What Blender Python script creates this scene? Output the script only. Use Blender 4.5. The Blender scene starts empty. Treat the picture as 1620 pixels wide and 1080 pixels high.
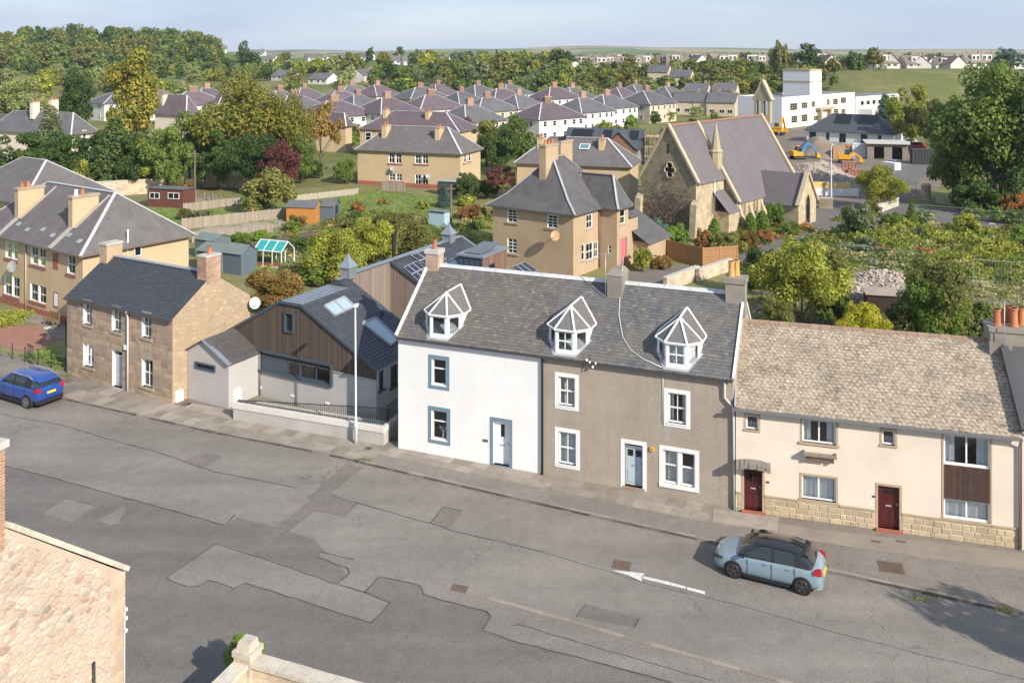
import bpy, bmesh, math, random
import numpy as np
from mathutils import Vector, Matrix, noise

R = math.radians
rnd = random.Random(11)
SC = bpy.context.scene
COL = SC.collection

# ------------------------------------------------------------------ camera, sky, sun, exposure
FPX, CH, CX, HY = 1430.0, 20.0, 810.0, 85.0     # focal length in photo pixels, camera height, principal column, horizon row
cam = bpy.data.cameras.new('camera')
cam.sensor_width = 36.0
cam.lens = FPX / 1620.0 * 36.0
cam.shift_y = -(540.0 - HY) / 1620.0
cam.clip_start = 0.5
cam.clip_end = 40000.0
camo = bpy.data.objects.new('camera', cam)
camo.location = (0, 0, CH)
camo.rotation_euler = (R(90), 0, 0)
COL.objects.link(camo)
SC.camera = camo

SUN_EL, SUN_AZ = R(31), R(51)                    # azimuth measured from +X towards the viewer
to_sun = Vector((math.cos(SUN_EL) * math.cos(SUN_AZ), -math.cos(SUN_EL) * math.sin(SUN_AZ), math.sin(SUN_EL)))
world = bpy.data.worlds.new('World')
SC.world = world
world.use_nodes = True
wn, wl = world.node_tree.nodes, world.node_tree.links
wn.clear()
wo = wn.new('ShaderNodeOutputWorld')
bg = wn.new('ShaderNodeBackground')
sky = wn.new('ShaderNodeTexSky')
sky.sky_type = 'NISHITA'
sky.sun_disc = False
sky.sun_elevation = SUN_EL
sky.sun_rotation = math.atan2(to_sun.x, to_sun.y)
sky.altitude = 50.0
sky.air_density = 1.0
sky.dust_density = 0.6
sky.ozone_density = 1.6
bg.inputs['Strength'].default_value = 0.15
# thin high cloud veil over the whole sky
tc = wn.new('ShaderNodeTexCoord')
mp = wn.new('ShaderNodeMapping')
mp.inputs['Scale'].default_value = (1.2, 1.2, 7.0)
nz = wn.new('ShaderNodeTexNoise')
nz.inputs['Scale'].default_value = 2.2
nz.inputs['Detail'].default_value = 5.0
nz.inputs['Roughness'].default_value = 0.55
rp = wn.new('ShaderNodeValToRGB')
rp.color_ramp.elements[0].position = 0.35
rp.color_ramp.elements[0].color = (0.72, 0.72, 0.72, 1)
rp.color_ramp.elements[1].position = 0.72
rp.color_ramp.elements[1].color = (0.95, 0.95, 0.95, 1)
mx = wn.new('ShaderNodeMix')
mx.data_type = 'RGBA'
wl.new(tc.outputs['Generated'], mp.inputs['Vector'])
wl.new(mp.outputs['Vector'], nz.inputs['Vector'])
wl.new(nz.outputs['Fac'], rp.inputs['Fac'])
wl.new(rp.outputs['Color'], mx.inputs['Factor'])
wl.new(sky.outputs['Color'], mx.inputs['A'])
mx.inputs['B'].default_value = (2.28, 2.78, 3.78, 1)
wl.new(mx.outputs['Result'], bg.inputs['Color'])
wl.new(bg.outputs['Background'], wo.inputs['Surface'])

sun = bpy.data.lights.new('sun', 'SUN')
sun.energy = 4.6
sun.angle = R(0.55)
sun.color = (1.0, 0.92, 0.80)
suno = bpy.data.objects.new('sun', sun)
suno.location = (60, -60, 90)
suno.rotation_euler = to_sun.to_track_quat('Z', 'Y').to_euler()
COL.objects.link(suno)

vs = SC.view_settings
vs.view_transform = 'Standard'
vs.look = 'None'
vs.exposure = 0.5
vs.gamma = 1.0
SC.cycles.use_denoising = True
SC.cycles.max_bounces = 6
SC.cycles.transparent_max_bounces = 12

# ------------------------------------------------------------------ photo pixel -> place
def gp(px, py, z=0.0):
    Y = FPX * (CH - z) / (py - HY)
    return Vector(((px - CX) * Y / FPX, Y, z))

def atY(px, py, Y):
    return Vector(((px - CX) * Y / FPX, Y, CH - (py - HY) * Y / FPX))

class Fr:
    """local frame of a building: u along its front, v into its depth"""
    def __init__(s, O, th):
        s.O = Vector((O[0], O[1], 0)); s.th = th
        s.U = (math.cos(th), -math.sin(th)); s.V = (math.sin(th), math.cos(th))
    def u(s, px, v=0.0):
        t = (px - CX) / FPX
        ox = s.O.x + v * s.V[0]; oy = s.O.y + v * s.V[1]
        return (t * oy - ox) / (s.U[0] - t * s.U[1])
    def v(s, px, u=0.0):
        t = (px - CX) / FPX
        ox = s.O.x + u * s.U[0]; oy = s.O.y + u * s.U[1]
        return (t * oy - ox) / (s.V[0] - t * s.V[1])
    def Y(s, u, v): return s.O.y + u * s.U[1] + v * s.V[1]
    def z(s, py, u, v): return CH - (py - HY) * s.Y(u, v) / FPX
    def loc(s, p):
        dx, dy = p[0] - s.O.x, p[1] - s.O.y
        return (dx * s.U[0] + dy * s.U[1], dx * s.V[0] + dy * s.V[1])
    def w(s, u, v, z=0.0):
        return Vector((s.O.x + u * s.U[0] + v * s.V[0], s.O.y + u * s.U[1] + v * s.V[1], z))
    def fbox(s, x0, x1, y0, y1, v=0.0):          # pixel box on the plane v -> u0,u1,z0,z1
        u0, u1 = s.u(x0, v), s.u(x1, v)
        return u0, u1, s.z(y1, u1, v), s.z(y0, u0, v)
    def sbox(s, x0, x1, y0, y1, u=0.0):          # pixel box on the side plane u -> v0,v1,z0,z1 (rows measured at the middle)
        v0, v1 = s.v(x0, u), s.v(x1, u)
        vm = (v0 + v1) / 2
        return v0, v1, s.z(y1, u, vm), s.z(y0, u, vm)

def hit(f, px, py, A, B, C):
    """pixel ray meets the plane through three local points of frame f -> local point"""
    A, B, C = (f.w(*p) for p in (A, B, C))
    n = (B - A).cross(C - A); c0 = Vector((0, 0, CH)); d = Vector(((px - CX) / FPX, 1, -(py - HY) / FPX))
    p = c0 + d * ((A - c0).dot(n) / d.dot(n)); u, v = f.loc(p)
    return Vector((u, v, p.z))

def frame_px(p, q):
    a, b = gp(*p), gp(*q)
    d = b - a
    f = Fr(a, math.atan2(-d.y, d.x))
    f.L = d.length
    return f

# ------------------------------------------------------------------ mesh collecting
class MB:
    def __init__(s): s.v = []; s.f = []; s.m = []
    def poly(s, pts, mi=0):
        n = len(s.v); s.v += [tuple(p) for p in pts]; s.f.append(tuple(range(n, n + len(pts)))); s.m.append(mi)
    def hexa(s, p, mi=0):                        # 8 points: bottom 4, top 4 (same order)
        n = len(s.v); s.v += [tuple(q) for q in p]
        for f in ((3, 2, 1, 0), (4, 5, 6, 7), (0, 1, 5, 4), (1, 2, 6, 5), (2, 3, 7, 6), (3, 0, 4, 7)):
            s.f.append(tuple(n + i for i in f)); s.m.append(mi)
    def box(s, x0, x1, y0, y1, z0, z1, mi=0):
        s.hexa([(x0, y0, z0), (x1, y0, z0), (x1, y1, z0), (x0, y1, z0), (x0, y0, z1), (x1, y0, z1), (x1, y1, z1), (x0, y1, z1)], mi)
    def pbox(s, P, a0, a1, z0, z1, d0, d1, mi=0):  # box in plane coordinates, d outward
        q = [P.at(a, z, d) for z in (z0, z1) for a, d in ((a0, d1), (a1, d1), (a1, d0), (a0, d0))]
        s.hexa(q, mi)
    def bar(s, a, b, w, h=None, mi=0, up=(0, 0, 1)):
        h = h or w
        a, b = Vector(a), Vector(b); d = (b - a)
        if d.length < 1e-6: return
        d.normalize(); up = Vector(up)
        if abs(d.dot(up)) > .95: up = Vector((1, 0, 0))
        x = d.cross(up).normalized() * (w / 2); y = x.cross(d).normalized() * (h / 2)
        s.hexa([a - x - y, a + x - y, b + x - y, b - x - y, a - x + y, a + x + y, b + x + y, b - x + y], mi)
    def tube(s, pts, r, n=8, mi=0, cap=True):
        pts = [Vector(p) for p in pts]
        rs = r if isinstance(r, (list, tuple)) else [r] * len(pts)
        base = len(s.v)
        for i, p in enumerate(pts):
            d = (pts[min(i + 1, len(pts) - 1)] - pts[max(i - 1, 0)]).normalized()
            ref = Vector((0, 0, 1)) if abs(d.z) < .9 else Vector((1, 0, 0))
            x = d.cross(ref).normalized(); y = x.cross(d)
            for k in range(n):
                a = 2 * math.pi * k / n
                s.v.append(tuple(p + (x * math.cos(a) + y * math.sin(a)) * rs[i]))
        for i in range(len(pts) - 1):
            for k in range(n):
                k2 = (k + 1) % n
                s.f.append((base + i * n + k, base + i * n + k2, base + (i + 1) * n + k2, base + (i + 1) * n + k)); s.m.append(mi)
        if cap:
            s.f.append(tuple(base + k for k in range(n))); s.m.append(mi)
            s.f.append(tuple(base + (len(pts) - 1) * n + k for k in range(n))); s.m.append(mi)
    def lathe(s, c, prof, n=12, mi=0):           # prof: (r, z)
        s.tube([(c[0], c[1], c[2] + z) for r, z in prof], [max(r, 1e-3) for r, z in prof], n, mi)
    def slab(s, pts, t, mi=0):                   # polygon extruded down by t
        n = len(pts); b = len(s.v)
        s.v += [tuple(p) for p in pts] + [(p[0], p[1], p[2] - t) for p in pts]
        s.f.append(tuple(range(b, b + n))); s.m.append(mi)
        s.f.append(tuple(b + n + i for i in reversed(range(n)))); s.m.append(mi)
        for i in range(n):
            j = (i + 1) % n
            s.f.append((b + i, b + n + i, b + n + j, b + j)); s.m.append(mi)
    def build(s, name, mats, parent=None, smooth=False, kind=None):
        me = bpy.data.meshes.new(name)
        me.from_pydata(s.v, [], s.f)
        for m in (mats if isinstance(mats, (list, tuple)) else [mats]):
            me.materials.append(m)
        if len(me.materials) > 1:
            me.polygons.foreach_set('material_index', s.m)
        if smooth:
            me.polygons.foreach_set('use_smooth', [True] * len(s.f))
        bm = bmesh.new(); bm.from_mesh(me)
        bmesh.ops.recalc_face_normals(bm, faces=bm.faces)
        bm.to_mesh(me); bm.free()
        me.update()
        o = bpy.data.objects.new(name, me)
        COL.objects.link(o)
        if parent: o.parent = parent
        if kind: o['kind'] = kind
        return o

class Plane:
    """vertical wall plane in local coordinates"""
    def __init__(s, p0, a, n): s.p0 = Vector(p0); s.a = Vector(a); s.n = Vector(n)
    def at(s, a, z, d=0.0): return s.p0 + s.a * a + s.n * d + Vector((0, 0, z))

def FRONT(v=0.0, u=0.0): return Plane((u, v, 0), (1, 0, 0), (0, -1, 0))
def BACK(v): return Plane((0, v, 0), (1, 0, 0), (0, 1, 0))
def RIGHT(u): return Plane((u, 0, 0), (0, 1, 0), (1, 0, 0))
def LEFT(u): return Plane((u, 0, 0), (0, 1, 0), (-1, 0, 0))

def wall(mb, P, a0, a1, z0, z1, holes=(), depth=.16, mi=0, rmi=None):
    rmi = mi if rmi is None else rmi
    As = sorted({a0, a1, *[x for h in holes for x in h[:2]]}); Zs = sorted({z0, z1, *[x for h in holes for x in h[2:4]]})
    As = [a for a in As if a0 <= a <= a1]; Zs = [z for z in Zs if z0 <= z <= z1]
    for i in range(len(As) - 1):
        for j in range(len(Zs) - 1):
            am, zm = (As[i] + As[i + 1]) / 2, (Zs[j] + Zs[j + 1]) / 2
            if any(h[0] < am < h[1] and h[2] < zm < h[3] for h in holes): continue
            mb.poly([P.at(As[i], Zs[j]), P.at(As[i + 1], Zs[j]), P.at(As[i + 1], Zs[j + 1]), P.at(As[i], Zs[j + 1])], mi)
    for h in holes:
        c = [(h[0], h[2]), (h[1], h[2]), (h[1], h[3]), (h[0], h[3])]
        for k in range(4):
            (aa, za), (ab, zb) = c[k], c[(k + 1) % 4]
            mb.poly([P.at(aa, za), P.at(ab, zb), P.at(ab, zb, -depth), P.at(aa, za, -depth)], rmi)

def tag(o, label=None, cat=None, group=None, kind=None):
    if label: o['label'] = label
    if cat: o['category'] = cat
    if group: o['group'] = group
    if kind: o['kind'] = kind
    return o

def thing(name, label, cat, O=(0, 0, 0), th=0.0, group=None):
    o = bpy.data.objects.new(name, None)
    o.empty_display_size = .3
    COL.objects.link(o)
    o.location = (O[0], O[1], O[2] if len(O) > 2 else 0); o.rotation_euler = (0, 0, -th)
    return tag(o, label, cat, group)

def copy_tree(o, parent=None):
    c = o.copy(); COL.objects.link(c)
    if parent is not None: c.parent = parent
    for ch in list(o.children): copy_tree(ch, c)
    return c

# ------------------------------------------------------------------ materials
MATS = {}
def nmat(name):
    m = bpy.data.materials.new(name); m.use_nodes = True
    nt = m.node_tree; nt.nodes.clear()
    out = nt.nodes.new('ShaderNodeOutputMaterial'); b = nt.nodes.new('ShaderNodeBsdfPrincipled')
    nt.links.new(b.outputs[0], out.inputs[0])
    return m, nt, b, out

def ramp(nt, cols, fac=None, interp='LINEAR'):
    r = nt.nodes.new('ShaderNodeValToRGB'); r.color_ramp.interpolation = interp
    e = r.color_ramp.elements
    n = len(cols)
    for i, c in enumerate(cols):
        pos, col = c if isinstance(c[1], (tuple, list)) else (i / max(1, n - 1), c)
        if i < 2: el = e[i]; el.position = pos
        else: el = e.new(pos)
        el.color = (*col, 1)
    if fac is not None: nt.links.new(fac, r.inputs[0])
    return r

def mixc(nt, fac, a, b, mode='MIX'):
    x = nt.nodes.new('ShaderNodeMix'); x.data_type = 'RGBA'; x.blend_type = mode
    for s, k in ((fac, 'Factor'), (a, 'A'), (b, 'B')):
        i = x.inputs[k]
        if hasattr(s, 'is_linked') or hasattr(s, 'links'): nt.links.new(s, i)
        elif isinstance(s, (tuple, list)): i.default_value = (*s, 1) if len(s) == 3 else s
        else: i.default_value = s
    return x.outputs['Result']

def noiset(nt, scale, detail=4, rough=.55, vec=None, dim='3D'):
    n = nt.nodes.new('ShaderNodeTexNoise'); n.inputs['Scale'].default_value = scale
    n.inputs['Detail'].default_value = detail; n.inputs['Roughness'].default_value = rough
    if vec is None:
        g = nt.nodes.new('ShaderNodeNewGeometry'); vec = g.outputs['Position']
    nt.links.new(vec, n.inputs['Vector'])
    return n.outputs['Fac']

def mapped(nt, scale=(1, 1, 1), rot=(0, 0, 0), obj=False):
    if obj: v = nt.nodes.new('ShaderNodeTexCoord').outputs['Object']
    else: v = nt.nodes.new('ShaderNodeNewGeometry').outputs['Position']
    m = nt.nodes.new('ShaderNodeMapping'); m.inputs['Scale'].default_value = scale; m.inputs['Rotation'].default_value = rot
    nt.links.new(v, m.inputs['Vector'])
    return m.outputs['Vector']

def M(name, c1, c2=None, scale=2.0, rough=.85, bump=0.0, bscale=30.0, island=None, objvar=0.0, dirt=None, dscale=.5, spec=.35, metal=0.0, fine=0.0, fscale=60, coat=0.0, streak=None):
    """general surface: two-tone noise, optional per-piece tint ramp, dirt patches, fine grain, relief"""
    if name in MATS: return MATS[name]
    m, nt, b, out = nmat(name)
    col = None
    if island:
        g = nt.nodes.new('ShaderNodeNewGeometry')
        col = ramp(nt, island, g.outputs['Random Per Island'], 'CONSTANT' if len(island) > 3 else 'LINEAR').outputs[0]
        if len(island) > 3:
            # blend neighbouring pieces a little with a noise tone
            col = mixc(nt, .42, col, c1)
    if c2 is not None:
        f = ramp(nt, [(.32, (0, 0, 0)), (.68, (1, 1, 1))], noiset(nt, scale)).outputs[0]
        cc = mixc(nt, f, c1, c2)
        col = cc if col is None else mixc(nt, .35, col, cc)
    if col is None: col = mixc(nt, 0.0, c1, c1)
    if dirt is not None:
        f = ramp(nt, [(.45, (0, 0, 0)), (.75, (.75, .75, .75))], noiset(nt, dscale, 6, .65)).outputs[0]
        col = mixc(nt, f, col, dirt)
    if streak is not None:                        # weather streaks running down
        f = ramp(nt, [(.5, (0, 0, 0)), (.8, (.6, .6, .6))], noiset(nt, 1.0, 5, .6, mapped(nt, (3.0, 3.0, .25)))).outputs[0]
        col = mixc(nt, f, col, streak)
    if fine:
        f = noiset(nt, fscale, 2, .6)
        r = ramp(nt, [(.3, (1 - fine,) * 3), (.7, (1 + fine,) * 3)], f).outputs[0]
        col = mixc(nt, 1.0, col, r, 'MULTIPLY')
    if objvar:
        oi = nt.nodes.new('ShaderNodeObjectInfo')
        r = ramp(nt, [(0, (1 - objvar,) * 3), (1, (1 + objvar,) * 3)], oi.outputs['Random']).outputs[0]
        col = mixc(nt, 1.0, col, r, 'MULTIPLY')
    nt.links.new(col, b.inputs['Base Color'])
    b.inputs['Roughness'].default_value = rough
    b.inputs['Specular IOR Level'].default_value = spec
    b.inputs['Metallic'].default_value = metal
    b.inputs['Coat Weight'].default_value = coat
    if bump:
        bp = nt.nodes.new('ShaderNodeBump'); bp.inputs['Strength'].default_value = min(1, bump); bp.inputs['Distance'].default_value = .02
        nt.links.new(noiset(nt, bscale, 4, .6), bp.inputs['Height'])
        nt.links.new(bp.outputs[0], b.inputs['Normal'])
    MATS[name] = m
    return m

def glass_mat(name, tint=(.93, .96, .96), refl=.16):
    if name in MATS: return MATS[name]
    m, nt, b, out = nmat(name)
    nt.nodes.remove(b)
    t = nt.nodes.new('ShaderNodeBsdfTransparent'); t.inputs[0].default_value = (*tint, 1)
    g = nt.nodes.new('ShaderNodeBsdfGlossy'); g.inputs['Roughness'].default_value = .03; g.inputs['Color'].default_value = (.9, .93, .96, 1)
    x = nt.nodes.new('ShaderNodeMixShader')
    lw = nt.nodes.new('ShaderNodeLayerWeight'); lw.inputs['Blend'].default_value = .25
    ml = nt.nodes.new('ShaderNodeMath'); ml.operation = 'MULTIPLY_ADD'; ml.inputs[1].default_value = .7; ml.inputs[2].default_value = refl * .6
    nt.links.new(lw.outputs['Fresnel'], ml.inputs[0])
    nt.links.new(ml.outputs[0], x.inputs[0]); nt.links.new(t.outputs[0], x.inputs[1]); nt.links.new(g.outputs[0], x.inputs[2])
    nt.links.new(x.outputs[0], out.inputs[0])
    MATS[name] = m
    return m

def leaf_mat(name, c1, c2, c3=None, var=.25):
    if name in MATS: return MATS[name]
    m, nt, b, out = nmat(name)
    g = nt.nodes.new('ShaderNodeNewGeometry')
    cols = [c1, c2] if c3 is None else [(0, c1), (.6, c2), (1, c3)]
    col = ramp(nt, cols, g.outputs['Random Per Island']).outputs[0]
    # larger tonal patches through the crown
    f = ramp(nt, [(.35, (1 - var,) * 3), (.65, (1 + var,) * 3)], noiset(nt, .55, 2)).outputs[0]
    col = mixc(nt, 1.0, col, f, 'MULTIPLY')
    oi = nt.nodes.new('ShaderNodeObjectInfo')
    r = ramp(nt, [(0, (.8, .82, .8)), (1, (1.2, 1.15, 1.1))], oi.outputs['Random']).outputs[0]
    col = mixc(nt, 1.0, col, r, 'MULTIPLY')
    nt.links.new(col, b.inputs['Base Color'])
    b.inputs['Roughness'].default_value = .65
    b.inputs['Specular IOR Level'].default_value = .25
    tr = nt.nodes.new('ShaderNodeBsdfTranslucent'); nt.links.new(col, tr.inputs[0])
    x = nt.nodes.new('ShaderNodeMixShader'); x.inputs[0].default_value = .38
    nt.links.new(b.outputs[0], x.inputs[1]); nt.links.new(tr.outputs[0], x.inputs[2]); nt.links.new(x.outputs[0], out.inputs[0])
    MATS[name] = m
    return m

def cloth_mat(name, c1, c2, scale):
    if name in MATS: return MATS[name]
    m, nt, b, out = nmat(name)
    w = nt.nodes.new('ShaderNodeTexWave'); w.inputs['Scale'].default_value = scale; w.inputs['Distortion'].default_value = 1.5
    nt.links.new(mapped(nt, (1, 1, .05)), w.inputs['Vector'])
    nt.links.new(mixc(nt, w.outputs['Fac'], c1, c2), b.inputs['Base Color']); b.inputs['Roughness'].default_value = .9
    MATS[name] = m
    return m

def rowmat(name, c1, c2, row=.2, width=.3, mortar=(.05, .05, .055), ms=.012, rough=.8, dirt=None, spec=.3, dscale=.35):
    """coursed surface (slates, bricks, rubble seen from afar) in object coordinates: along x+y, up z"""
    if name in MATS: return MATS[name]
    m, nt, b, out = nmat(name)
    t = nt.nodes.new('ShaderNodeTexCoord').outputs['Object']
    s = nt.nodes.new('ShaderNodeSeparateXYZ'); nt.links.new(t, s.inputs[0])
    ad = nt.nodes.new('ShaderNodeMath'); ad.operation = 'ADD'; nt.links.new(s.outputs[0], ad.inputs[0]); nt.links.new(s.outputs[1], ad.inputs[1])
    c = nt.nodes.new('ShaderNodeCombineXYZ'); nt.links.new(ad.outputs[0], c.inputs[0]); nt.links.new(s.outputs[2], c.inputs[1])
    br = nt.nodes.new('ShaderNodeTexBrick'); br.inputs['Scale'].default_value = 1.0
    br.inputs['Brick Width'].default_value = width; br.inputs['Row Height'].default_value = row; br.inputs['Mortar Size'].default_value = ms
    br.inputs['Color1'].default_value = (*c1, 1); br.inputs['Color2'].default_value = (*c2, 1); br.inputs['Mortar'].default_value = (*mortar, 1)
    nt.links.new(c.outputs[0], br.inputs['Vector'])
    col = br.outputs['Color']
    f = ramp(nt, [(.35, (.8,) * 3), (.65, (1.2,) * 3)], noiset(nt, 1.3, 5)).outputs[0]
    col = mixc(nt, 1.0, col, f, 'MULTIPLY')
    if dirt is not None:
        f = ramp(nt, [(.5, (0, 0, 0)), (.75, (.8,) * 3)], noiset(nt, dscale, 6, .65)).outputs[0]
        col = mixc(nt, f, col, dirt)
    nt.links.new(col, b.inputs['Base Color']); b.inputs['Roughness'].default_value = rough; b.inputs['Specular IOR Level'].default_value = spec
    bp = nt.nodes.new('ShaderNodeBump'); bp.inputs['Strength'].default_value = .5; bp.inputs['Distance'].default_value = .02
    nt.links.new(br.outputs['Fac'], bp.inputs['Height']); bp.invert = True
    nt.links.new(bp.outputs[0], b.inputs['Normal'])
    MATS[name] = m
    return m

WHITE = M('white_paint', (.78, .78, .77), rough=.5, spec=.4)
UPVC = M('white_plastic', (.82, .83, .84), rough=.35, spec=.45)
BLUEGREY = M('blue_grey_paint', (.16, .24, .30), rough=.5)
HARL_W = M('white_harling', (.80, .80, .79), (.765, .765, .765), 1.2, .9, .3, 12, dirt=(.69, .69, .67), dscale=.35, streak=(.73, .725, .71))
HARL_B = M('brown_roughcast', (.355, .30, .24), (.395, .335, .27), 1.0, .95, .6, 40, dirt=(.285, .245, .20), dscale=.45, fine=.17, fscale=22, streak=(.29, .25, .21))
HARL_C = M('cream_roughcast', (.73, .64, .53), (.69, .60, .49), .8, .95, .4, 45, dirt=(.60, .52, .43), dscale=.3, fine=.07, fscale=30)
HARL_Y = M('ochre_harling', (.555, .425, .265), (.515, .39, .24), .6, .92, .3, 35, dirt=(.45, .345, .22), dscale=.25, fine=.08, fscale=25, streak=(.46, .355, .23))
HARL_T = M('tan_harling', (.46, .345, .235), (.42, .31, .205), .7, .94, .4, 35, dirt=(.36, .26, .17), dscale=.3, fine=.12, fscale=18)
RENDER_G = M('grey_render', (.46, .435, .42), (.42, .40, .39), .9, .9, .1, 30, dirt=(.37, .355, .34), dscale=.5)
CONC = M('pale_concrete', (.55, .52, .47), (.46, .43, .39), 1.5, .9, .3, 25, dirt=(.33, .31, .28), dscale=.9)
STONE_TRIM = M('sandstone_trim', (.42, .34, .25), (.36, .29, .21), 2, .9, .3, 25, dirt=(.25, .21, .17), dscale=1.2)
LEAD = M('lead_flashing', (.36, .37, .39), (.29, .30, .32), 2, .6, .1, 15, spec=.5)
LEADW = M('pale_lead', (.56, .57, .58), (.46, .47, .48), 2, .6, .1, 15, spec=.5)
ZINC = M('zinc', (.36, .39, .43), (.31, .34, .38), 1.2, .42, .05, 10, spec=.6, metal=.55)
DKMETAL = M('dark_blue_grey_metal', (.068, .092, .12), rough=.45, spec=.5, metal=.2)
BLACKP = M('black_paint', (.02, .02, .022), rough=.5)
TERRA = M('terracotta', (.50, .20, .09), (.42, .17, .08), 6, .8, .2, 30, objvar=.15)
TERRAY = M('buff_terracotta', (.62, .36, .13), (.55, .30, .11), 6, .8, .2, 30)
REDP = M('red_paint', (.36, .13, .09), (.31, .11, .08), 3, .7)
BRICK = rowmat('brick', (.42, .20, .11), (.33, .15, .085), .075, .22, (.45, .38, .30), .012, .9)
GLASS = glass_mat('window_glass')
GLASS_SKY = glass_mat('rooflight_glass', (.25, .36, .40), .55)
DARKGL = M('dark_glass', (.012, .014, .017), rough=.06, spec=.6)
CURT = cloth_mat('net_curtain', (.74, .76, .74), (.55, .57, .56), 8.0)
CURT2 = cloth_mat('pale_blind', (.80, .83, .82), (.70, .74, .73), 5.0)
CURT3 = cloth_mat('grey_curtain', (.52, .50, .47), (.36, .35, .33), 7.0)
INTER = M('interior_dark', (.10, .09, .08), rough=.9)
# ------------------------------------------------------------------ building components
def window(par, P, a0, a1, z0, z1, depth=.14, fr=UPVC, fw=.07, cols=1, rows=2, mid=.5, glass=GLASS, curtain=None, cside=None,
           surround=None, sill=None, bar=.035, simple=False, name='window'):
    mb = MB(); d0, d1 = -depth, -depth + .06
    mb.pbox(P, a0, a1, z0, z0 + fw, d0, d1); mb.pbox(P, a0, a1, z1 - fw, z1, d0, d1)
    mb.pbox(P, a0, a0 + fw, z0 + fw, z1 - fw, d0, d1); mb.pbox(P, a1 - fw, a1, z0 + fw, z1 - fw, d0, d1)
    ia0, ia1, iz0, iz1 = a0 + fw, a1 - fw, z0 + fw, z1 - fw
    acuts = [ia0 + (ia1 - ia0) * i / cols for i in range(cols + 1)]
    if rows == 1: zcuts = [iz0, iz1]
    elif rows == 2: zcuts = [iz0, iz0 + (iz1 - iz0) * mid, iz1]
    else: zcuts = [iz0 + (iz1 - iz0) * i / rows for i in range(rows + 1)]
    for i in range(1, cols):
        bw = bar if cols > 1 and not (rows == 1) else .06
        mb.pbox(P, acuts[i] - bw / 2, acuts[i] + bw / 2, iz0, iz1, d0 + .005, d1 - .008)
    for j in range(1, len(zcuts) - 1):
        mb.pbox(P, ia0, ia1, zcuts[j] - .03, zcuts[j] + .03, d0 + .003, d1 - .004)
    w = mb.build(name, fr, par)
    if simple:
        g = MB(); g.poly([P.at(ia0, iz0, d0 + .02), P.at(ia1, iz0, d0 + .02), P.at(ia1, iz1, d0 + .02), P.at(ia0, iz1, d0 + .02)])
        g.build('pane', glass, w)
    else:
        for i in range(cols):
            for j in range(len(zcuts) - 1):
                g = MB(); q = .004
                g.poly([P.at(acuts[i] + q, zcuts[j] + q, d0 + .025), P.at(acuts[i + 1] - q, zcuts[j] + q, d0 + .025),
                        P.at(acuts[i + 1] - q, zcuts[j + 1] - q, d0 + .025), P.at(acuts[i] + q, zcuts[j + 1] - q, d0 + .025)])
                g.build('pane', glass, w)
    if curtain:
        def drape(b0, b1, y0, y1, dd, n):
            c = MB()
            pts = [(b0 + (b1 - b0) * k / n, dd + .03 * math.sin(k * 2.1) + .015 * math.sin(k * 5.3)) for k in range(n + 1)]
            for (p, q), (p2, q2) in zip(pts, pts[1:]):
                c.poly([P.at(p, y0, q), P.at(p2, y0, q2), P.at(p2, y1, q2), P.at(p, y1, q)])
            c.build('curtain', curtain, w)
        if cside is None: drape(a0, a1, z0, z1, d0 - .12, 14)
        elif cside == 'half': drape(a0, a1, z0, z0 + (z1 - z0) * .48, d0 - .12, 14)
        else:
            for k in cside:
                s = (a1 - a0) * .26
                if k == 'L': drape(a0, a0 + s, z0, z1, d0 - .14, 7)
                if k == 'R': drape(a1 - s, a1, z0, z1, d0 - .14, 7)
    if surround:
        sw, sm, pr = surround
        s = MB()
        s.pbox(P, a0 - sw, a1 + sw, z1, z1 + sw, -.02, pr); s.pbox(P, a0 - sw, a1 + sw, z0 - sw, z0, -.02, pr + .004)
        s.pbox(P, a0 - sw, a0, z0, z1, -.02, pr); s.pbox(P, a1, a1 + sw, z0, z1, -.02, pr)
        s.build('surround', sm, w)
    if sill:
        so, st, sm, sp = sill
        s = MB(); s.pbox(P, a0 - so, a1 + so, z0 - st, z0, -depth + .01, sp)
        s.build('sill', sm, w)
    return w

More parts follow.
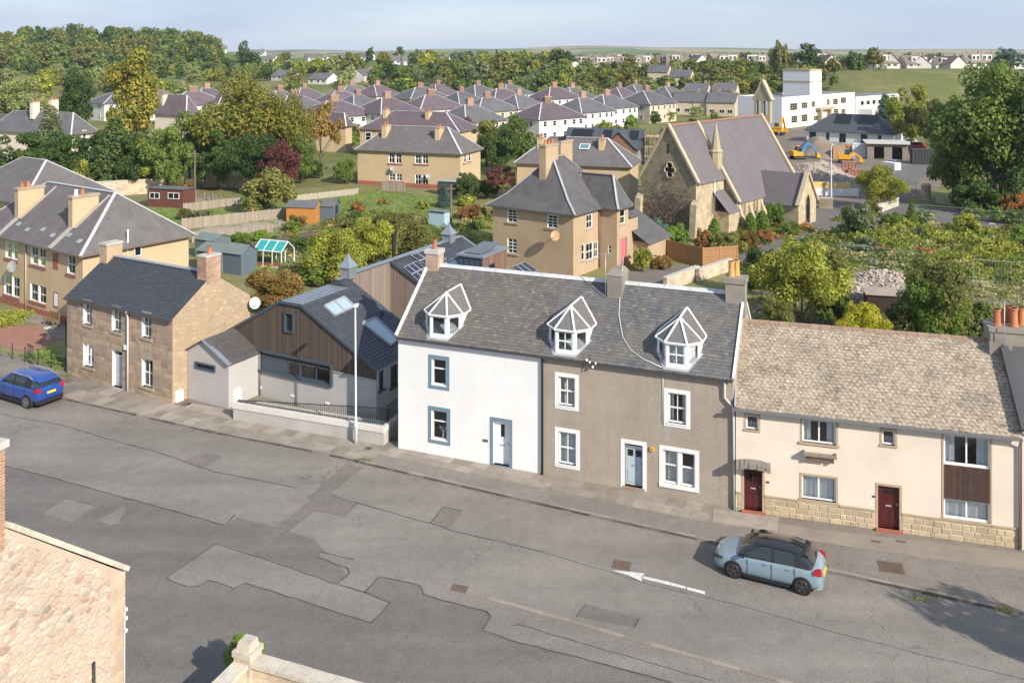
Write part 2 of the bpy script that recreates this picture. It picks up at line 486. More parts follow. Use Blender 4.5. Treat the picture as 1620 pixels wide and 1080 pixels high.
def door(par, P, a0, a1, z0, z1, mat, depth=.18, surround=None, panels=True, light=None, fan=0.0, fr=UPVC, step=None):
    mb = MB(); d = -depth
    zt = z1 - fan
    mb.pbox(P, a0, a1, z0, zt, d - .04, d)
    W = a1 - a0
    if panels:
        for (x0, x1, y0, y1) in ((.12, .45, .08, .40), (.55, .88, .08, .40), (.12, .45, .5, .9), (.55, .88, .5, .9)):
            if light and y0 > .45: continue
            mb.pbox(P, a0 + x0 * W, a0 + x1 * W, z0 + y0 * (zt - z0), z0 + y1 * (zt - z0), d, d + .018)
    o = mb.build('door', mat, par)
    h = MB(); h.pbox(P, a0 + .84 * W, a0 + .93 * W, z0 + .98, z0 + 1.03, d, d + .06); h.build('handle', LEAD, o)
    l = MB(); l.pbox(P, a0 + .36 * W, a0 + .64 * W, z0 + .88, z0 + .94, d + .019, d + .03); l.build('letterbox', LEAD, o)
    if light:
        for (x0, x1, y0, y1) in light:
            g = MB(); g.pbox(P, a0 + x0 * W, a0 + x1 * W, z0 + y0 * (zt - z0), z0 + y1 * (zt - z0), d, d + .012); g.build('pane', DARKGL, o)
    if fan:
        f = MB()
        f.pbox(P, a0, a1, zt, zt + .05, d - .03, d + .02); f.pbox(P, a0, a1, z1 - .05, z1, d - .03, d + .02)
        f.pbox(P, a0, a0 + .05, zt + .05, z1 - .05, d - .03, d + .02); f.pbox(P, a1 - .05, a1, zt + .05, z1 - .05, d - .03, d + .02)
        f.build('fanlight_frame', fr, o)
        g = MB(); g.pbox(P, a0 + .05, a1 - .05, zt + .05, z1 - .05, d - .02, d - .01); g.build('pane', DARKGL, o)
    if surround:
        sw, sm, pr = surround
        s = MB()
        s.pbox(P, a0 - sw, a1 + sw, z1, z1 + sw, -.02, pr)
        s.pbox(P, a0 - sw, a0, z0 - .1, z1, -.02, pr); s.pbox(P, a1, a1 + sw, z0 - .1, z1, -.02, pr)
        s.build('surround', sm, o)
    if step:
        s = MB(); s.pbox(P, a0 - .1, a1 + .1, 0, z0, d - .05, step[1]); s.build('doorstep', step[0], o)
    return o

def pot(parent, c, h, r, mat, n=12):
    mb = MB()
    mb.lathe(c, [(r * 1.1, 0), (r * 1.12, .06), (r, .09), (r * .9, h * .5), (r * .86, h - .1), (r * 1.05, h - .08), (r * 1.08, h), (r * .8, h), (r * .78, h - .15)], n)
    return mb.build('chimney_pot', mat, parent, smooth=False)

def chimney(par, u0, u1, v0, v1, z0, z1, mat, cope=CONC, pots=(), name='chimney', copeh=.18, over=.07, flash=True):
    mb = MB(); mb.box(u0, u1, v0, v1, z0, z1)
    o = mb.build(name, mat, par)
    c = MB(); c.box(u0 - over, u1 + over, v0 - over, v1 + over, z1, z1 + copeh); c.build('cope', cope, o)
    for (pu, pv, h, r, m) in pots: pot(o, (pu, pv, z1 + copeh), h, r, m)
    return o

def slates(par, A, B, C, D, w, e, mat, name='slates', thick=.014, jit=.006, seed=1, skip=None, clip=None, wave=0.0, miss=0.0):
    """overlapping slates on the quad A(eave l) B(eave r) C(ridge r) D(ridge l)"""
    r = random.Random(seed)
    A, B, C, D = map(Vector, (A, B, C, D))
    ex = (B - A); L = ex.length; ex.normalize(); ey = (D - A); ey -= ex * ey.dot(ex); T = ey.length; ey.normalize(); nz = ex.cross(ey).normalized()
    if nz.z < 0: nz = -nz
    sl = (D - A).dot(ex) / T; sr = (C - B).dot(ex) / T
    mb = MB(); rows = int(T / e)
    e = T / rows
    for j in range(rows):
        t0 = j * e; x0 = sl * t0; x1 = L + sr * t0
        off = (j % 2) * w / 2 - w
        n = int((x1 - x0) / w) + 3
        for i in range(n):
            a = x0 + off + i * w; b = a + w * .965
            a = max(a, x0); b = min(b, x1)
            if b - a < w * .15: continue
            if clip and not clip((a + b) / 2, t0 + e / 2): continue
            if miss and r.random() < miss: continue
            tl = thick * r.uniform(.7, 1.5) + .012; dt = r.uniform(-jit, jit) * 1.5
            rot = r.uniform(-jit, jit)
            p = []
            for (x, t, h) in ((a, t0 - .02 + dt + rot, tl), (b, t0 - .02 + dt - rot, tl + r.uniform(-.002, .004)), (b, t0 + e + .01, .006), (a, t0 + e + .01, .006)):
                p.append(A + ex * x + ey * t + nz * h)
            q0, q1 = p[0] - nz * tl, p[1] - nz * tl
            n0 = len(mb.v); mb.v += [tuple(x) for x in p + [q0, q1]]
            if wave:
                # rolled tile: raised middle line
                pm0 = (p[0] + p[1]) / 2 + nz * wave; pm1 = (p[2] + p[3]) / 2 + nz * wave
                mb.v += [tuple(pm0), tuple(pm1)]
                for f in ((0, 6, 7, 3), (6, 1, 2, 7), (4, 5, 1, 6, 0)): mb.f.append(tuple(n0 + k for k in f)); mb.m.append(0)
            else:
                for f in ((0, 1, 2, 3), (4, 5, 1, 0)): mb.f.append(tuple(n0 + k for k in f)); mb.m.append(0)
    me = bpy.data.meshes.new(name); me.from_pydata(mb.v, [], mb.f); me.materials.append(mat); me.update()
    o = bpy.data.objects.new(name, me); COL.objects.link(o); o.parent = par; o['kind'] = 'stuff'
    return o

def bars(name, par, segs, w, h, mat, kind=None):
    mb = MB()
    for a, b in segs: mb.bar(a, b, w, h)
    return mb.build(name, mat, par, kind=kind)

def pipe(par, pts, r, mat, name='downpipe', n=8):
    mb = MB(); mb.tube(pts, r, n); return mb.build(name, mat, par, smooth=True)

def dish(par, c, n, r, mat, armmat=None, back=.35, name='satellite_dish'):
    """bowl facing n with an arm back to the wall"""
    n = Vector(n).normalized(); x = n.cross(Vector((0, 0, 1))).normalized(); y = x.cross(n); c = Vector(c)
    mb = MB(); K, N = 4, 18; base = 0
    mb.v.append(tuple(c - n * r * .22))
    for k in range(1, K + 1):
        rr = r * k / K; dz = -r * .22 * (1 - (k / K) ** 2)
        for i in range(N):
            a = 2 * math.pi * i / N; mb.v.append(tuple(c + (x * math.cos(a) + y * math.sin(a) * 1.08) * rr + n * dz))
    for i in range(N): mb.f.append((0, 1 + i, 1 + (i + 1) % N)); mb.m.append(0)
    for k in range(K - 1):
        for i in range(N):
            a = 1 + k * N; mb.f.append((a + i, a + (i + 1) % N, a + N + (i + 1) % N, a + N + i)); mb.m.append(0)
    o = mb.build(name, mat, par, smooth=True)
    a = MB(); a.bar(c - n * r * .2, c - n * back, .05); a.bar(c - n * r * .2 - y * r, c + n * r * .7 - y * r * .3, .03); a.bar(c + n * r * .6 - y * r * .35, c + n * r * .78 - y * r * .25, .09)
    a.build('arm', armmat or mat, o)
    return o

def hip_roof(par, u0, u1, v0, v1, ze, zr, mat, over=.35, inset=None, flash=LEADW, fw=.16, axis=None, name='roof', fascia=None, thick=.1, rise=0):
    """hipped roof over the rectangle; ridge along the longer side"""
    U0, U1, V0, V1 = u0 - over, u1 + over, v0 - over, v1 + over
    L, D = U1 - U0, V1 - V0
    if axis is None: axis = 'u' if L >= D else 'v'
    if axis == 'u':
        ins = D / 2 if inset is None else inset
        ra, rb = Vector((U0 + ins, (V0 + V1) / 2, zr)), Vector((U1 - ins, (V0 + V1) / 2, zr))
    else:
        ins = L / 2 if inset is None else inset
        ra, rb = Vector(((U0 + U1) / 2, V0 + ins, zr)), Vector(((U0 + U1) / 2, V1 - ins, zr))
    c = [Vector((U0, V0, ze)), Vector((U1, V0, ze)), Vector((U1, V1, ze)), Vector((U0, V1, ze))]
    mb = MB()
    if axis == 'u': fs = [[c[0], c[1], rb, ra], [c[1], c[2], rb], [c[2], c[3], ra, rb], [c[3], c[0], ra]]
    else: fs = [[c[0], c[1], ra], [c[1], c[2], rb, ra], [c[2], c[3], rb], [c[3], c[0], ra, rb]]
    for f in fs: mb.poly(f)
    lo = [p - Vector((0, 0, thick)) for p in c]
    mb.poly(lo)
    for i in range(4): mb.poly([c[i], c[(i + 1) % 4], lo[(i + 1) % 4], lo[i]])
    o = mb.build(name, mat, par)
    if flash:
        up = Vector((0, 0, .03))
        e = [(ra + up, rb + up)]
        if axis == 'u': e += [(c[0] + up, ra + up), (c[3] + up, ra + up), (c[1] + up, rb + up), (c[2] + up, rb + up)]
        else: e += [(c[0] + up, ra + up), (c[1] + up, ra + up), (c[2] + up, rb + up), (c[3] + up, rb + up)]
        for a, b in e: bars('ridge_flashing', o, [(a, b)], fw, .06, flash)
    if fascia:
        g = MB()
        for i in range(4):
            a, b = lo[i], lo[(i + 1) % 4]
            g.bar(a + Vector((0, 0, .04)), b + Vector((0, 0, .04)), .1, .1)
        g.build('gutter', fascia, o)
    o['axis'] = axis
    return o, ra, rb

def box_walls(par, u0, u1, v0, v1, z0, z1, mat, holes=None, name='wall', depth=.14, rmat=None):
    """four walls; holes: dict side -> list of (a0,a1,z0,z1)"""
    holes = holes or {}
    mb = MB()
    wall(mb, FRONT(v0), u0, u1, z0, z1, holes.get('front', ()), depth, 0, 1 if rmat else 0)
    wall(mb, RIGHT(u1), v0, v1, z0, z1, holes.get('right', ()), depth, 0, 1 if rmat else 0)
    wall(mb, BACK(v1), u0, u1, z0, z1, holes.get('back', ()), depth)
    wall(mb, LEFT(u0), v0, v1, z0, z1, holes.get('left', ()), depth)
    return mb.build(name, [mat, rmat] if rmat else mat, par)
# ------------------------------------------------------------------ ground, roads, pavements
def sst(a, b, x):
    t = min(1, max(0, (x - a) / (b - a))); return t * t * (3 - 2 * t)

def hgt(x, y):
    """height of the land: flat town, a wooded bank behind it, a wooded hill, low hills far off"""
    t = x / max(y, 1)
    bank = sst(355, 450, y + 22 * math.sin(x * .013) + (60 if t > .3 else 0) * sst(.28, .36, t))
    lft = sst(-.30, -.12, t)
    b = bank * (13.0 * lft + 5.0 * (1 - lft))
    hill = 22 * math.exp(-(((x + 310) / 150) ** 2) - ((y - 690) / 120) ** 2)
    far = 0
    if y > 900:
        far = sst(1500, 5200, y) * (34 + 10 * math.sin(x * .0011 + 1.0) + 7 * math.sin(x * .0031) + 4 * math.sin(x * .0083 + y * .001)) - sst(900, 1500, y) * 4
    return b + hill + far

def land_mat():
    m, nt, b, out = nmat('land')
    n1 = noiset(nt, .02, 4); n2 = noiset(nt, .9, 5)
    c = mixc(nt, ramp(nt, [(.4, (0, 0, 0)), (.6, (1, 1, 1))], n1).outputs[0], (.13, .155, .045), (.20, .19, .075))
    c = mixc(nt, ramp(nt, [(.35, (0, 0, 0)), (.7, (1, 1, 1))], n2).outputs[0], c, (.10, .125, .035))
    c = mixc(nt, ramp(nt, [(.48, (0, 0, 0)), (.66, (.8, .8, .8))], noiset(nt, .06, 5, .65)).outputs[0], c, (.24, .215, .10))
    # patchwork of far fields
    v = nt.nodes.new('ShaderNodeTexVoronoi'); v.inputs['Scale'].default_value = .004; nt.links.new(mapped(nt, (1, .35, 1)), v.inputs['Vector'])
    g = nt.nodes.new('ShaderNodeNewGeometry'); sp = nt.nodes.new('ShaderNodeSeparateXYZ'); nt.links.new(g.outputs['Position'], sp.inputs[0])
    fr = nt.nodes.new('ShaderNodeMapRange'); fr.inputs['From Min'].default_value = 480; fr.inputs['From Max'].default_value = 620; nt.links.new(sp.outputs[1], fr.inputs['Value'])
    sv = nt.nodes.new('ShaderNodeSeparateColor'); nt.links.new(v.outputs['Color'], sv.inputs[0])
    fc = ramp(nt, [(0, (.10, .15, .04)), (.35, (.22, .21, .09)), (.55, (.08, .13, .03)), (.75, (.30, .25, .13)), (1, (.06, .09, .03))], sv.outputs[0], 'CONSTANT').outputs[0]
    c = mixc(nt, fr.outputs[0], c, fc)
    nt.links.new(c, b.inputs['Base Color']); b.inputs['Roughness'].default_value = .95; b.inputs['Specular IOR Level'].default_value = .1
    return m

def spaced(lims):
    out = []
    for (a, b, n) in lims: out += [a + (b - a) * i / n for i in range(n)]
    return out + [lims[-1][1]]
xs = spaced([(-12000, -2000, 20), (-2000, -600, 20), (-600, 600, 80), (600, 2000, 20), (2000, 12000, 20)])
ys = spaced([(-60, 330, 13), (330, 900, 60), (900, 2000, 22), (2000, 9000, 30), (9000, 16000, 6)])
mb = MB()
for y in ys:
    for x in xs: mb.v.append((x, y, hgt(x, y)))
nx = len(xs)
for j in range(len(ys) - 1):
    for i in range(nx - 1):
        mb.f.append((j * nx + i, j * nx + i + 1, (j + 1) * nx + i + 1, (j + 1) * nx + i)); mb.m.append(0)
ground = mb.build('ground', land_mat(), smooth=True, kind='structure')

def sheet(name, pts, z, mat, parent=None, kind=None):
    mb = MB(); mb.poly([(p[0], p[1], z) for p in pts])
    return mb.build(name, mat, parent, kind=kind)

def pxsheet(name, pxs, z, mat, parent=None, kind=None):
    return sheet(name, [gp(*p) for p in pxs], z, mat, parent, kind)

def ribbon(name, pxs, w, z, mat, parent=None, wob=.0, seed=0):
    r = random.Random(seed)
    P = [gp(*p) for p in pxs]; Q = []
    for a, b in zip(P, P[1:]):
        n = max(1, int((b - a).length / .45))
        for k in range(n): Q.append(a.lerp(b, k / n) + Vector((r.uniform(-wob, wob), r.uniform(-wob, wob), 0)))
    Q.append(P[-1])
    mb = MB()
    L, Rr = [], []
    for i, p in enumerate(Q):
        d = (Q[min(i + 1, len(Q) - 1)] - Q[max(0, i - 1)]); d.z = 0; d.normalize()
        nrm = Vector((-d.y, d.x, 0)) * (w / 2) * r.uniform(.6, 1.25)
        L.append(p + nrm); Rr.append(p - nrm)
    for i in range(len(Q) - 1):
        mb.poly([(*L[i].xy, z), (*Rr[i].xy, z), (*Rr[i + 1].xy, z), (*L[i + 1].xy, z)])
    return mb.build(name, mat, parent)

def asphalt(name, c, c2, cr=0.0, worn=None):
    m, nt, b, out = nmat(name)
    big = noiset(nt, .22, 5, .6); mid_ = noiset(nt, 1.7, 4, .6); fine = noiset(nt, 16, 4, .8)
    col = mixc(nt, ramp(nt, [(.35, (0, 0, 0)), (.65, (1, 1, 1))], big).outputs[0], c, c2)
    col = mixc(nt, 1.0, col, ramp(nt, [(.3, (.92,) * 3), (.7, (1.08,) * 3)], mid_).outputs[0], 'MULTIPLY')
    col = mixc(nt, 1.0, col, ramp(nt, [(.28, (.6,) * 3), (.72, (1.4,) * 3)], fine).outputs[0], 'MULTIPLY')
    # wheel-worn bands along the street
    wv = nt.nodes.new('ShaderNodeTexNoise'); wv.inputs['Scale'].default_value = 1.0; wv.inputs['Detail'].default_value = 4
    nt.links.new(mapped(nt, (.05, .55, 1), (0, 0, R(20))), wv.inputs['Vector'])
    col = mixc(nt, 1.0, col, ramp(nt, [(.35, (.90,) * 3), (.65, (1.09,) * 3)], wv.outputs['Fac']).outputs[0], 'MULTIPLY')
    # oil spots and pale scuffs
    col = mixc(nt, ramp(nt, [(.66, (0, 0, 0)), (.76, (.55,) * 3)], noiset(nt, .9, 5, .7)).outputs[0], col, (c[0] * .62, c[1] * .62, c[2] * .62)); col = mixc(nt, ramp(nt, [(.68, (0, 0, 0)), (.8, (.45,) * 3)], noiset(nt, 2.7, 5, .75)).outputs[0], col, (c2[0] * 1.35, c2[1] * 1.33, c2[2] * 1.3))
    if cr:
        v = nt.nodes.new('ShaderNodeTexVoronoi'); v.feature = 'DISTANCE_TO_EDGE'; v.inputs['Scale'].default_value = .42
        nv = nt.nodes.new('ShaderNodeTexNoise'); nv.inputs['Scale'].default_value = 1.6; nv.inputs['Detail'].default_value = 5
        pos = nt.nodes.new('ShaderNodeNewGeometry').outputs['Position']; nt.links.new(pos, nv.inputs['Vector'])
        av = nt.nodes.new('ShaderNodeVectorMath'); av.operation = 'ADD'; nt.links.new(pos, av.inputs[0]); nt.links.new(nv.outputs['Color'], av.inputs[1])
        nt.links.new(av.outputs[0], v.inputs['Vector'])
        f = ramp(nt, [(0, (1, 1, 1)), (.012, (0, 0, 0))], v.outputs['Distance']).outputs[0]
        g = ramp(nt, [(.5, (0, 0, 0)), (.62, (cr,) * 3)], noiset(nt, .13, 3)).outputs[0]
        col = mixc(nt, mixc(nt, 1.0, f, g, 'MULTIPLY'), col, (.055, .05, .045))
    nt.links.new(col, b.inputs['Base Color']); b.inputs['Roughness'].default_value = .9; b.inputs['Specular IOR Level'].default_value = .25
    bp = nt.nodes.new('ShaderNodeBump'); bp.inputs['Strength'].default_value = .35; bp.inputs['Distance'].default_value = .01
    nt.links.new(fine, bp.inputs['Height']); nt.links.new(bp.outputs[0], b.inputs['Normal'])
    MATS[name] = m
    return m
ASPH = asphalt('asphalt_worn', (.200, .180, .158), (.238, .214, .188), .65)
ASPH_D = asphalt('asphalt_dark', (.150, .139, .127), (.167, .155, .142), .4)
ASPH_L = asphalt('asphalt_patch', (.203, .183, .16), (.22, .198, .174))
ASPH_S = asphalt('asphalt_strip', (.17, .149, .13), (.185, .163, .142))
ASPH_P = asphalt('asphalt_footway', (.19, .168, .145), (.228, .202, .176), .5)
TAR = M('tar_seam', (.045, .043, .042), (.10, .092, .085), 3, .8)
SLABM = M('paving_slab', (.275, .237, .195), (.31, .27, .225), 1.2, .9, .25, 20, objvar=.16, dirt=(.17, .15, .125), dscale=1.3, fine=.15, fscale=45)
SLABP = M('paving_slab_pale', (.36, .315, .26), (.31, .27, .22), 1.5, .9, .2, 20, objvar=.1, dirt=(.24, .21, .18), dscale=1.5, fine=.12, fscale=45)
KERBM = M('kerb_stone', (.285, .25, .21), (.24, .21, .18), 1.5, .9, .3, 18, objvar=.15, fine=.15, fscale=45)
RWHITE = M('worn_road_paint', (.72, .71, .68), (.5, .47, .43), 3.0, .8, fine=.2, fscale=25)
IRON = M('rusty_iron', (.175, .12, .09), (.135, .097, .075), 4, .8, .4, 30)

road = sheet('road', [(-75, -20), (85, -20), (85, 24), (60, 31), gp(1620, 966), gp(1300, 896), gp(1110, 850), gp(810, 783), gp(650, 746), gp(512, 714), gp(345, 682), gp(233, 657), gp(100, 627), gp(-40, 590), (-75, 78)], .004, ASPH, kind='structure')
# dark forecourt in front
pxsheet('resurfaced_area', [(0, 737), (70, 752), (190, 785), (357, 831), (375, 818), (430, 832), (497, 853), (577, 937), (600, 912), (664, 925), (672, 940), (700, 950), (770, 967), (776, 976), (762, 996), (810, 1013),
        (1000, 1062), (1100, 1090), (1300, 1150), (1300, 1500), (-700, 1500), (-700, 740), (-100, 715)], .008, ASPH_D, road)
pxsheet('repair_patch', [(-60, 700), (0, 715), (150, 745), (357, 805), (372, 814), (357, 831), (190, 785), (70, 752), (0, 737), (-80, 718)], .0105, ASPH_L, road)
pxsheet('repair_patch', [(66, 812), (104, 789), (151, 800), (113, 826)], .012, ASPH_L, road)
pxsheet('repair_patch', [(155, 823), (192, 803), (200, 806), (190, 820), (189, 828), (175, 831)], .012, ASPH_L, road)
pxsheet('repair_patch', [(262, 915), (341, 860), (390, 872), (412, 880), (535, 925), (617, 954), (587, 985), (500, 958), (388, 922), (370, 930), (330, 918), (316, 926), (297, 928)], .012, ASPH_L, road)
pxsheet('repair_patch', [(500, 880), (508, 873), (560, 885), (664, 905), (716, 930), (740, 945), (810, 960), (1000, 1015), (1240, 1082), (1240, 1100), (1000, 1062), (810, 1013), (762, 996), (776, 976), (770, 967), (700, 950), (672, 940), (664, 925), (600, 912), (577, 937), (533, 923), (552, 908), (549, 899)], .0115, ASPH_L, road)
pxsheet('cross_trench', [(548, 733), (575, 739), (521, 782), (564, 795), (545, 816), (497, 808), (430, 861), (412, 873), (430, 873), (420, 882), (390, 872), (492, 790), (486, 787)], .014, ASPH_S, road)
pxsheet('repair_patch', [(458, 788), (492, 790), (480, 800), (462, 796)], .012, ASPH_L, road)
pxsheet('repair_patch', [(680, 828), (702, 802), (733, 808), (712, 835)], .010, ASPH_S, road)
pxsheet('repair_patch', [(912, 975), (927, 955), (1012, 978), (1004, 992)], .010, ASPH_S, road)
pxsheet('repair_patch', [(290, 730), (325, 717), (352, 724), (318, 742)], .010, ASPH_S, road)
sd = 0
for pts, w in [([(0, 735), (70, 752), (190, 785), (357, 831), (372, 814)], .07), ([(262, 915), (341, 860)], .06), ([(341, 860), (412, 882), (535, 925), (577, 937), (617, 954), (587, 985), (500, 958), (388, 922), (370, 930), (330, 918), (316, 926), (297, 928), (262, 915)], .06),
               ([(577, 937), (600, 912), (664, 925), (672, 940), (700, 950), (770, 967), (776, 976), (762, 996), (810, 1013), (1000, 1062), (1100, 1090)], .07), ([(533, 923), (552, 908), (549, 899), (500, 880), (508, 873), (560, 885)], .07),
               ([(486, 787), (575, 739)], .04), ([(335, 745), (462, 770), (470, 772)], .06), ([(521, 782), (564, 795), (545, 816)], .05), ([(497, 808), (400, 880)], .04), ([(66, 812), (104, 789), (151, 800)], .04),
               ([(564, 795), (680, 828), (720, 840), (860, 873)], .05), ([(680, 828), (702, 802), (733, 808)], .05), ([(0, 655), (95, 672), (190, 700), (240, 712)], .05), ([(290, 730), (325, 717), (352, 724)], .04),
               ([(240, 712), (335, 745)], .05), ([(912, 975), (927, 955)], .04), ([(1004, 992), (1012, 978)], .05), ([(860, 873), (925, 893), (1030, 925), (1180, 960), (1320, 1000), (1500, 1045), (1640, 1080)], .035),
               ([(810, 990), (822, 988), (1000, 1040), (1130, 1078)], .05), ([(500, 690), (480, 712)], .02),
               ([(640, 800), (655, 786)], .02)]:
    sd += 1
    ribbon('tar_seam', pts, w * (.75 if w > .045 else .5), .018, TAR, road, .03, sd)
# worn white lane arrow
mb = MB()
for poly in ([(967, 902), (1020, 907), (1017, 911), (1015, 920), (1003, 914), (990, 909)], [(1016, 911), (1060, 921), (1060, 926), (1015, 915)], [(1061, 921.5), (1086, 928), (1085, 932), (1061, 926.5)], [(1087, 928.5), (1116, 936), (1115, 940.5), (1087, 933)]):
    mb.poly([(*gp(*p).xy, .021) for p in poly])
mb.build('lane_arrow', RWHITE, road)
def grate(px, py, w, d, th, mat, name, par, z=.02, nb=6, label=None):
    c = gp(px, py); mb = MB(); f = Fr(c, th)
    for (a0, a1, b0, b1) in ((-w, w, -d, -d + .05), (-w, w, d - .05, d), (-w, -w + .05, -d + .05, d - .05), (w - .05, w, -d + .05, d - .05)):
        mb.slab([f.w(a0, b0, z + .012), f.w(a1, b0, z + .012), f.w(a1, b1, z + .012), f.w(a0, b1, z + .012)], .03)
    for i in range(nb):
        a = -w + .08 + (2 * w - .16) * i / (nb - 1)
        mb.slab([f.w(a - .02, -d + .05, z + .01), f.w(a + .02, -d + .05, z + .01), f.w(a + .02, d - .05, z + .01), f.w(a - .02, d - .05, z + .01)], .02)
    mb.build(name, mat, par)
TH0 = R(19)
grate(727, 931, .3, .2, R(16), IRON, 'drain_grate', road)
grate(984, 894, .33, .3, R(16), IRON, 'manhole_cover', road, nb=12)

# pavement on the house side: raised sheet, kerb stones, flagstones
KERB = [(-40, 596), (0, 606), (100, 632), (233, 662), (290, 675), (345, 687), (445, 706), (512, 719), (650, 752), (810, 789), (960, 823), (1110, 856), (1300, 904), (1620, 974), (1740, 1001)]
INNER = [(-40, 556), (0, 566), (106, 593), (273, 642), (360, 662), (369, 667), (607, 708), (630, 712), (1160, 808), (1164, 811), (1614, 873), (1740, 890)]
KP = [gp(*p) for p in KERB]; IP = [gp(*p) for p in INNER]
PH = .11
back_in = [gp(-40, 520), gp(300, 600), gp(640, 690), gp(1160, 790), gp(1614, 850), gp(1740, 862)]
mb = MB(); mb.slab([Vector((p.x, p.y, PH)) for p in KP + list(reversed(back_in))], .1)
pavement = mb.build('pavement', ASPH_P, kind='structure')
def poly_at(P, s):
    for a, b in zip(P, P[1:]):
        L = (b - a).length
        if s <= L: return a.lerp(b, s / L), (b - a).normalized()
        s -= L
    return P[-1], (P[-1] - P[-2]).normalized()
def plen(P): return sum((b - a).length for a, b in zip(P, P[1:]))
def kerbs(P, par, z1, z0=-.05, w=.15, ln=.92, side=1, mat=KERBM, lo=.0):
    s = 0; T = plen(P)
    while s < T - .3:
        e = min(T, s + ln * rnd.uniform(.9, 1.15))
        a, d = poly_at(P, s + .006); b, _ = poly_at(P, e - .006); d = (b - a).normalized(); n = Vector((-d.y, d.x, 0)) * side * w
        zz = z1 + rnd.uniform(-.006, .006)
        mb = MB(); mb.slab([Vector((*q.xy, zz)) for q in (a, b, b + n, a + n)], zz - z0)
        mb.build('kerb_stone', mat, par); s = e
kerbs(KP, pavement, PH + .012)
# flagstones in two or three rows between the houses and the kerb
def inner_at_x(P, x):
    for a, b in zip(P, P[1:]):
        if a.x <= x <= b.x: return a.lerp(b, (x - a.x) / (b.x - a.x))
    return P[-1]
IPm = [p for i, p in enumerate(IP)]
def slab_row(s0, s1, fa, fb, wmin, wmax, pale):
    s = s0
    while s < s1:
        e = s + rnd.uniform(wmin, wmax)
        q = []
        for ss in (s + .008, e - .008):
            k, d = poly_at(KP, ss); n = Vector((-d.y, d.x, 0))
            # distance from kerb to building line along n
            best = None
            for a, b in zip(IPm, IPm[1:]):
                den = n.x * (b.y - a.y) - n.y * (b.x - a.x)
                if abs(den) < 1e-6: continue
                t = ((a.x - k.x) * (b.y - a.y) - (a.y - k.y) * (b.x - a.x)) / den
                w = ((a.x - k.x) * n.y - (a.y - k.y) * n.x) / den
                if 0 <= w <= 1 and t > 0 and (best is None or t < best): best = t
            best = best or 2.0
            q.append((k, n, best))
        P4 = []
        for (k, n, T), ff in ((q[0], fa), (q[1], fa), (q[1], fb), (q[0], fb)):
            d = ff(T); P4.append(k + n * d)
        z = PH + .012 + rnd.uniform(0, .006)
        mb = MB(); mb.slab([Vector((p.x, p.y, z)) for p in P4], .03)
        mb.build('paving_slab', SLABP if rnd.random() < pale else SLABM, pavement)
        s = e
def skerb(px):  # arc length on the kerb at a pixel column
    s = 0
    for (p, q), (a, b) in zip(zip(KERB, KERB[1:]), zip(KP, KP[1:])):
        if p[0] <= px <= q[0]:
            t = (px - CX) / FPX; den = (b.x - a.x) - t * (b.y - a.y)
            return s + (b - a).length * ((t * a.y - a.x) / den)
        s += (b - a).length
    return s
g = .012
slab_row(skerb(95), skerb(560), lambda T: .16, lambda T: .16 + (T - .2) * .48 - g, .55, 1.0, .16)
slab_row(skerb(110), skerb(585), lambda T: .16 + (T - .2) * .48, lambda T: T - .03, .6, 1.1, .20)
slab_row(skerb(560), skerb(1132), lambda T: .16 + max(.05, T * .42), lambda T: .16 + T * .42 + (T - .16 - T * .42) * .5 - g, .6, .95, .06)
slab_row(skerb(585), skerb(1118), lambda T: .16 + T * .42 + (T - .16 - T * .42) * .5, lambda T: T - .02, .6, 1.0, .05)
CONCP = M('concrete_footway', (.29, .25, .205), (.25, .215, .18), .9, .92, .2, 25, dirt=(.19, .165, .14), dscale=.7, fine=.15, fscale=40)
pxsheet('concrete_strip', [(1233, 832), (1300, 842), (1614, 878), (1740, 893), (1740, 920), (1620, 907), (1500, 892), (1232, 851)], PH + .006, CONCP, pavement)
s = MB(); s.slab([Vector((*gp(*p).xy, PH + .03)) for p in [(1129, 809), (1232, 822), (1231, 846), (1127, 829)]], .04); s.build('concrete_slab', SLABP, pavement)
EDGE = [gp(*p) for p in [(1232, 851), (1500, 892), (1620, 907), (1740, 922)]]
kerbs(EDGE, pavement, PH + .012, PH - .02, .1, .9)
grate(1410, 902, .45, .4, R(15), IRON, 'cable_cover', pavement, PH + .004, 14)
grate(1386, 861, .18, .07, R(16), IRON, 'drain_cover', pavement, PH + .012, 8)
grate(1426, 861, .18, .07, R(16), IRON, 'drain_cover', pavement, PH + .012, 8)
grate(583, 713, .18, .14, R(20), IRON, 'drain_cover', pavement, PH + .02, 8)
grate(107, 605, .35, .25, R(28), IRON, 'manhole_cover', pavement, PH + .02, 12)
grate(295, 642, .28, .2, R(28), IRON, 'manhole_cover', pavement, PH + .02, 12)
# kerb between the street and the forecourt
KP2 = [gp(*p) for p in [(738, 936), (810, 954), (1000, 1008), (1245, 1077), (1330, 1102)]]
kerbs(KP2, road, .035, -.02, .17, 1.0, -1)
pxsheet('bridge_step', [(300, 640), (361, 652), (369, 668), (352, 665), (290, 650)], PH + .03, SLABP, pavement)
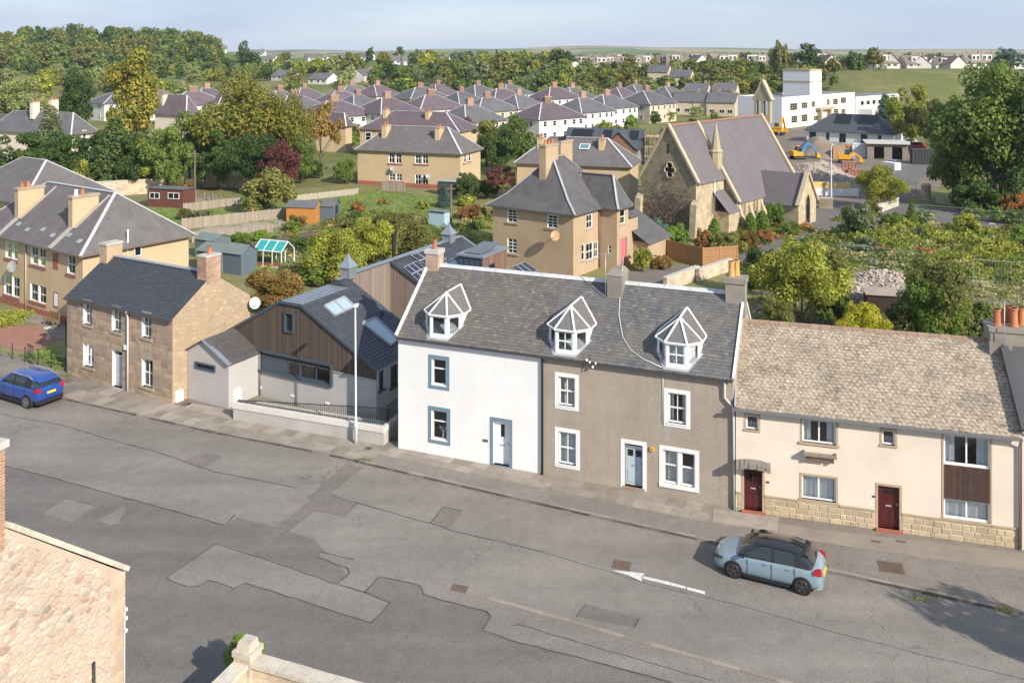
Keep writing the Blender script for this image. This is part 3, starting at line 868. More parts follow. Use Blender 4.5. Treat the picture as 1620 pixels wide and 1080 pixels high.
# ------------------------------------------------------------------ the street row
SL_W = M('slate_lichened', (.137, .126, .119), None, rough=.8, bump=.3, bscale=30, spec=.3, island=[(0, (.094, .090, .094)), (.15, (.137, .127, .119)), (.35, (.115, .112, .119)), (.5, (.170, .152, .127)), (.65, (.126, .121, .126)), (.8, (.203, .179, .139)), (.9, (.154, .132, .127)), (.96, (.258, .224, .163))], dirt=(.186, .168, .127), dscale=.6, fine=.15, fscale=25)
SL_B = M('slate_grey', (.128, .129, .134), None, rough=.75, bump=.3, bscale=30, spec=.35, island=[(0, (.083, .085, .095)), (.2, (.122, .126, .137)), (.4, (.144, .139, .139)), (.55, (.104, .107, .120)), (.7, (.165, .155, .142)), (.83, (.140, .116, .112)), (.92, (.232, .210, .161)), (.97, (.183, .120, .098))], dirt=(.183, .165, .134), dscale=.7, fine=.15, fscale=25)
SL_D = M('slate_dark_blue', (.055, .060, .072), None, rough=.55, bump=.15, bscale=30, spec=.4, island=[(0, (.045, .05, .062)), (.25, (.058, .064, .078)), (.5, (.068, .071, .082)), (.75, (.05, .056, .07))], fine=.1, fscale=20)
SL_P = M('slate_plain', (.09, .088, .09), (.075, .075, .08), .8, .75, dirt=(.12, .115, .10), dscale=.4)
TILE_C = M('concrete_tile_buff', (.39, .325, .25), None, rough=.92, bump=.5, bscale=22, spec=.2, island=[(0, (.385, .32, .245)), (.25, (.42, .35, .27)), (.45, (.36, .297, .227)), (.65, (.405, .34, .262)), (.85, (.325, .267, .203)), (.95, (.26, .213, .165))], dirt=(.17, .142, .112), dscale=.8, fine=.36, fscale=7)

FW = frame_px((630, 712), (1160, 808))
LW = FW.L; ZE, ZR, HD = 5.87, 8.62, 3.55
uS = FW.u(859.5)
PITCH = (ZR - ZE) / HD
def roofz(v): return ZE + PITCH * v

def terrace_half(T, u0, u1, mat, holes, sl, seed, gl, gr):
    mb = MB()
    wall(mb, FRONT(), u0, u1, 0, ZE, holes, .17)
    wall(mb, BACK(2 * HD), u0, u1, 0, ZE)
    for (u, on) in ((u0, gl), (u1, gr)):
        if on: mb.poly([(u, 0, 0), (u, 2 * HD, 0), (u, 2 * HD, ZE), (u, HD, ZR - .05), (u, 0, ZE)])
    mb.build('wall', mat, T)
    r = MB(); e = .14
    A, B, C, D = (u0, -e, ZE - e * PITCH), (u1, -e, ZE - e * PITCH), (u1, HD, ZR), (u0, HD, ZR)
    for q in ([A, B, C, D], [(u1, 2 * HD + e, A[2]), (u0, 2 * HD + e, A[2]), D, C]): r.poly(q)
    r.poly([(u0, -e, A[2] - .07), (u1, -e, A[2] - .07), (u1, 0, ZE - .07), (u0, 0, ZE - .07)]); r.poly([A, B, (u1, -e, A[2] - .07), (u0, -e, A[2] - .07)])
    ro = r.build('roof', SL_P, T)
    slates(ro, A, B, C, D, .20, .168, sl, seed=seed)
    # ridge lengths
    n = int((u1 - u0) / 1.25); st = (u1 - u0) / n
    for i in range(n):
        k = MB(); a, b = u0 + i * st + .01, u0 + (i + 1) * st - .01
        k.hexa([(a, HD - .17, ZR - .06), (b, HD - .17, ZR - .06), (b, HD + .17, ZR - .06), (a, HD + .17, ZR - .06), (a, HD - .05, ZR + .09), (b, HD - .05, ZR + .09), (b, HD + .05, ZR + .09), (a, HD + .05, ZR + .09)])
        k.build('ridge_cap', LEADW, ro)
    return ro

WT = thing('white_house', 'white harled end house with blue-grey window surrounds and one roof dormer', 'house', FW.O, FW.th)
BT = thing('roughcast_house', 'brown roughcast house with white window surrounds and pale blue front door', 'house', FW.O, FW.th)
P0 = FRONT()
# openings
def shrink(b, s): return (b[0] + s, b[1] - s, b[2] + s, b[3] - s)
wo1, wo2 = FW.fbox(678, 711, 560, 618), FW.fbox(677.6, 712.5, 641, 705)
wd = FW.fbox(775.4, 810.6, 658.5, 744.7)
w_in = [shrink(b, .17) for b in (wo1, wo2)]
d_in = (wd[0] + .16, wd[1] - .16, PH + .06, wd[3] - .16)
terrace_half(WT, 0, uS, HARL_W, w_in + [d_in], SL_W, 3, True, True)
for i, b in enumerate(w_in):
    w = window(WT, P0, *b, depth=.15, rows=2, mid=.64, fw=.08, surround=(.17, BLUEGREY, .02), curtain=None)
    sl = MB(); sl.pbox(P0, b[0] - .02, b[1] + .02, b[2], b[2] + .05, -.1, .03); sl.build('sill', WHITE, w)
door(WT, P0, *d_in, UPVC, .2, (.16, BLUEGREY, .02), panels=False, light=[(.40, .62, .62, .90)], step=(BLUEGREY, .02))
nb = FW.fbox(764, 772, 694, 699); s = MB(); s.pbox(P0, nb[0], nb[1], nb[2], nb[3], 0, .025); s.build('name_plate', M('slate_plaque', (.10, .10, .11), rough=.5), WT)
pipe(WT, [(uS - .02, -.09, .12), (uS - .02, -.09, ZE - .3), (uS - .02, -.14, ZE - .15)], .055, BLACKP)
bars('verge_board', WT, [((-.05, -.14, ZE - .05), (-.05, HD, ZR + .06)), ((-.05, 2 * HD, ZE - .05), (-.05, HD, ZR + .06))], .12, .16, WHITE)
bars('gutter', WT, [((0, -.2, ZE - .16), (uS, -.2, ZE - .16))], .1, .08, M('gutter_dark', (.06, .06, .062), rough=.5))
# small vase with twigs in the lower window and the dormer
def vase(T, u, v, z):
    o = MB(); o.lathe((u, v, z), [(.05, 0), (.07, .08), (.035, .2), (.04, .26)], 8)
    for k in range(7):
        a = k * 2.4; o.bar((u, v, z + .22), (u + .2 * math.cos(a), v + .05 * math.sin(a), z + .5 + .05 * (k % 3)), .012)
    b = o.build('vase', WHITE, None); b.location = (0, 0, 0)
    b.matrix_world = Matrix.Translation(FW.O) @ Matrix.Rotation(-FW.th, 4, 'Z')
    return b
tag(vase(WT, (w_in[1][0] + w_in[1][1]) / 2 + .1, .26, w_in[1][2] + .06), 'white vase of twigs behind the ground-floor window of the white house', 'vase')

bo = [FW.fbox(877.8, 915.6, 587.8, 650.7), FW.fbox(877.8, 917.3, 674.4, 743.8), FW.fbox(1050.7, 1092, 613, 679), FW.fbox(1043, 1106, 703, 779)]
bd = FW.fbox(982, 1023, 693, 785.5)
b_in = [shrink(b, .18) for b in bo]
bd_in = (bd[0] + .18, bd[1] - .18, PH + .16, bd[3] - .18)
terrace_half(BT, uS, LW, HARL_B, b_in + [bd_in], SL_B, 4, False, True)
for i, b in enumerate(b_in):
    cur, cs = [(CURT3, None), (CURT, None), (CURT2, 'LR'), (CURT, None)][i]
    if i == 3:
        mid_ = (b[0] + b[1]) / 2
        window(BT, P0, b[0], mid_ - .06, b[2], b[3], rows=2, cols=1, mid=.55, curtain=CURT, surround=None, name='window')
        window(BT, P0, mid_ + .06, b[1], b[2], b[3], rows=2, cols=1, mid=.55, curtain=CURT, cside='half')
        s = MB(); s.pbox(P0, mid_ - .06, mid_ + .06, b[2], b[3], -.15, -.02); s.build('mullion', WHITE, BT)
        s = MB(); sw = .18
        s.pbox(P0, b[0] - sw, b[1] + sw, b[3], b[3] + sw, -.02, .02); s.pbox(P0, b[0] - sw, b[1] + sw, b[2] - sw, b[2], -.02, .05)
        s.pbox(P0, b[0] - sw, b[0], b[2], b[3], -.02, .02); s.pbox(P0, b[1], b[1] + sw, b[2], b[3], -.02, .02); s.build('surround', WHITE, BT)
    else:
        window(BT, P0, *b, rows=2, cols=2, curtain=cur, cside=cs, surround=(.18, WHITE, .02), sill=(.05, .07, WHITE, .05))
PBLUE = M('pale_blue_paint', (.42, .52, .58), rough=.45)
door(BT, P0, *bd_in, PBLUE, .22, (.18, WHITE, .02), light=[(.12, .42, .76, .93), (.56, .88, .76, .93)], fan=.22, step=(M('red_sandstone_step', (.36, .25, .19), (.30, .21, .16), 2), .03))
ab = FW.fbox(1029, 1035, 706, 713); s = MB(); s.pbox(P0, ab[0], ab[1], ab[2], ab[3], 0, .08); al = s.build('alarm_box', M('amber_plastic', (.75, .42, .03), rough=.4), BT)
s = MB(); s.pbox(P0, ab[0] + .05, ab[1] - .05, ab[2] + .06, ab[3] - .06, .08, .085); s.build('alarm_emblem', BLACKP, al)
u1 = FW.u(1147)
pipe(BT, [(u1, -.16, ZE - .2), (u1, -.1, ZE - .45), (u1, -.1, 4.95), (LW + .02, -.1, 4.55), (LW + .05, -.1, .12)], .05, M('grey_pipe', (.55, .56, .58), rough=.4))
bars('gutter', BT, [((uS, -.2, ZE - .16), (LW, -.2, ZE - .16))], .1, .08, MATS['gutter_dark'])
bars('verge_board', BT, [((LW + .02, -.14, ZE - .05), (LW + .02, HD, ZR + .04)), ((LW + .02, 2 * HD, ZE - .05), (LW + .02, HD, ZR + .04))], .1, .14, WHITE)
uc = FW.u(1049)
pipe(BT, [(uc, -.03, 3.4), (uc, -.03, ZE - .1)], .012, WHITE, 'cable', 5)
uq = FW.u(922); pipe(BT, [(uq, -.03, ZE - .1), (uq, -.03, 5.2)], .01, BLACKP, 'cable', 5)
# cable snaking over the slates
CAB = [(983, 432), (981, 470), (979, 500), (985, 535), (998, 556), (1018, 570), (1047, 583)]
pts = []
for (x, y) in CAB:
    # intersect pixel ray with the front slope
    lo, hi = -.2, HD + 1.2
    for _ in range(40):
        v = (lo + hi) / 2; u = FW.u(x, v)
        if FW.z(y, u, v) > roofz(v): lo = v
        else: hi = v
    pts.append((FW.u(x, lo), lo, roofz(lo) + .06))
pts[0] = (pts[1][0] + .05, HD - .3, ZR + 1.3)
pipe(BT, pts, .022, M('pale_cable', (.62, .60, .56), rough=.6), 'roof_cable', 6)
def stain_mat():
    m, nt, b, out = nmat('lime_stain'); b.inputs['Base Color'].default_value = (.56, .55, .53, 1); b.inputs['Roughness'].default_value = .9
    n = noiset(nt, 1.0, 5, .6, mapped(nt, (9, 9, .9))); a = ramp(nt, [(.42, (0, 0, 0)), (.72, (.62, .62, .62))], n); nt.links.new(a.outputs[0], b.inputs['Alpha']); return m
LST = stain_mat()
for b in b_in[:3]:
    for (x0, x1) in ((b[0] - .2, b[0] + .12), (b[1] - .1, b[1] + .2)):
        s = MB(); s.poly([P0.at(x0, b[2] - .19, .004), P0.at(x1, b[2] - .19, .004), P0.at(x1, b[2] - rnd.uniform(.6, .95), .004), P0.at(x0, b[2] - rnd.uniform(.6, .95), .004)]); s.build('lime_stain', LST, BT)
# chimneys
BRICKC = rowmat('pale_brick', (.46, .27, .19), (.38, .22, .16), .075, .22, (.5, .45, .38), .012, .9)
c = FW.u(689, HD)
chimney(WT, c - .42, c + .32, HD - .35, HD + .35, ZR - .5, FW.z(400, c, HD), BRICKC, CONC, [(c - .05, HD, .5, .13, TERRA)], copeh=.22, over=.05)
CEMB = M('cement_render', (.285, .255, .215), (.24, .215, .185), 1.5, .95, .4, 30, dirt=(.17, .155, .135), dscale=1.0)
c0, c1 = FW.u(961, HD - .75), FW.u(984, HD - .75)
ch = chimney(BT, c0, c1, HD - .8, HD + .5, ZR - 1.3, FW.z(436, c0, HD - .8), CEMB, CEMB, [], copeh=.02, over=.0)
s = MB(); zt = FW.z(436, c0, HD - .8) + .02; cm = (c0 + c1) / 2
s.hexa([(c0 - .04, HD - .84, zt), (c1 + .04, HD - .84, zt), (c1 + .04, HD + .54, zt), (c0 - .04, HD + .54, zt), (c0 + .12, HD - .5, zt + .28), (c1 - .12, HD - .5, zt + .28), (c1 - .12, HD + .3, zt + .28), (c0 + .12, HD + .3, zt + .28)]); s.build('haunching', CEMB, ch)
c0, c1 = FW.u(1148, HD - .45), FW.u(1166, HD - .45)
chimney(BT, c0, LW + .12, HD - .5, HD + .4, ZR - 1.0, FW.z(447, c0, HD - .45), CEMB, CEMB, [(c0 + .22, HD - .1, .72, .15, TERRAY), (c0 + .42, HD + .18, .72, .15, TERRAY)], copeh=.24, over=.06)
# dormers
DSL = M('dormer_slate', (.125, .125, .13), (.16, .15, .135), 6, .75, .2, 20, fine=.15, fscale=22)
def dormer(T, px, curtain, cols, rows, name='dormer'):
    uc = FW.u(px, .05); D = thing(name, None, None); D.parent = T; D.location = (uc, 0, 0)
    zb, zt, za = ZE + .03, 7.06, 7.93
    pl = [(-1.0, 1.48), (-.98, .62), (-.46, .03), (.46, .03), (.98, .62), (1.0, 1.48)]
    vr = (za - ZE) / PITCH
    # cheeks
    s = MB()
    for sg in (-1, 1):
        s.poly([(sg * .98, .62, roofz(.62) - .05), (sg * 1.0, 1.5, roofz(1.5) - .05), (sg * 1.0, 1.5, zt), (sg * .98, .62, zt)])
    ck = s.build('cheek', WHITE, D)
    # three glazed faces
    for i in (1, 2, 3):
        a, b = Vector((*pl[i], 0)), Vector((*pl[i + 1], 0)); L = (b - a).length; ax = (b - a) / L; n = Vector((ax.y, -ax.x, 0))
        P = Plane(a, ax, n)
        zl = roofz(max(pl[i][1], pl[i + 1][1])) if i != 2 else zb
        s = MB(); s.pbox(P, 0, L, (zb if i == 2 else zb) - .05, zb + .16, -.05, .03); s.pbox(P, 0, .09, zb, zt, -.08, .02); s.pbox(P, L - .09, L, zb, zt, -.08, .02); s.pbox(P, 0, L, zt - .1, zt, -.08, .03)
        s.build('frame', WHITE, D)
        window(D, P, .09, L - .09, zb + .16, zt - .1, depth=.06, rows=rows if i == 2 else 1, cols=cols if i == 2 else 1, fw=.05, curtain=curtain, cside=None if curtain is CURT else 'LR')
    # faceted roof
    e = [(-1.1, 1.47), (-1.08, .58), (-.5, -.06), (.5, -.06), (1.08, .58), (1.1, 1.47)]
    E = [Vector((x, y, zt - .02)) for x, y in e]; E[0].z = E[5].z = zt - .02
    A = Vector((0, .92, za)); Rg = Vector((0, vr, za))
    r = MB()
    r.poly([E[2], E[3], A]); r.poly([E[3], E[4], A]); r.poly([E[1], E[2], A]); r.poly([E[4], E[5], Rg, A]); r.poly([E[0], E[1], A, Rg])
    ro = r.build('dormer_roof', DSL, D)
    up = Vector((0, 0, .03))
    for a, b in ((E[2], A), (E[3], A), (E[1], A), (E[4], A), (E[0], Rg), (E[5], Rg), (A, Rg)):
        bars('hip_board', ro, [(a + up, b + up)], .085, .045, WHITE)
    for a, b in ((E[0], E[1]), (E[1], E[2]), (E[2], E[3]), (E[3], E[4]), (E[4], E[5])):
        bars('eaves_board', ro, [(a, b)], .05, .07, WHITE)
    s = MB()   # lead apron
    s.poly([(-.55, -.1, ZE - .03), (.55, -.1, ZE - .03), (1.12, .75, roofz(.75) + .04), (-1.12, .75, roofz(.75) + .04)]); s.build('lead_apron', LEAD, D)
    # interior back
    s = MB(); s.poly([(-.95, 1.4, zb), (.95, 1.4, zb), (.95, 1.4, zt), (-.95, 1.4, zt)]); s.build('room_wall', INTER, D)
    return D
dormer(WT, 694, None, 1, 1)
dormer(BT, 894, None, 2, 2)
dormer(BT, 1070, CURT, 2, 2)
# aerial pole and eaves junk on the roughcast house
pipe(BT, [(FW.u(958, HD - .9), HD - .9, ZR - .6), (FW.u(958, HD - .9), HD - .9, ZR + 1.6)], .02, M('galvanised', (.45, .46, .47), rough=.5, metal=.6), 'aerial_pole', 6)
s = MB(); ua, za = FW.u(958, HD - .9), ZR + 1.5
s.bar((ua - .55, HD - .9, za), (ua + .45, HD - .9, za + .05), .015)
for k in range(7): s.bar((ua - .5 + k * .14, HD - 1.1, za), (ua - .5 + k * .14, HD - .7, za), .01)
s.build('aerial', MATS['galvanised'], BT)
s = MB()
for k, (dx, dz) in enumerate(((0, 0), (.28, -.02), (.14, -.2), (-.15, .08))): s.lathe((FW.u(935) + dx, -.22, ZE - .1 + dz), [(.02, -.06), (.05, -.04), (.05, .04), (.02, .06)], 8)
s.build('insulators', WHITE, BT)
s = MB(); s.bar((FW.u(935), -.02, ZE - .3), (FW.u(935), -.25, ZE + .2), .03); s.bar((FW.u(935) - .2, -.22, ZE - .1), (FW.u(935) + .35, -.22, ZE - .12), .03); s.build('bracket', BLACKP, BT)

# ------------------------------------------------------------------ cream house
FC = frame_px((1164, 811), (1614, 872.6))
LC = FC.L
CT = thing('cream_house', 'long cream harled house with buff tiled roof and two dark red doors', 'house', FC.O, FC.th)
ZEC = FC.z(640, 0, 0) + .08
vC = 3.9; ZRC = FC.z(507, FC.u(1172, vC), vC)
PC = (ZRC - ZEC) / vC
bx = FC.fbox
k = {'s1': bx(1177, 1203, 653, 684), 'd1': bx(1266, 1326, 658.7, 708), 's2': bx(1392, 1419.4, 676, 708.7), 'bay': bx(1490, 1569.6, 683, 831), 'l1': bx(1265, 1326, 746.7, 798.5), 'dr1': bx(1177, 1206, 739, 812), 'dr2': bx(1389, 1423, 767, 844)}
ins = {n: shrink(b, .09) for n, b in k.items() if n[0] != 'b' and n[:2] != 'dr'}
bay = k['bay']; ztop = FC.z(733, bay[0], 0); zmid = FC.z(787, bay[0], 0)
bu = (bay[0] + .07, bay[1] - .07, ztop, bay[3] - .07); bl = (bay[0] + .07, bay[1] - .07, bay[2] + .07, zmid)
dr1 = (k['dr1'][0], k['dr1'][1], PH + .1, k['dr1'][3]); dr2 = (k['dr2'][0], k['dr2'][1], PH + .1, k['dr2'][3])
mb = MB(); holes = list(ins.values()) + [bu, bl, dr1, dr2]
wall(mb, FRONT(), 0, LC, 0, ZEC, holes, .13); wall(mb, BACK(2 * vC), 0, LC, 0, ZEC)
for u in (0, LC): mb.poly([(u, 0, 0), (u, 2 * vC, 0), (u, 2 * vC, ZEC), (u, vC, ZRC - .05), (u, 0, ZEC)])
mb.build('wall', HARL_C, CT)
STT = M('buff_stone_trim', (.46, .35, .24), (.40, .30, .20), 2, .9, .2, 20)
for n in ('s1', 's2'): window(CT, P0, *ins[n], rows=1, cols=1, fw=.06, surround=(.09, STT, .015), sill=(.1, .07, STT, .05), curtain=CURT3, cside='half')
window(CT, P0, *ins['d1'], rows=1, cols=2, fw=.06, surround=(.09, STT, .015), sill=(.14, .08, STT, .07), curtain=CURT2, cside='LR')
window(CT, P0, *ins['l1'], rows=1, cols=2, fw=.06, surround=(.09, STT, .015), sill=(.12, .08, STT, .05), curtain=CURT2)
window(CT, P0, *bu, rows=1, cols=2, fw=.07, curtain=CURT2, cside='LR'); window(CT, P0, *bl, rows=1, cols=2, fw=.07, curtain=CURT2)
s = MB(); s.pbox(P0, bay[0], bay[0] + .07, bay[2], bay[3], -.02, .02); s.pbox(P0, bay[1] - .07, bay[1], bay[2], bay[3], -.02, .02); s.pbox(P0, bay[0], bay[1], bay[3] - .07, bay[3], -.02, .024); s.pbox(P0, bay[0], bay[1], bay[2], bay[2] + .07, -.02, .06); s.build('surround', STT, CT)
BROWNW = M('dark_stained_boards', (.085, .05, .038), (.06, .036, .028), 4, .6, .2, 30, objvar=.2)
nbd = 18
for i in range(nbd):
    a = bay[0] + .08 + (bay[1] - bay[0] - .16) * i / nbd; b = bay[0] + .08 + (bay[1] - bay[0] - .16) * (i + 1) / nbd - .012
    s = MB(); s.pbox(P0, a, b, zmid + .005, ztop - .005, 0, .02 + .006 * (i % 2)); s.build('board', BROWNW, CT)
DRED = M('dark_red_door', (.075, .012, .014), rough=.3, spec=.5, coat=.3)
REDSTEP = M('red_step', (.40, .13, .08), (.32, .11, .075), 3, .8)
for dd in (dr1, dr2): door(CT, P0, *dd, DRED, .14, (.1, STT, .015), step=(REDSTEP, .18), light=[(.3, .44, .62, .84), (.56, .7, .62, .84)] if dd is dr1 else [(.25, .75, .8, .88)], panels=True)
for (x0, x1, y0, y1) in ((1212, 1217, 760.5, 764), (1380, 1385, 783, 786.5)):
    b = bx(x0, x1, y0, y1); s = MB(); s.pbox(P0, *b, 0, .02); s.build('number_plate', M('dark_plate', (.09, .07, .05), rough=.4), CT)
b = bx(1164, 1218.5, 727, 745)   # stone canopy, slightly arched
s = MB(); N = 8
for i in range(N):
    f0, f1 = i / N, (i + 1) / N; a0, a1 = b[0] + .02 + (b[1] - b[0]) * f0, b[0] + .02 + (b[1] - b[0]) * f1 - .004
    h0 = b[2] + .16 + .10 * math.sin(math.pi * (f0 + f1) / 2); s.pbox(P0, a0, a1, h0 - .05, h0 + .17, 0, .5 + .03 * (i % 2))
s.build('door_canopy', M('weathered_stone', (.22, .20, .175), (.28, .25, .21), 4, .95, .6, 20), CT)
# stone plinth built of single stones, with a string course over it
PLM = M('golden_stone', (.50, .40, .265), (.43, .34, .22), 3, .9, .4, 25, objvar=.14, dirt=(.32, .25, .16), dscale=1.5)
zpl = FC.z(785, FC.u(1210), 0)
def cut(a0, a1, z0, z1, holes):
    iv = [(a0, a1)]
    for h in holes:
        if h[2] < z1 - .02 and h[3] > z0 + .02:
            nv = []
            for (p, q) in iv:
                if h[1] <= p or h[0] >= q: nv.append((p, q)); continue
                if h[0] > p: nv.append((p, h[0]))
                if h[1] < q: nv.append((h[1], q))
            iv = nv
    return iv
def stone_piece(P, a0, a1, z0, z1, pr, r, j=.012):
    mb = MB(); b = min(.02, (z1 - z0) * .2)
    q = []
    for d, s in ((-.03, 0), (pr * .55, 0), (pr, b)):
        q.append([P.at(a0 + s + r.uniform(0, j), z0 + s + r.uniform(0, j), d), P.at(a1 - s - r.uniform(0, j), z0 + s + r.uniform(0, j), d), P.at(a1 - s - r.uniform(0, j), z1 - s - r.uniform(0, j), d), P.at(a0 + s + r.uniform(0, j), z1 - s - r.uniform(0, j), d)])
    for k in range(2):
        for i in range(4): mb.poly([q[k][i], q[k][(i + 1) % 4], q[k + 1][(i + 1) % 4], q[k + 1][i]])
    mb.poly(q[2])
    return mb
def courses(par, P, a0, a1, z0, z1, holes, rh, wr, mats, name='stone', seed=1, gap=.012, pr=(.012, .03), maxn=300, edge=None):
    r = random.Random(seed); z = z0; n = 0; rest = MB()
    while z < z1 - .04:
        h = min(r.uniform(*rh), z1 - z)
        if z1 - z - h < .06: h = z1 - z
        for (p, q) in cut(a0, a1, z, z + h, holes):
            a = p
            while a < q - .02:
                w = r.uniform(*wr)
                if q - a - w < wr[0] * .6: w = q - a
                m = stone_piece(P, a + gap / 2, a + w - gap / 2, z + gap / 2, z + h - gap / 2, r.uniform(*pr), r)
                if n < maxn: m.build(name, r.choice(mats), par)
                else:
                    k = len(rest.v); rest.v += m.v; rest.f += [tuple(i + k for i in f) for f in m.f]; rest.m += m.m
                n += 1; a += w
        z += h
    if rest.f: rest.build(name + 's', mats[0], par, kind='stuff')
dh = [(d[0] - .1, d[1] + .1, 0, d[3]) for d in (dr1, dr2)]
courses(CT, P0, .05, LC, .10, zpl, dh + [(bay[0], bay[1], bay[2], 9), (ins['l1'][0] - .09, ins['l1'][1] + .09, ins['l1'][2] - .1, 9)], (.17, .26), (.22, .5), [PLM], seed=5)
for (p, q) in cut(.02, LC, zpl, zpl + .07, dh + [(bay[0], bay[1], bay[2], 9), (ins['l1'][0] - .15, ins['l1'][1] + .15, ins['l1'][2] - .1, 9)]):
    s = MB(); s.pbox(P0, p, q, zpl, zpl + .07, -.02, .05); s.build('string_course', STT, CT)
# window box
b = bx(1271, 1323, 711, 726)
wb = thing('window_box', 'weathered wooden window box bracketed under the upper casement of the cream house', 'window box', FC.O, FC.th)
s = MB(); s.pbox(P0, b[0], b[1], b[3] - .12, b[3] - .06, .02, .34); s.build('base', M('grey_wood', (.33, .28, .23), (.25, .21, .17), 6, .9, objvar=.1), wb)
s = MB(); s.pbox(P0, b[0], b[1], b[3] - .06, b[3] + .02, .30, .36); s.pbox(P0, b[0], b[0] + .05, b[3] - .06, b[3] + .02, .02, .3); s.pbox(P0, b[1] - .05, b[1], b[3] - .06, b[3] + .02, .02, .3); s.build('rail', MATS['grey_wood'], wb)
for t in (.12, .88):
    a = b[0] + (b[1] - b[0]) * t; s = MB(); s.pbox(P0, a - .06, a + .06, b[3] - .36, b[3] - .12, 0, .22); s.build('bracket', M('brown_wood', (.16, .09, .055), (.2, .115, .07), 5, .8), wb)
s = MB(); s.pbox(P0, b[0] + .3, b[1] - .3, b[3] - .3, b[3] - .13, .03, .25); s.build('trough', MATS['brown_wood'], wb)
# roof
r = MB(); e = .22
A, B, C_, D = (0, -e, ZEC - e * PC), (LC + .02, -e, ZEC - e * PC), (LC + .02, vC, ZRC), (0, vC, ZRC)
r.poly([A, B, C_, D]); r.poly([(LC, 2 * vC + e, A[2]), (0, 2 * vC + e, A[2]), D, C_]); r.poly([(0, -e, A[2] - .05), (LC, -e, A[2] - .05), (LC, 0, ZEC - .06), (0, 0, ZEC - .06)])
ro = r.build('roof', TILE_C, CT)
slates(ro, A, B, C_, D, .215, .172, TILE_C, 'roof_tiles', thick=.022, jit=.012, seed=8, wave=.014)
n = int(LC / .45)
for i in range(n):
    kk = MB(); kk.tube([(LC * i / n + .005, vC, ZRC - .02), (LC * (i + 1) / n - .01, vC, ZRC - .02)], [.13, .125], 10); kk.build('ridge_tile', M('ridge_tile_red', (.33, .22, .16), (.27, .19, .14), 4, .9, objvar=.15), ro)
bars('gutter', CT, [((-.15, -.3, A[2] - .04), (LC + .02, -.3, A[2] - .04))], .12, .1, M('gutter_grey', (.17, .17, .175), rough=.5))
pipe(CT, [(LC - .05, -.28, A[2] - .1), (LC - .05, -.08, A[2] - .4), (LC - .05, -.08, .12)], .045, MATS['gutter_grey'])
bars('verge', CT, [((-.02, -.2, ZEC - .1), (-.02, vC, ZRC + .02))], .08, .12, LEAD)
# skew and next house with its stack at the right hand end
NT = thing('end_house', 'neighbouring house with broad rendered chimney stack and red pots', 'house', FC.O, FC.th)
s = MB(); wall(s, FRONT(-.02), LC + .06, LC + 7, 0, ZEC); wall(s, BACK(7.9), LC + .06, LC + 7, 0, ZEC); s.poly([(LC + .06, -.02, 0), (LC + .06, 7.9, 0), (LC + .06, 7.9, ZEC + .25), (LC + .06, vC, ZRC + .5), (LC + .06, -.02, ZEC + .25)]); s.build('wall', HARL_C, NT)
s = MB(); s.poly([(LC + .2, -.25, ZEC + .1), (LC + 7, -.25, ZEC + .1), (LC + 7, vC, ZRC + .35), (LC + .2, vC, ZRC + .35)]); s.poly([(LC + .2, 8, ZEC + .1), (LC + 7, 8, ZEC + .1), (LC + 7, vC, ZRC + .35), (LC + .2, vC, ZRC + .35)]); s.build('roof', SL_P, NT)
bars('skew', NT, [((LC + .12, -.3, ZEC + .2), (LC + .12, vC - .7, ZRC - .05)), ((LC + .12, 7.9, ZEC + .2), (LC + .12, vC + .8, ZRC - .1))], .3, .18, M('dark_flashing', (.07, .075, .08), rough=.6))
cu0 = FC.u(1567, vC - .6)
zc = FC.z(520, cu0, vC - .5)
chh = chimney(NT, cu0, LC + 2.0, vC - .55, vC + .75, ZRC - 1.6, zc - .1, CEMB, CEMB, [], copeh=.16, over=.06)
for (px, dv, h) in ((1577, -.1, .62), (1583, .3, .5), (1597, .35, .68), (1604, -.05, .7), (1616, .3, .65)):
    uu = FC.u(px, vC + dv); pot(chh, (uu, vC + dv, zc + .06), h + .12, .17, TERRA)
s = MB(); uu = FC.u(1566, vC - .8); s.box(uu, uu + .9, vC - .75, vC - .4, ZRC - 1.5, ZRC + .1); s.build('chimney_shoulder', CEMB, chh)
pipe(NT, [(FC.u(1589, vC - .8), vC - .8, ZRC - .6), (FC.u(1589, vC - .8), vC - .8, ZRC + 2.0)], .02, MATS['galvanised'], 'aerial_pole', 6)
s = MB(); ua = FC.u(1589, vC - .8); s.bar((ua - .6, vC - .8, ZRC + 1.9), (ua + .4, vC - .8, ZRC + 1.95), .015)
for q in range(7): s.bar((ua - .55 + q * .14, vC - 1.0, ZRC + 1.9), (ua - .55 + q * .14, vC - .6, ZRC + 1.9), .01)
s.bar((ua - .5, vC - .8, ZRC + .95), (ua + .2, vC - .8, ZRC + 1.0), .015); s.build('aerial', MATS['galvanised'], NT)

# ------------------------------------------------------------------ old stone house
FS = frame_px((106, 594), (273, 642))
LS = FS.L; ZES = 4.95
dS = FS.loc(gp(396, 462, ZES)); DS = FS.v(396, LS)
vS = DS / 2; ZRS = FS.z(432, LS, vS)
ST = thing('stone_house', 'old two-storey rubble stone house with dark slate roof and pale blue door', 'house', FS.O, FS.th)
PS = (ZRS - ZES) / vS
sw = [FS.fbox(*q) for q in ((132, 145, 479, 515), (177, 191, 489, 526), (224.5, 239, 498, 536), (132, 148, 542.5, 582.5), (224.5, 241.5, 566.5, 614.5))]
sdr = FS.fbox(178, 193, 553, 619); sdr = (sdr[0], sdr[1], PH + .05, sdr[3])
MORT = M('lime_mortar', (.40, .31, .215), (.36, .275, .19), 3, .95, .4, 30)
mb = MB(); wall(mb, FRONT(), 0, LS, 0, ZES, sw + [sdr], .22, 0, 1); wall(mb, BACK(DS), 0, LS, 0, ZES)
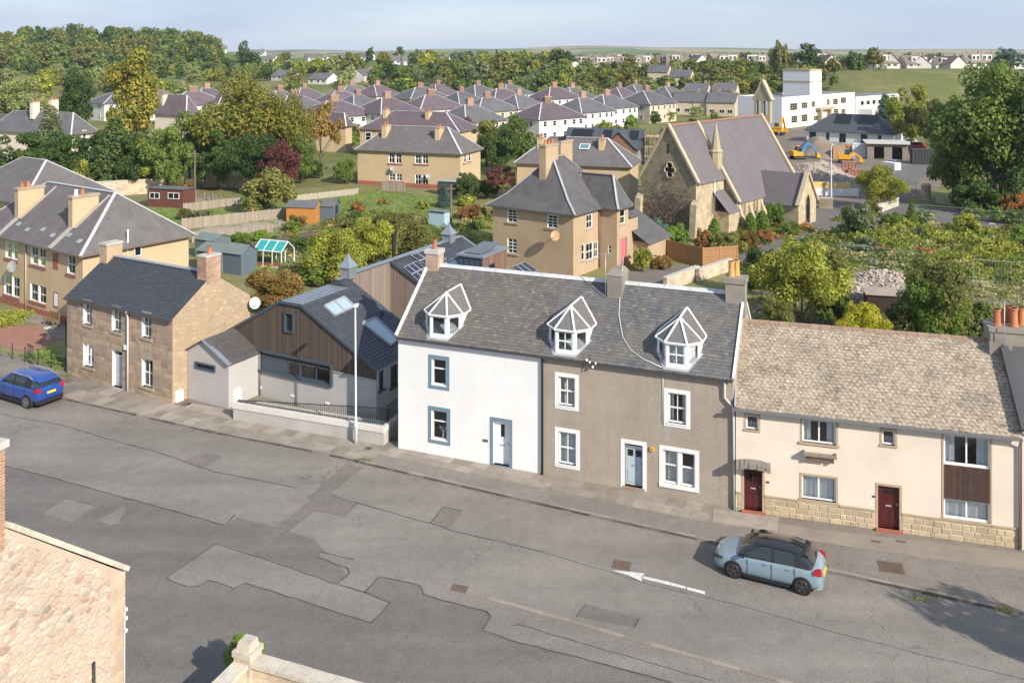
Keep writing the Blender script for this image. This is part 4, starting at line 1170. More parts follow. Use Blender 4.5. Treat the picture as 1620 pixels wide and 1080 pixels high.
for u in (0, LS): mb.poly([(u, 0, 0), (u, DS, 0), (u, DS, ZES), (u, vS, ZRS - .03), (u, 0, ZES)])
mb.build('wall', [MORT, WHITE], ST)
ST_F = [M('front_stone_%s' % n, c, c2, 2.5, .92, .4, 22, objvar=.12, dirt=d, dscale=1.5) for n, c, c2, d in (('warm', (.385, .29, .205), (.335, .25, .175), (.27, .20, .15)), ('grey', (.335, .265, .205), (.30, .235, .18), (.24, .19, .15)), ('buff', (.44, .335, .235), (.39, .295, .205), (.31, .235, .17)), ('pink', (.37, .26, .19), (.33, .235, .17), (.26, .19, .145)))]
hs = [(b[0] - .02, b[1] + .02, b[2] - .02, b[3] + .02) for b in sw + [sdr]] + [(b[0] - .14, b[1] + .14, b[2] - .2, b[2]) for b in sw] + [(b[0] - .02, b[1] + .02, b[3], b[3] + .26) for b in sw + [sdr]]
courses(ST, P0, .02, LS - .02, .05, ZES - .1, hs, (.24, .36), (.35, .75), ST_F, seed=12, gap=.014, maxn=300, pr=(.006, .02))
for i, b in enumerate(sw):
    window(ST, P0, *b, depth=.2, rows=2, cols=2, fw=.08, fr=WHITE, curtain=CURT if i in (1, 3) else CURT3, cside='LR', sill=(.13, .16, STONE_TRIM, .06))
    s = MB(); s.pbox(P0, b[0] - .02, b[1] + .02, b[3], b[3] + .25, 0, .012); s.build('lintel', STONE_TRIM, ST)
s = MB(); s.pbox(P0, sdr[0] - .02, sdr[1] + .02, sdr[3], sdr[3] + .25, 0, .012); s.build('lintel', STONE_TRIM, ST)
door(ST, P0, *sdr, M('grey_blue_door', (.40, .44, .50), rough=.45), .2, fan=.35, fr=WHITE, step=(CONC, .02))
pu = FS.u(204); pipe(ST, [(pu, -.2, ZES - .1), (pu, -.09, ZES - .35), (pu, -.09, .12)], .05, UPVC)
b = FS.fbox(198, 203, 545, 553); s = MB(); s.pbox(P0, *b, 0, .12); s.build('alarm_box', UPVC, ST)
# gable rubble by cells
def voronoi_stones(par, P, poly, n, sx, mats, seed, gap=.02, pr=(.02, .05), name='stone', joined=False, maxn=300, small=0.0, holes=(), zsort=None, rest_mat=None):
    r = random.Random(seed)
    xs_ = [p[0] for p in poly]; zs_ = [p[1] for p in poly]
    def inside(x, z):
        c = False; m = len(poly)
        for i in range(m):
            (x1, z1), (x2, z2) = poly[i], poly[(i + 1) % m]
            if (z1 > z) != (z2 > z) and x < (x2 - x1) * (z - z1) / (z2 - z1) + x1: c = not c
        return c
    S = []
    cell = math.sqrt((max(xs_) - min(xs_)) / sx * (max(zs_) - min(zs_)) / n) * .78
    tries = 0
    while len(S) < n and tries < n * 60:
        tries += 1
        x, z = r.uniform(min(xs_), max(xs_)), r.uniform(min(zs_), max(zs_))
        if not inside(x, z) or any(h[0] < x < h[1] and h[2] < z < h[3] for h in holes): continue
        x /= sx
        m = cell * (.55 if r.random() < small else 1.0)
        if any((x - a) ** 2 + (z - b) ** 2 < m * m for a, b in S): continue
        S.append((x, z))
    cnt = 0; J = MB()
    order = sorted(range(len(S)), key=zsort and (lambda i: zsort(S[i][0] * sx, S[i][1])) or (lambda i: 0))
    for i in order:
        x, z = S[i]
        pg = [(p[0] / sx, p[1]) for p in poly]
        nb = sorted((q for k, q in enumerate(S) if k != i), key=lambda q: (q[0] - x) ** 2 + (q[1] - z) ** 2)[:18]
        for (a, b) in nb:
            mx_, mz_ = (a + x) / 2, (b + z) / 2; dx, dz = a - x, b - z; out = []
            for k in range(len(pg)):
                p, q = pg[k], pg[(k + 1) % len(pg)]
                sp = (p[0] - mx_) * dx + (p[1] - mz_) * dz; sq = (q[0] - mx_) * dx + (q[1] - mz_) * dz
                if sp <= 0: out.append(p)
                if sp * sq < 0:
                    t = sp / (sp - sq); out.append((p[0] + (q[0] - p[0]) * t, p[1] + (q[1] - p[1]) * t))
            pg = out
            if len(pg) < 3: break
        if len(pg) < 3: continue
        pg = [(p[0] * sx, p[1]) for p in pg]; cx_ = sum(p[0] for p in pg) / len(pg); cz_ = sum(p[1] for p in pg) / len(pg)
        size = max(math.hypot(p[0] - cx_, p[1] - cz_) for p in pg)
        if size < .03: continue
        def sh(k):
            o = []
            for (px_, pz_) in pg:
                d = math.hypot(px_ - cx_, pz_ - cz_); f = max(.2, (d - k) / d) if d > 0 else 1; o.append((cx_ + (px_ - cx_) * f, cz_ + (pz_ - cz_) * f))
            return o
        prr = r.uniform(*pr); m = MB()
        def rd(o): return [((a[0] * (1 - f) + b[0] * f), (a[1] * (1 - f) + b[1] * f)) for a, b in zip(o, o[1:] + o[:1]) for f in (.24, .76)]
        q0, q1, q2 = rd(sh(gap / 2)), rd(sh(gap * .7)), rd(sh(gap * .7 + min(.03, size * .15)))
        r0 = [P.at(a, b, -.02) for a, b in q0]; r1 = [P.at(a, b, prr * .5) for a, b in q1]; r2 = [P.at(a, b, prr + r.uniform(-.004, .004)) for a, b in q2]
        for A_, B_ in ((r0, r1), (r1, r2)):
            for k in range(len(A_)): m.poly([A_[k], A_[(k + 1) % len(A_)], B_[(k + 1) % len(B_)], B_[k]])
        m.poly(r2)
        if joined or cnt >= maxn:
            k = len(J.v); J.v += m.v; J.f += [tuple(j + k for j in f) for f in m.f]; J.m += m.m
        else: m.build(name, r.choice(mats), par)
        cnt += 1
    if J.f: J.build(name + 's', rest_mat or mats[0], par, kind='stuff')
RUB = M('rubble_mixed', (.42, .32, .215), None, rough=.93, bump=.5, bscale=20, island=[(0, (.36, .265, .175)), (.2, (.44, .335, .225)), (.4, (.40, .30, .20)), (.6, (.47, .365, .25)), (.8, (.39, .295, .20)), (.93, (.52, .42, .30))], dirt=(.30, .23, .16), dscale=1.2, fine=.1, fscale=20)
PR_ = RIGHT(LS)
voronoi_stones(ST, PR_, [(.02, .05), (DS - .02, .05), (DS - .02, ZES), (vS, ZRS - .1), (.02, ZES)], 420, 1.7, [RUB], 21, gap=.03, pr=(.006, .02), joined=True)
r = MB(); e = .12
A, B, C_, D = (-.1, -e, ZES - e * PS), (LS + .03, -e, ZES - e * PS), (LS + .03, vS, ZRS), (-.1, vS, ZRS)
r.poly([A, B, C_, D]); r.poly([(LS + .03, DS + e, A[2]), (-.1, DS + e, A[2]), D, C_]); r.poly([A, B, (LS + .03, -e, A[2] - .1), (-.1, -e, A[2] - .1)])
ro = r.build('roof', SL_D, ST); slates(ro, A, B, C_, D, .22, .17, SL_D, seed=14, jit=.003)
bars('ridge_flashing', ro, [((-.1, vS, ZRS + .03), (LS, vS, ZRS + .03))], .3, .07, LEAD)
bars('gutter', ST, [((-.1, -.17, A[2] - .06), (LS, -.17, A[2] - .06))], .1, .08, M('gutter_brown', (.10, .075, .06), rough=.6))
RBR = rowmat('rubble_brick', (.50, .30, .19), (.36, .22, .15), .09, .24, (.30, .24, .19), .015, .9)
chimney(ST, LS - .75, LS + .02, vS - .55, vS + .55, ZRS - .6, ZRS + 1.0, RBR, CONC, [(LS - .4, vS + .1, .45, .14, TERRA)], copeh=.1, over=.03)
chimney(ST, -.1, .6, vS - .6, vS + .55, ZRS - .5, ZRS + .75, M('ochre_stone', (.48, .37, .24), (.40, .30, .19), 4, .95, .5, 15), CONC, [], copeh=.14, over=.05)
cd = FS.v(396, LS) - .25
dish(ST, FS.w(0, 0) * 0 + Vector((LS + .55, DS - .15, FS.z(478, LS + .5, DS))), (.75, -.65, .25), .33, M('dish_white', (.75, .76, .77), rough=.4), MATS['galvanised'], .6)
b = FS.sbox(276, 287, 617, 634, LS); s = MB(); s.pbox(PR_, *b, .02, .18); s.build('meter_box', UPVC, ST)

# ------------------------------------------------------------------ ochre harled block at the far left
OY = gp(131, 522); FY = Fr(OY, R(35.4))
ZEY = 5.45
uL = FY.loc(gp(-43, 363, ZEY))[0]; DY = FY.v(307, .3) - .3
YT = thing('ochre_block', 'ochre harled block of flats with hipped slate roof and red sills', 'house', FY.O, FY.th)
def yb(x0, x1, y0, y1): return FY.fbox(x0, x1, y0, y1)
ywin = [((9, 28, 378, 412), 2), ((49, 72, 389, 423), 2), ((107, 119, 402, 435), 1), ((7, 31, 433, 472), 2), ((48, 73, 447, 482), 2)]
holes = []; jobs = []
for (q, n) in ywin:
    b = yb(*q); m_ = (b[0] + b[1]) / 2
    parts = [(b[0], m_ - .09, b[2], b[3]), (m_ + .09, b[1], b[2], b[3])] if n == 2 else [b]
    holes += parts; jobs.append((b, parts))
box_walls(YT, uL, 0, 0, DY, 0, ZEY, HARL_Y, {'front': holes}, rmat=WHITE)
for b, parts in jobs:
    for p in parts: window(YT, P0, *p, depth=.12, rows=2, cols=1, fw=.07, curtain=CURT, cside='LR')
    s = MB(); s.pbox(P0, b[0] - .15, b[1] + .15, b[2] - .16, b[2], -.02, .09); s.build('sill', REDP, YT)
for q in ((84, 92, 400, 427), (85, 93, 461, 488)):
    b = yb(*q); s = MB()
    s.pbox(P0, b[0], b[1], b[2], b[3], 0, .03); o = s.build('blind_window', REDP, YT)
    if q[2] > 430: s = MB(); s.pbox(P0, b[0] + .1, b[1] - .1, b[2] + .14, b[3] - .1, .03, .034); s.build('panel', UPVC, o)
s = MB(); s.pbox(P0, uL, 0, 0, .55, 0, .05); s.pbox(RIGHT(0), 0, DY, 0, .55, 0, .05); s.build('plinth', REDP, YT)
zyr = FY.z(302, FY.u(168, DY / 2 + .2), DY / 2)
SLY = M('slate_weathered', (.135, .122, .122), (.112, .102, .105), 1.1, .8, .3, 12, dirt=(.17, .16, .15), dscale=.8, fine=.14, fscale=9, streak=(.175, .165, .15))
roofY, ra, rb = hip_roof(YT, uL, 0, 0, DY, ZEY, zyr, SLY, over=.4, flash=LEADW, fw=.24, fascia=M('gutter_rust', (.17, .12, .09), rough=.7), axis='u', inset=DY * .40)
for (px0, px1, py0, py1, pots) in ((106, 137, 311, 360, [(116, 1), (124, 0)]), (21, 52, 298, 345, [(27, 1), (35, 0)])):
    hp = hit(FY, px0 + 2, py1, (-5, -.4, ZEY), (0, -.4, ZEY), (-5, DY / 2, zyr)); vv = hp.y
    a0 = hp.x; z1 = FY.z(py0 + 2, a0, vv)
    chimney(YT, a0, a0 + .6, vv, vv + 2.1, hp.z - .6, z1, HARL_Y, STONE_TRIM, [(a0 + .3, vv + .45 + .5 * i, .45, .14, [TERRA, UPVC][(i == 0 and px0 > 60)]) for i in range(2)], copeh=.16, over=.08)
    zz = lambda v: ZEY + (zyr - ZEY) * (v + .4) / (DY / 2 + .4) + .06
    bars('party_wall_flashing', roofY, [((a0 + .4, -.4, zz(-.4)), (a0 + .4, vv, zz(vv)))], .5, .06, M('mortar_fillet', (.42, .40, .36), (.34, .32, .29), 4, .9))
    bars('party_wall_flashing', roofY, [((a0 + .9, vv, zz(vv) ), (a0 + .9, DY / 2 - .3, zz(DY / 2 - .3)))], .2, .06, MATS['mortar_fillet'])
b = FY.sbox(211, 223, 389, 405, 0); window(YT, RIGHT(.0), b[0], b[1], b[2], b[3], depth=-.05, rows=1, fw=.08, glass=DARKGL)
s = MB()
for k in range(7):
    a = uL + 1.2 + k * 1.55; s.pbox(P0, a, a + .5, 0, .01, 0, .01)
dish(YT, (FY.u(30), -.55, FY.z(420, FY.u(27), -.4)), (.35, -.9, .25), .42, M('dish_grey', (.34, .34, .34), rough=.5), MATS['galvanised'], .6)
pipe(YT, [(FY.u(42), -.06, ZEY - .1), (FY.u(42), -.06, .1)], .05, HARL_Y)
for k in range(6):      # eaves vents / lead slates along the roof
    a = -1.6 - k * 1.9; v = .35 + .25 * (k % 2); s = MB(); s.hexa([(a, v, zz(v) - .02), (a + .5, v, zz(v) - .02), (a + .5, v + .28, zz(v + .28) - .02), (a, v + .28, zz(v + .28) - .02), (a, v, zz(v) + .03), (a + .5, v, zz(v) + .03), (a + .5, v + .28, zz(v + .28) + .02), (a, v + .28, zz(v + .28) + .02)]); s.build('lead_slate', LEAD, roofY)
zs = lambda u: ZEY + (zyr - ZEY) * (.4 - u) / (DY / 2 + .4)
for (du, dv) in ((-1.6, DY * .33), (-3.0, DY * .45)):
    s = MB(); s.lathe((du, dv, zs(du) - .1), [(.09, 0), (.09, .5), (.11, .5), (.11, .62)], 8); s.build('soil_vent', DKMETAL, roofY)
s = MB(); s.box(-.2, .2, 0, .5, 0, .05); o = s.build('rooflight', GLASS_SKY, roofY); uu, vv_ = -.75, FY.v(222, -.5); o.location = (uu, vv_, zs(uu) + .05); o.rotation_euler = (0, math.atan2(zyr - ZEY, DY / 2 + .4), 0)
pipe(YT, [(.05, FY.v(201, 0), 4.2), (.12, FY.v(201, 0), ZEY + 1.3)], .05, UPVC, 'vent_pipe')

# second ochre block beyond it
def corner0(px, ey, ze):
    Y = FPX * (CH - ze) / (ey - HY); return Vector(((px - CX) * Y / FPX, Y, 0))
f2 = Fr(corner0(38, 322, ZEY), FY.th)
Y2 = thing('ochre_block', 'ochre harled block beyond the block with two roof chimneys', 'house', f2.O, f2.th)
box_walls(Y2, -14, 0, 0, 9, 0, ZEY, HARL_Y); hip_roof(Y2, -14, 0, 0, 9, ZEY, 8.9, SLY, over=.4, flash=LEADW, fw=.24, fascia=MATS['gutter_rust'])
b = (-1.9, -.8, 3.4, 4.8); window(Y2, FRONT(), *b, depth=-.04, rows=2, glass=DARKGL)
# ------------------------------------------------------------------ modern timber-clad house
FM = Fr(gp(595.5, 671), R(28.2))
MT = thing('timber_clad_house', 'modern grey rendered house with dark timber gable, slate roof and zinc ridge', 'house', FM.O, FM.th)
uA, uB = FM.u(444), FM.u(478); uL_ = FM.u(354)
zA = (FM.z(477, uA, 0) + FM.z(482, uB, 0)) / 2; zE_ = FM.z(583, 0, 0); zL_ = FM.z(528, uL_, 0)
ur = (uA + uB) / 2
zt_ = FM.z(599, FM.u(589), 0)
kr = (zA - zE_) / (0 - uB)                      # right slope
v1 = FM.v(549, ur)
def zR(u): return zE_ + kr * (0 - u)
klf = (zA - zL_) / (uA - uL_)
zpk = zA + kr * (uB - ur)
vm = FM.v(533, ur)
TIMB = M('weathered_timber', (.098, .072, .058), None, rough=.85, bump=.3, bscale=25, island=[(0, (.07, .05, .042)), (.3, (.098, .072, .058)), (.6, (.083, .061, .05)), (.8, (.115, .086, .07)), (.92, (.135, .105, .088))], fine=.12, fscale=18)
TIMB2 = M('silvered_timber', (.25, .20, .165), None, rough=.85, bump=.3, bscale=25, island=[(0, (.19, .15, .122)), (.3, (.25, .20, .165)), (.6, (.22, .178, .148)), (.8, (.285, .235, .195)), (.92, (.20, .16, .132))], fine=.12, fscale=18)
bxw = FM.fbox(404, 527, 550, 612)
# walls
mb = MB()
wall(mb, FRONT(), uL_ + .9, 0, 0, zt_, [(bxw[0], bxw[1], bxw[2], min(bxw[3], zt_))], .3)
sidew = [FM.sbox(600, 607, 586, 616, 0), FM.sbox(618, 629, 577, 610, 0)]
wall(mb, RIGHT(0), 0, v1, 0, zE_ - .05, sidew, .14)
wall(mb, BACK(v1), uL_, 0, 0, 3.0)
wall(mb, LEFT(uL_), .6, v1, 0, zL_)
mb.build('render_wall', RENDER_G, MT)
bk = MB()
bk.poly([(uL_, .02, zt_), (0, .02, zt_), (0, .02, zE_), (uB, .02, zA), (uA, .02, zA), (uL_, .02, zL_)]); bk.poly([(uL_, v1 - .02, 0), (0, v1 - .02, 0), (0, v1 - .02, zE_), (uB, v1 - .02, zA), (uA, v1 - .02, zA), (uL_, v1 - .02, zL_)])
bk.build('gable_backing', BLACKP, MT)
def cladding(par, P, a0, a1, zlo, zhi, holes, mat, name='cladding', w=.125, seed=3):
    r = random.Random(seed); mb = MB(); a = a0
    while a < a1 - .01:
        b = min(a1, a + w * r.uniform(.85, 1.15)); m_ = (a + b) / 2
        segs = [(zlo(m_), zhi(m_))]
        for h in holes:
            if h[0] < m_ < h[1]:
                ns = []
                for (p, q) in segs:
                    if h[3] <= p or h[2] >= q: ns.append((p, q)); continue
                    if h[2] > p: ns.append((p, h[2]))
                    if h[3] < q: ns.append((h[3], q))
                segs = ns
        d = r.uniform(.02, .04)
        for p, q in segs:
            if q - p < .04: continue
            qa, qb = min(q, zhi(a + .006)) if q == zhi(m_) else q, min(q + .1, zhi(b - .006)) if q == zhi(m_) else q
            z0, z1 = p, q
            pts = [P.at(a + .006, z0, 0), P.at(b - .006, z0, 0), P.at(b - .006, qb, 0), P.at(a + .006, qa, 0), P.at(a + .006, z0, d), P.at(b - .006, z0, d), P.at(b - .006, qb, d), P.at(a + .006, qa, d)]
            mb.hexa(pts)
        a = b
    return mb.build(name, mat, par, kind='stuff')
def ztop(u):
    if u < uA: return zL_ + klf * (u - uL_) - .06
    if u < uB: return zA - .06
    return zR(u) - .06
slit = FM.fbox(451, 466, 492, 527)
cladding(MT, FRONT(), uL_, -.02, lambda u: zt_ - (.0 if u > uL_ + .9 else 0), ztop, [bxw, slit], TIMB)
for (a, b) in ((uL_ + .9, bxw[0] - .01), (bxw[1] + .01, -.02)): s = MB(); s.pbox(P0, a, b, zt_ - .06, zt_, 0, .06); s.build('drip_flashing', LEAD, MT)
# projecting window box
def winbox(par, P, b, t, proud, mat):
    s = MB()
    s.pbox(P, b[0], b[1], b[3] - t, b[3], -.25, proud); s.pbox(P, b[0], b[1], b[2], b[2] + t, -.25, proud)
    s.pbox(P, b[0], b[0] + t, b[2] + t, b[3] - t, -.25, proud); s.pbox(P, b[1] - t, b[1], b[2] + t, b[3] - t, -.25, proud)
    return s.build('window_surround', mat, par)
wbx = winbox(MT, P0, bxw, .12, .14, DKMETAL)
L_ = bxw[1] - bxw[0]; z0, z1 = bxw[2] + .12, bxw[3] - .12
s = MB(); s.pbox(P0, bxw[0] + .12, bxw[0] + L_ * .40, z0, z1, -.1, -.05); s.build('panel', M('charcoal_panel', (.062, .078, .10), (.072, .09, .112), 6, .6), MT)
window(MT, P0, bxw[0] + L_ * .40, bxw[0] + L_ * .58, z0, z1, depth=.12, rows=1, fr=DKMETAL, fw=.06); window(MT, P0, bxw[0] + L_ * .58, bxw[1] - .12, z0, z1, depth=.12, rows=1, cols=2, fr=DKMETAL, fw=.06, curtain=None)
s = MB(); s.pbox(P0, bxw[0], bxw[1], bxw[2], bxw[3], -2.2, -2.15); s.build('room_wall', INTER, MT)
winbox(MT, P0, slit, .08, .12, DKMETAL); window(MT, P0, slit[0] + .08, slit[1] - .08, slit[2] + .08, slit[3] - .08, depth=.05, rows=1, fr=DKMETAL, fw=.05)
for b in sidew:
    window(MT, RIGHT(0), *b, depth=.1, rows=1, fr=DKMETAL, fw=.06); s = MB(); s.pbox(RIGHT(0), b[0] - .1, b[1] + .1, b[2] - .1, b[2], -.1, .1); s.build('sill', DKMETAL, MT)
for (x, y) in ((411, 612), (463, 625), (518, 637)):
    b = FM.fbox(x - 3, x + 3, y - 2, y + 3); s = MB(); s.pbox(P0, *b, 0, .03); s.build('wall_vent', UPVC, MT)
# roofs of the front range
r = MB(); ov = .1
r.poly([(uB, -ov, zA), (ov, -ov, zE_ - ov * kr), (ov, v1, zE_ - ov * kr), (uB, v1, zA)])
r.poly([(uL_ - .1, -ov, zL_ - .1 * klf), (uA, -ov, zA), (uA, v1, zA), (uL_ - .1, v1, zL_ - .1 * klf)])
r.poly([(uA, vm, zA), (ur, vm, zpk), (ur, v1, zpk), (uA, v1, zA)]); r.poly([(uB, vm, zA), (ur, vm, zpk), (ur, v1, zpk), (uB, v1, zA)]); r.poly([(uA, vm, zA), (uB, vm, zA), (ur, vm, zpk)])
ro = r.build('roof', SL_D, MT)
slates(ro, (ov, -ov, zE_ - ov * kr), (ov, v1, zE_ - ov * kr), (uB, v1, zA), (uB, -ov, zA), .3, .22, SL_D, seed=31, jit=.002)
slates(ro, (uB, vm, zA), (uB, v1, zA), (ur, v1, zpk), (ur, vm, zpk), .3, .22, SL_D, seed=32, jit=.002)
s = MB(); s.poly([(uA, -ov, zA + .02), (uB, -ov, zA + .02), (uB, vm, zA + .02), (uA, vm, zA + .02)]); zo = s.build('zinc_roof', ZINC, ro)
n = 9
for i in range(n + 1):
    v = -ov + (vm + ov) * i / n; bars('seam', zo, [((uA, v, zA + .045), (uB, v, zA + .045))], .03, .05, ZINC)
bars('ridge_flashing', ro, [((ur, vm, zpk + .03), (ur, v1 + .1, zpk + .03))], .35, .05, ZINC)
for a, b in (((uL_ - .1, -ov - .02, zL_ - .05), (uA, -ov - .02, zA)), ((uA, -ov - .02, zA), (uB, -ov - .02, zA)), ((uB, -ov - .02, zA), (ov, -ov - .02, zE_ - .06))): bars('verge_trim', ro, [(a, b)], .06, .16, DKMETAL)
RP = ((uB, 0, zA), (0, 0, zE_), (0, 5, zE_))
nrm = Vector((kr, 0, 1)).normalized()
def rooflight(par, f, quad, plane, nr, mat=GLASS_SKY, n=1, fr=LEAD):
    q = [hit(f, *p, *plane) for p in quad]
    s = MB()
    for i in range(4): s.bar(q[i] + nr * .06, q[(i + 1) % 4] + nr * .06, .1, .12, up=nr)
    if n > 1: s.bar((q[0] + q[1]) / 2 + nr * .06, (q[2] + q[3]) / 2 + nr * .06, .12, .12, up=nr)
    o = s.build('rooflight', fr, par)
    for i in range(n):
        a, b = i / n, (i + 1) / n; g = MB()
        g.poly([q[0].lerp(q[1], a) + nr * .07, q[0].lerp(q[1], b) + nr * .07, q[3].lerp(q[2], b) + nr * .07, q[3].lerp(q[2], a) + nr * .07]); g.build('pane', mat, o)
    return o
RLG = M('rooflight_pane', (.33, .45, .49), rough=.08, spec=.8)
rooflight(ro, FM, [(513, 485), (544, 471), (560, 486), (529, 500)], RP, nrm, RLG, 2)
rooflight(ro, FM, [(573, 512), (594, 504), (630, 538), (617, 547)], RP, nrm, RLG)
p = hit(FM, 605, 500, *RP); s = MB(); s.lathe(p, [(.1, -.1), (.1, .25), (.14, .26), (.14, .32), (.05, .4)], 8); s.build('roof_vent', DKMETAL, ro)
# entrance block with its own small gable
vp = -2.39; up0, up1 = FM.u(297, vp), FM.u(361.5, vp); upk = FM.u(323, vp)
zp0, zp1, zpk2 = FM.z(552, up0, vp), FM.z(574, up1, vp), FM.z(537, upk, vp)
pw = FM.fbox(309, 341, 571, 589, vp)
mb = MB(); PP = FRONT(vp)
zm = min(zp0, zp1)
wall(mb, PP, up0, up1, 0, zm, [pw], .2); mb.poly([(up0, vp, zm), (up1, vp, zm), (up1, vp, zp1), (upk, vp, zpk2), (up0, vp, zp0)])
wall(mb, RIGHT(up1), vp, .1, 0, zp1); wall(mb, LEFT(up0), vp, 1.5, 0, zp0)
mb.build('entrance_wall', RENDER_G, MT)
r = MB(); r.poly([(upk, vp - .06, zpk2 + .03), (up1 + .15, vp - .06, zp1 - .1), (up1 + .15, .5, zp1 - .1), (upk, .5, zpk2 + .03)]); r.poly([(upk, vp - .06, zpk2 + .03), (up0 - .03, vp - .06, zp0), (up0 - .03, 1.5, zp0), (upk, 1.5, zpk2 + .03)]); pr_ = r.build('entrance_roof', SL_D, MT)
slates(pr_, (up1 + .15, vp - .06, zp1 - .1), (up1 + .15, .5, zp1 - .1), (upk, .5, zpk2 + .03), (upk, vp - .06, zpk2 + .03), .3, .2, M('slate_warm', (.09, .083, .08), None, rough=.7, island=[(0, (.075, .07, .07)), (.4, (.10, .09, .087)), (.7, (.085, .08, .08))]), seed=33)
for a, b in (((up0, vp - .05, zp0), (upk, vp - .05, zpk2)), ((upk, vp - .05, zpk2), (up1 + .15, vp - .05, zp1 - .08))): bars('verge_trim', pr_, [(a, b)], .3, .06, DKMETAL if a[0] == up0 else ZINC)
winbox(MT, PP, pw, .09, .06, DKMETAL); window(MT, PP, pw[0] + .09, pw[1] - .09, pw[2] + .09, pw[3] - .09, depth=.16, rows=1, fr=DKMETAL, fw=.04, glass=DARKGL)
b = FM.sbox(370, 379, 615, 636, up1); s = MB(); s.pbox(RIGHT(up1), *b, 0, .15); s.build('meter_box', UPVC, MT)
pipe(MT, [(up1 + .08, -.05, zp1 - .15), (up1 + .08, -.05, .1)], .05, MATS['gutter_grey'])
# rear range: wall under the ridge, then the full slope
v2, v3 = FM.v(617, ur), FM.v(729, ur)
z2 = FM.z(411.8, ur, v2)
k2 = kr * .95; ue = ur + (z2 - 2.6) / k2
bk = MB(); bk.poly([(ur + .02, v1, 0), (ur + .02, v2, 0), (ur + .02, v2, z2), (ur + .02, v1, z2)]); bk.poly([(ur, v2 + .02, 0), (ue, v2 + .02, 0), (ue, v2 + .02, 2.6), (ur, v2 + .02, z2)])
bk.poly([(ur, v3, 0), (ue, v3, 0), (ue, v3, 2.6), (ur, v3, z2)]); bk.poly([(ue, v2, 0), (ue, v3, 0), (ue, v3, 2.6), (ue, v2, 2.6)])
ul2 = ur - (z2 - 2.6) / k2
bk.poly([(ul2, v1, 0), (ul2, v3, 0), (ul2, v3, 2.6), (ul2, v1, 2.6)]); bk.poly([(ul2, v3, 0), (ur, v3, 0), (ur, v3, z2), (ul2, v3, 2.6)]); bk.poly([(ul2, v1 + .01, 0), (ur, v1 + .01, 0), (ur, v1 + .01, z2), (ul2, v1 + .01, 2.6)])
bk.build('rear_wall', RENDER_G, MT)
cladding(MT, RIGHT(ur + .02), v1, v2, lambda a: 1.5, lambda a: z2 - .05, [], TIMB2, seed=5)
cladding(MT, FRONT(v2), ur + .03, ue, lambda a: 2.3, lambda a: z2 - k2 * (a - ur) - .06, [], TIMB2, seed=6)
r = MB(); r.poly([(ur, v2 - .1, z2), (ue + .1, v2 - .1, 2.6 - .1 * k2), (ue + .1, v3, 2.6 - .1 * k2), (ur, v3, z2)]); r.poly([(ur, v1 - .05, z2), (ul2, v1 - .05, 2.6), (ul2, v3, 2.6), (ur, v3, z2)]); ro2 = r.build('rear_roof', SL_D, MT)
slates(ro2, (ue + .1, v2 - .1, 2.6 - .1 * k2), (ue + .1, v3, 2.6 - .1 * k2), (ur, v3, z2), (ur, v2 - .1, z2), .3, .22, SL_D, seed=34, jit=.002)
bars('ridge_flashing', ro2, [((ur, v1 - .05, z2 + .03), (ur, v3, z2 + .03))], .45, .06, ZINC)
bars('verge_trim', ro2, [((ur, v2 - .12, z2), (ue, v2 - .12, 2.6))], .06, .16, DKMETAL); bars('verge_trim', ro2, [((ur, v3, z2 + .03), (ue, v3, 2.65))], .2, .08, ZINC)
SP = ((ur, v2, z2), (ue, v2, 2.6), (ue, v3, 2.6)); nr2 = Vector((k2, 0, 1)).normalized()
def pv_mat():
    m, nt, b, out = nmat('solar_cells')
    br = nt.nodes.new('ShaderNodeTexBrick'); br.offset = 0; br.inputs['Scale'].default_value = 1; br.inputs['Brick Width'].default_value = .16; br.inputs['Row Height'].default_value = .16; br.inputs['Mortar Size'].default_value = .006
    br.inputs['Color1'].default_value = (.012, .015, .035, 1); br.inputs['Color2'].default_value = (.014, .018, .04, 1); br.inputs['Mortar'].default_value = (.12, .13, .15, 1)
    nt.links.new(nt.nodes.new('ShaderNodeTexCoord').outputs['Object'], br.inputs['Vector']); nt.links.new(br.outputs['Color'], b.inputs['Base Color']); b.inputs['Roughness'].default_value = .25; b.inputs['Specular IOR Level'].default_value = .3
    return m
PV = pv_mat()
def solar(par, f, quad, plane, nr, nc, nrw, lift=.12, mat=None):
    q = [hit(f, *p, *plane) + nr * lift for p in quad]
    for i in range(nc):
        for j in range(nrw):
            def bl(s, t): return q[0].lerp(q[1], s).lerp(q[3].lerp(q[2], s), t)
            a, b, c, d = bl((i + .03) / nc, (j + .03) / nrw), bl((i + .97) / nc, (j + .03) / nrw), bl((i + .97) / nc, (j + .97) / nrw), bl((i + .03) / nc, (j + .97) / nrw)
            g = MB(); dn = nr * .05; g.hexa([a - dn, b - dn, c - dn, d - dn, a, b, c, d]); o = g.build('solar_panel', mat or PV, par)
            s = MB()
            for x, y in ((a, b), (b, c), (c, d), (d, a)): s.bar(x + nr * .005, y + nr * .005, .035, .03, up=nr)
            s.build('panel_frame', LEAD, o)
solar(ro2, FM, [(637, 425), (658, 415), (687, 436), (662, 448)], SP, nr2, 3, 2)
solar(ro2, FM, [(648, 406), (678, 395), (706, 412), (676, 424)], SP, nr2, 3, 2)
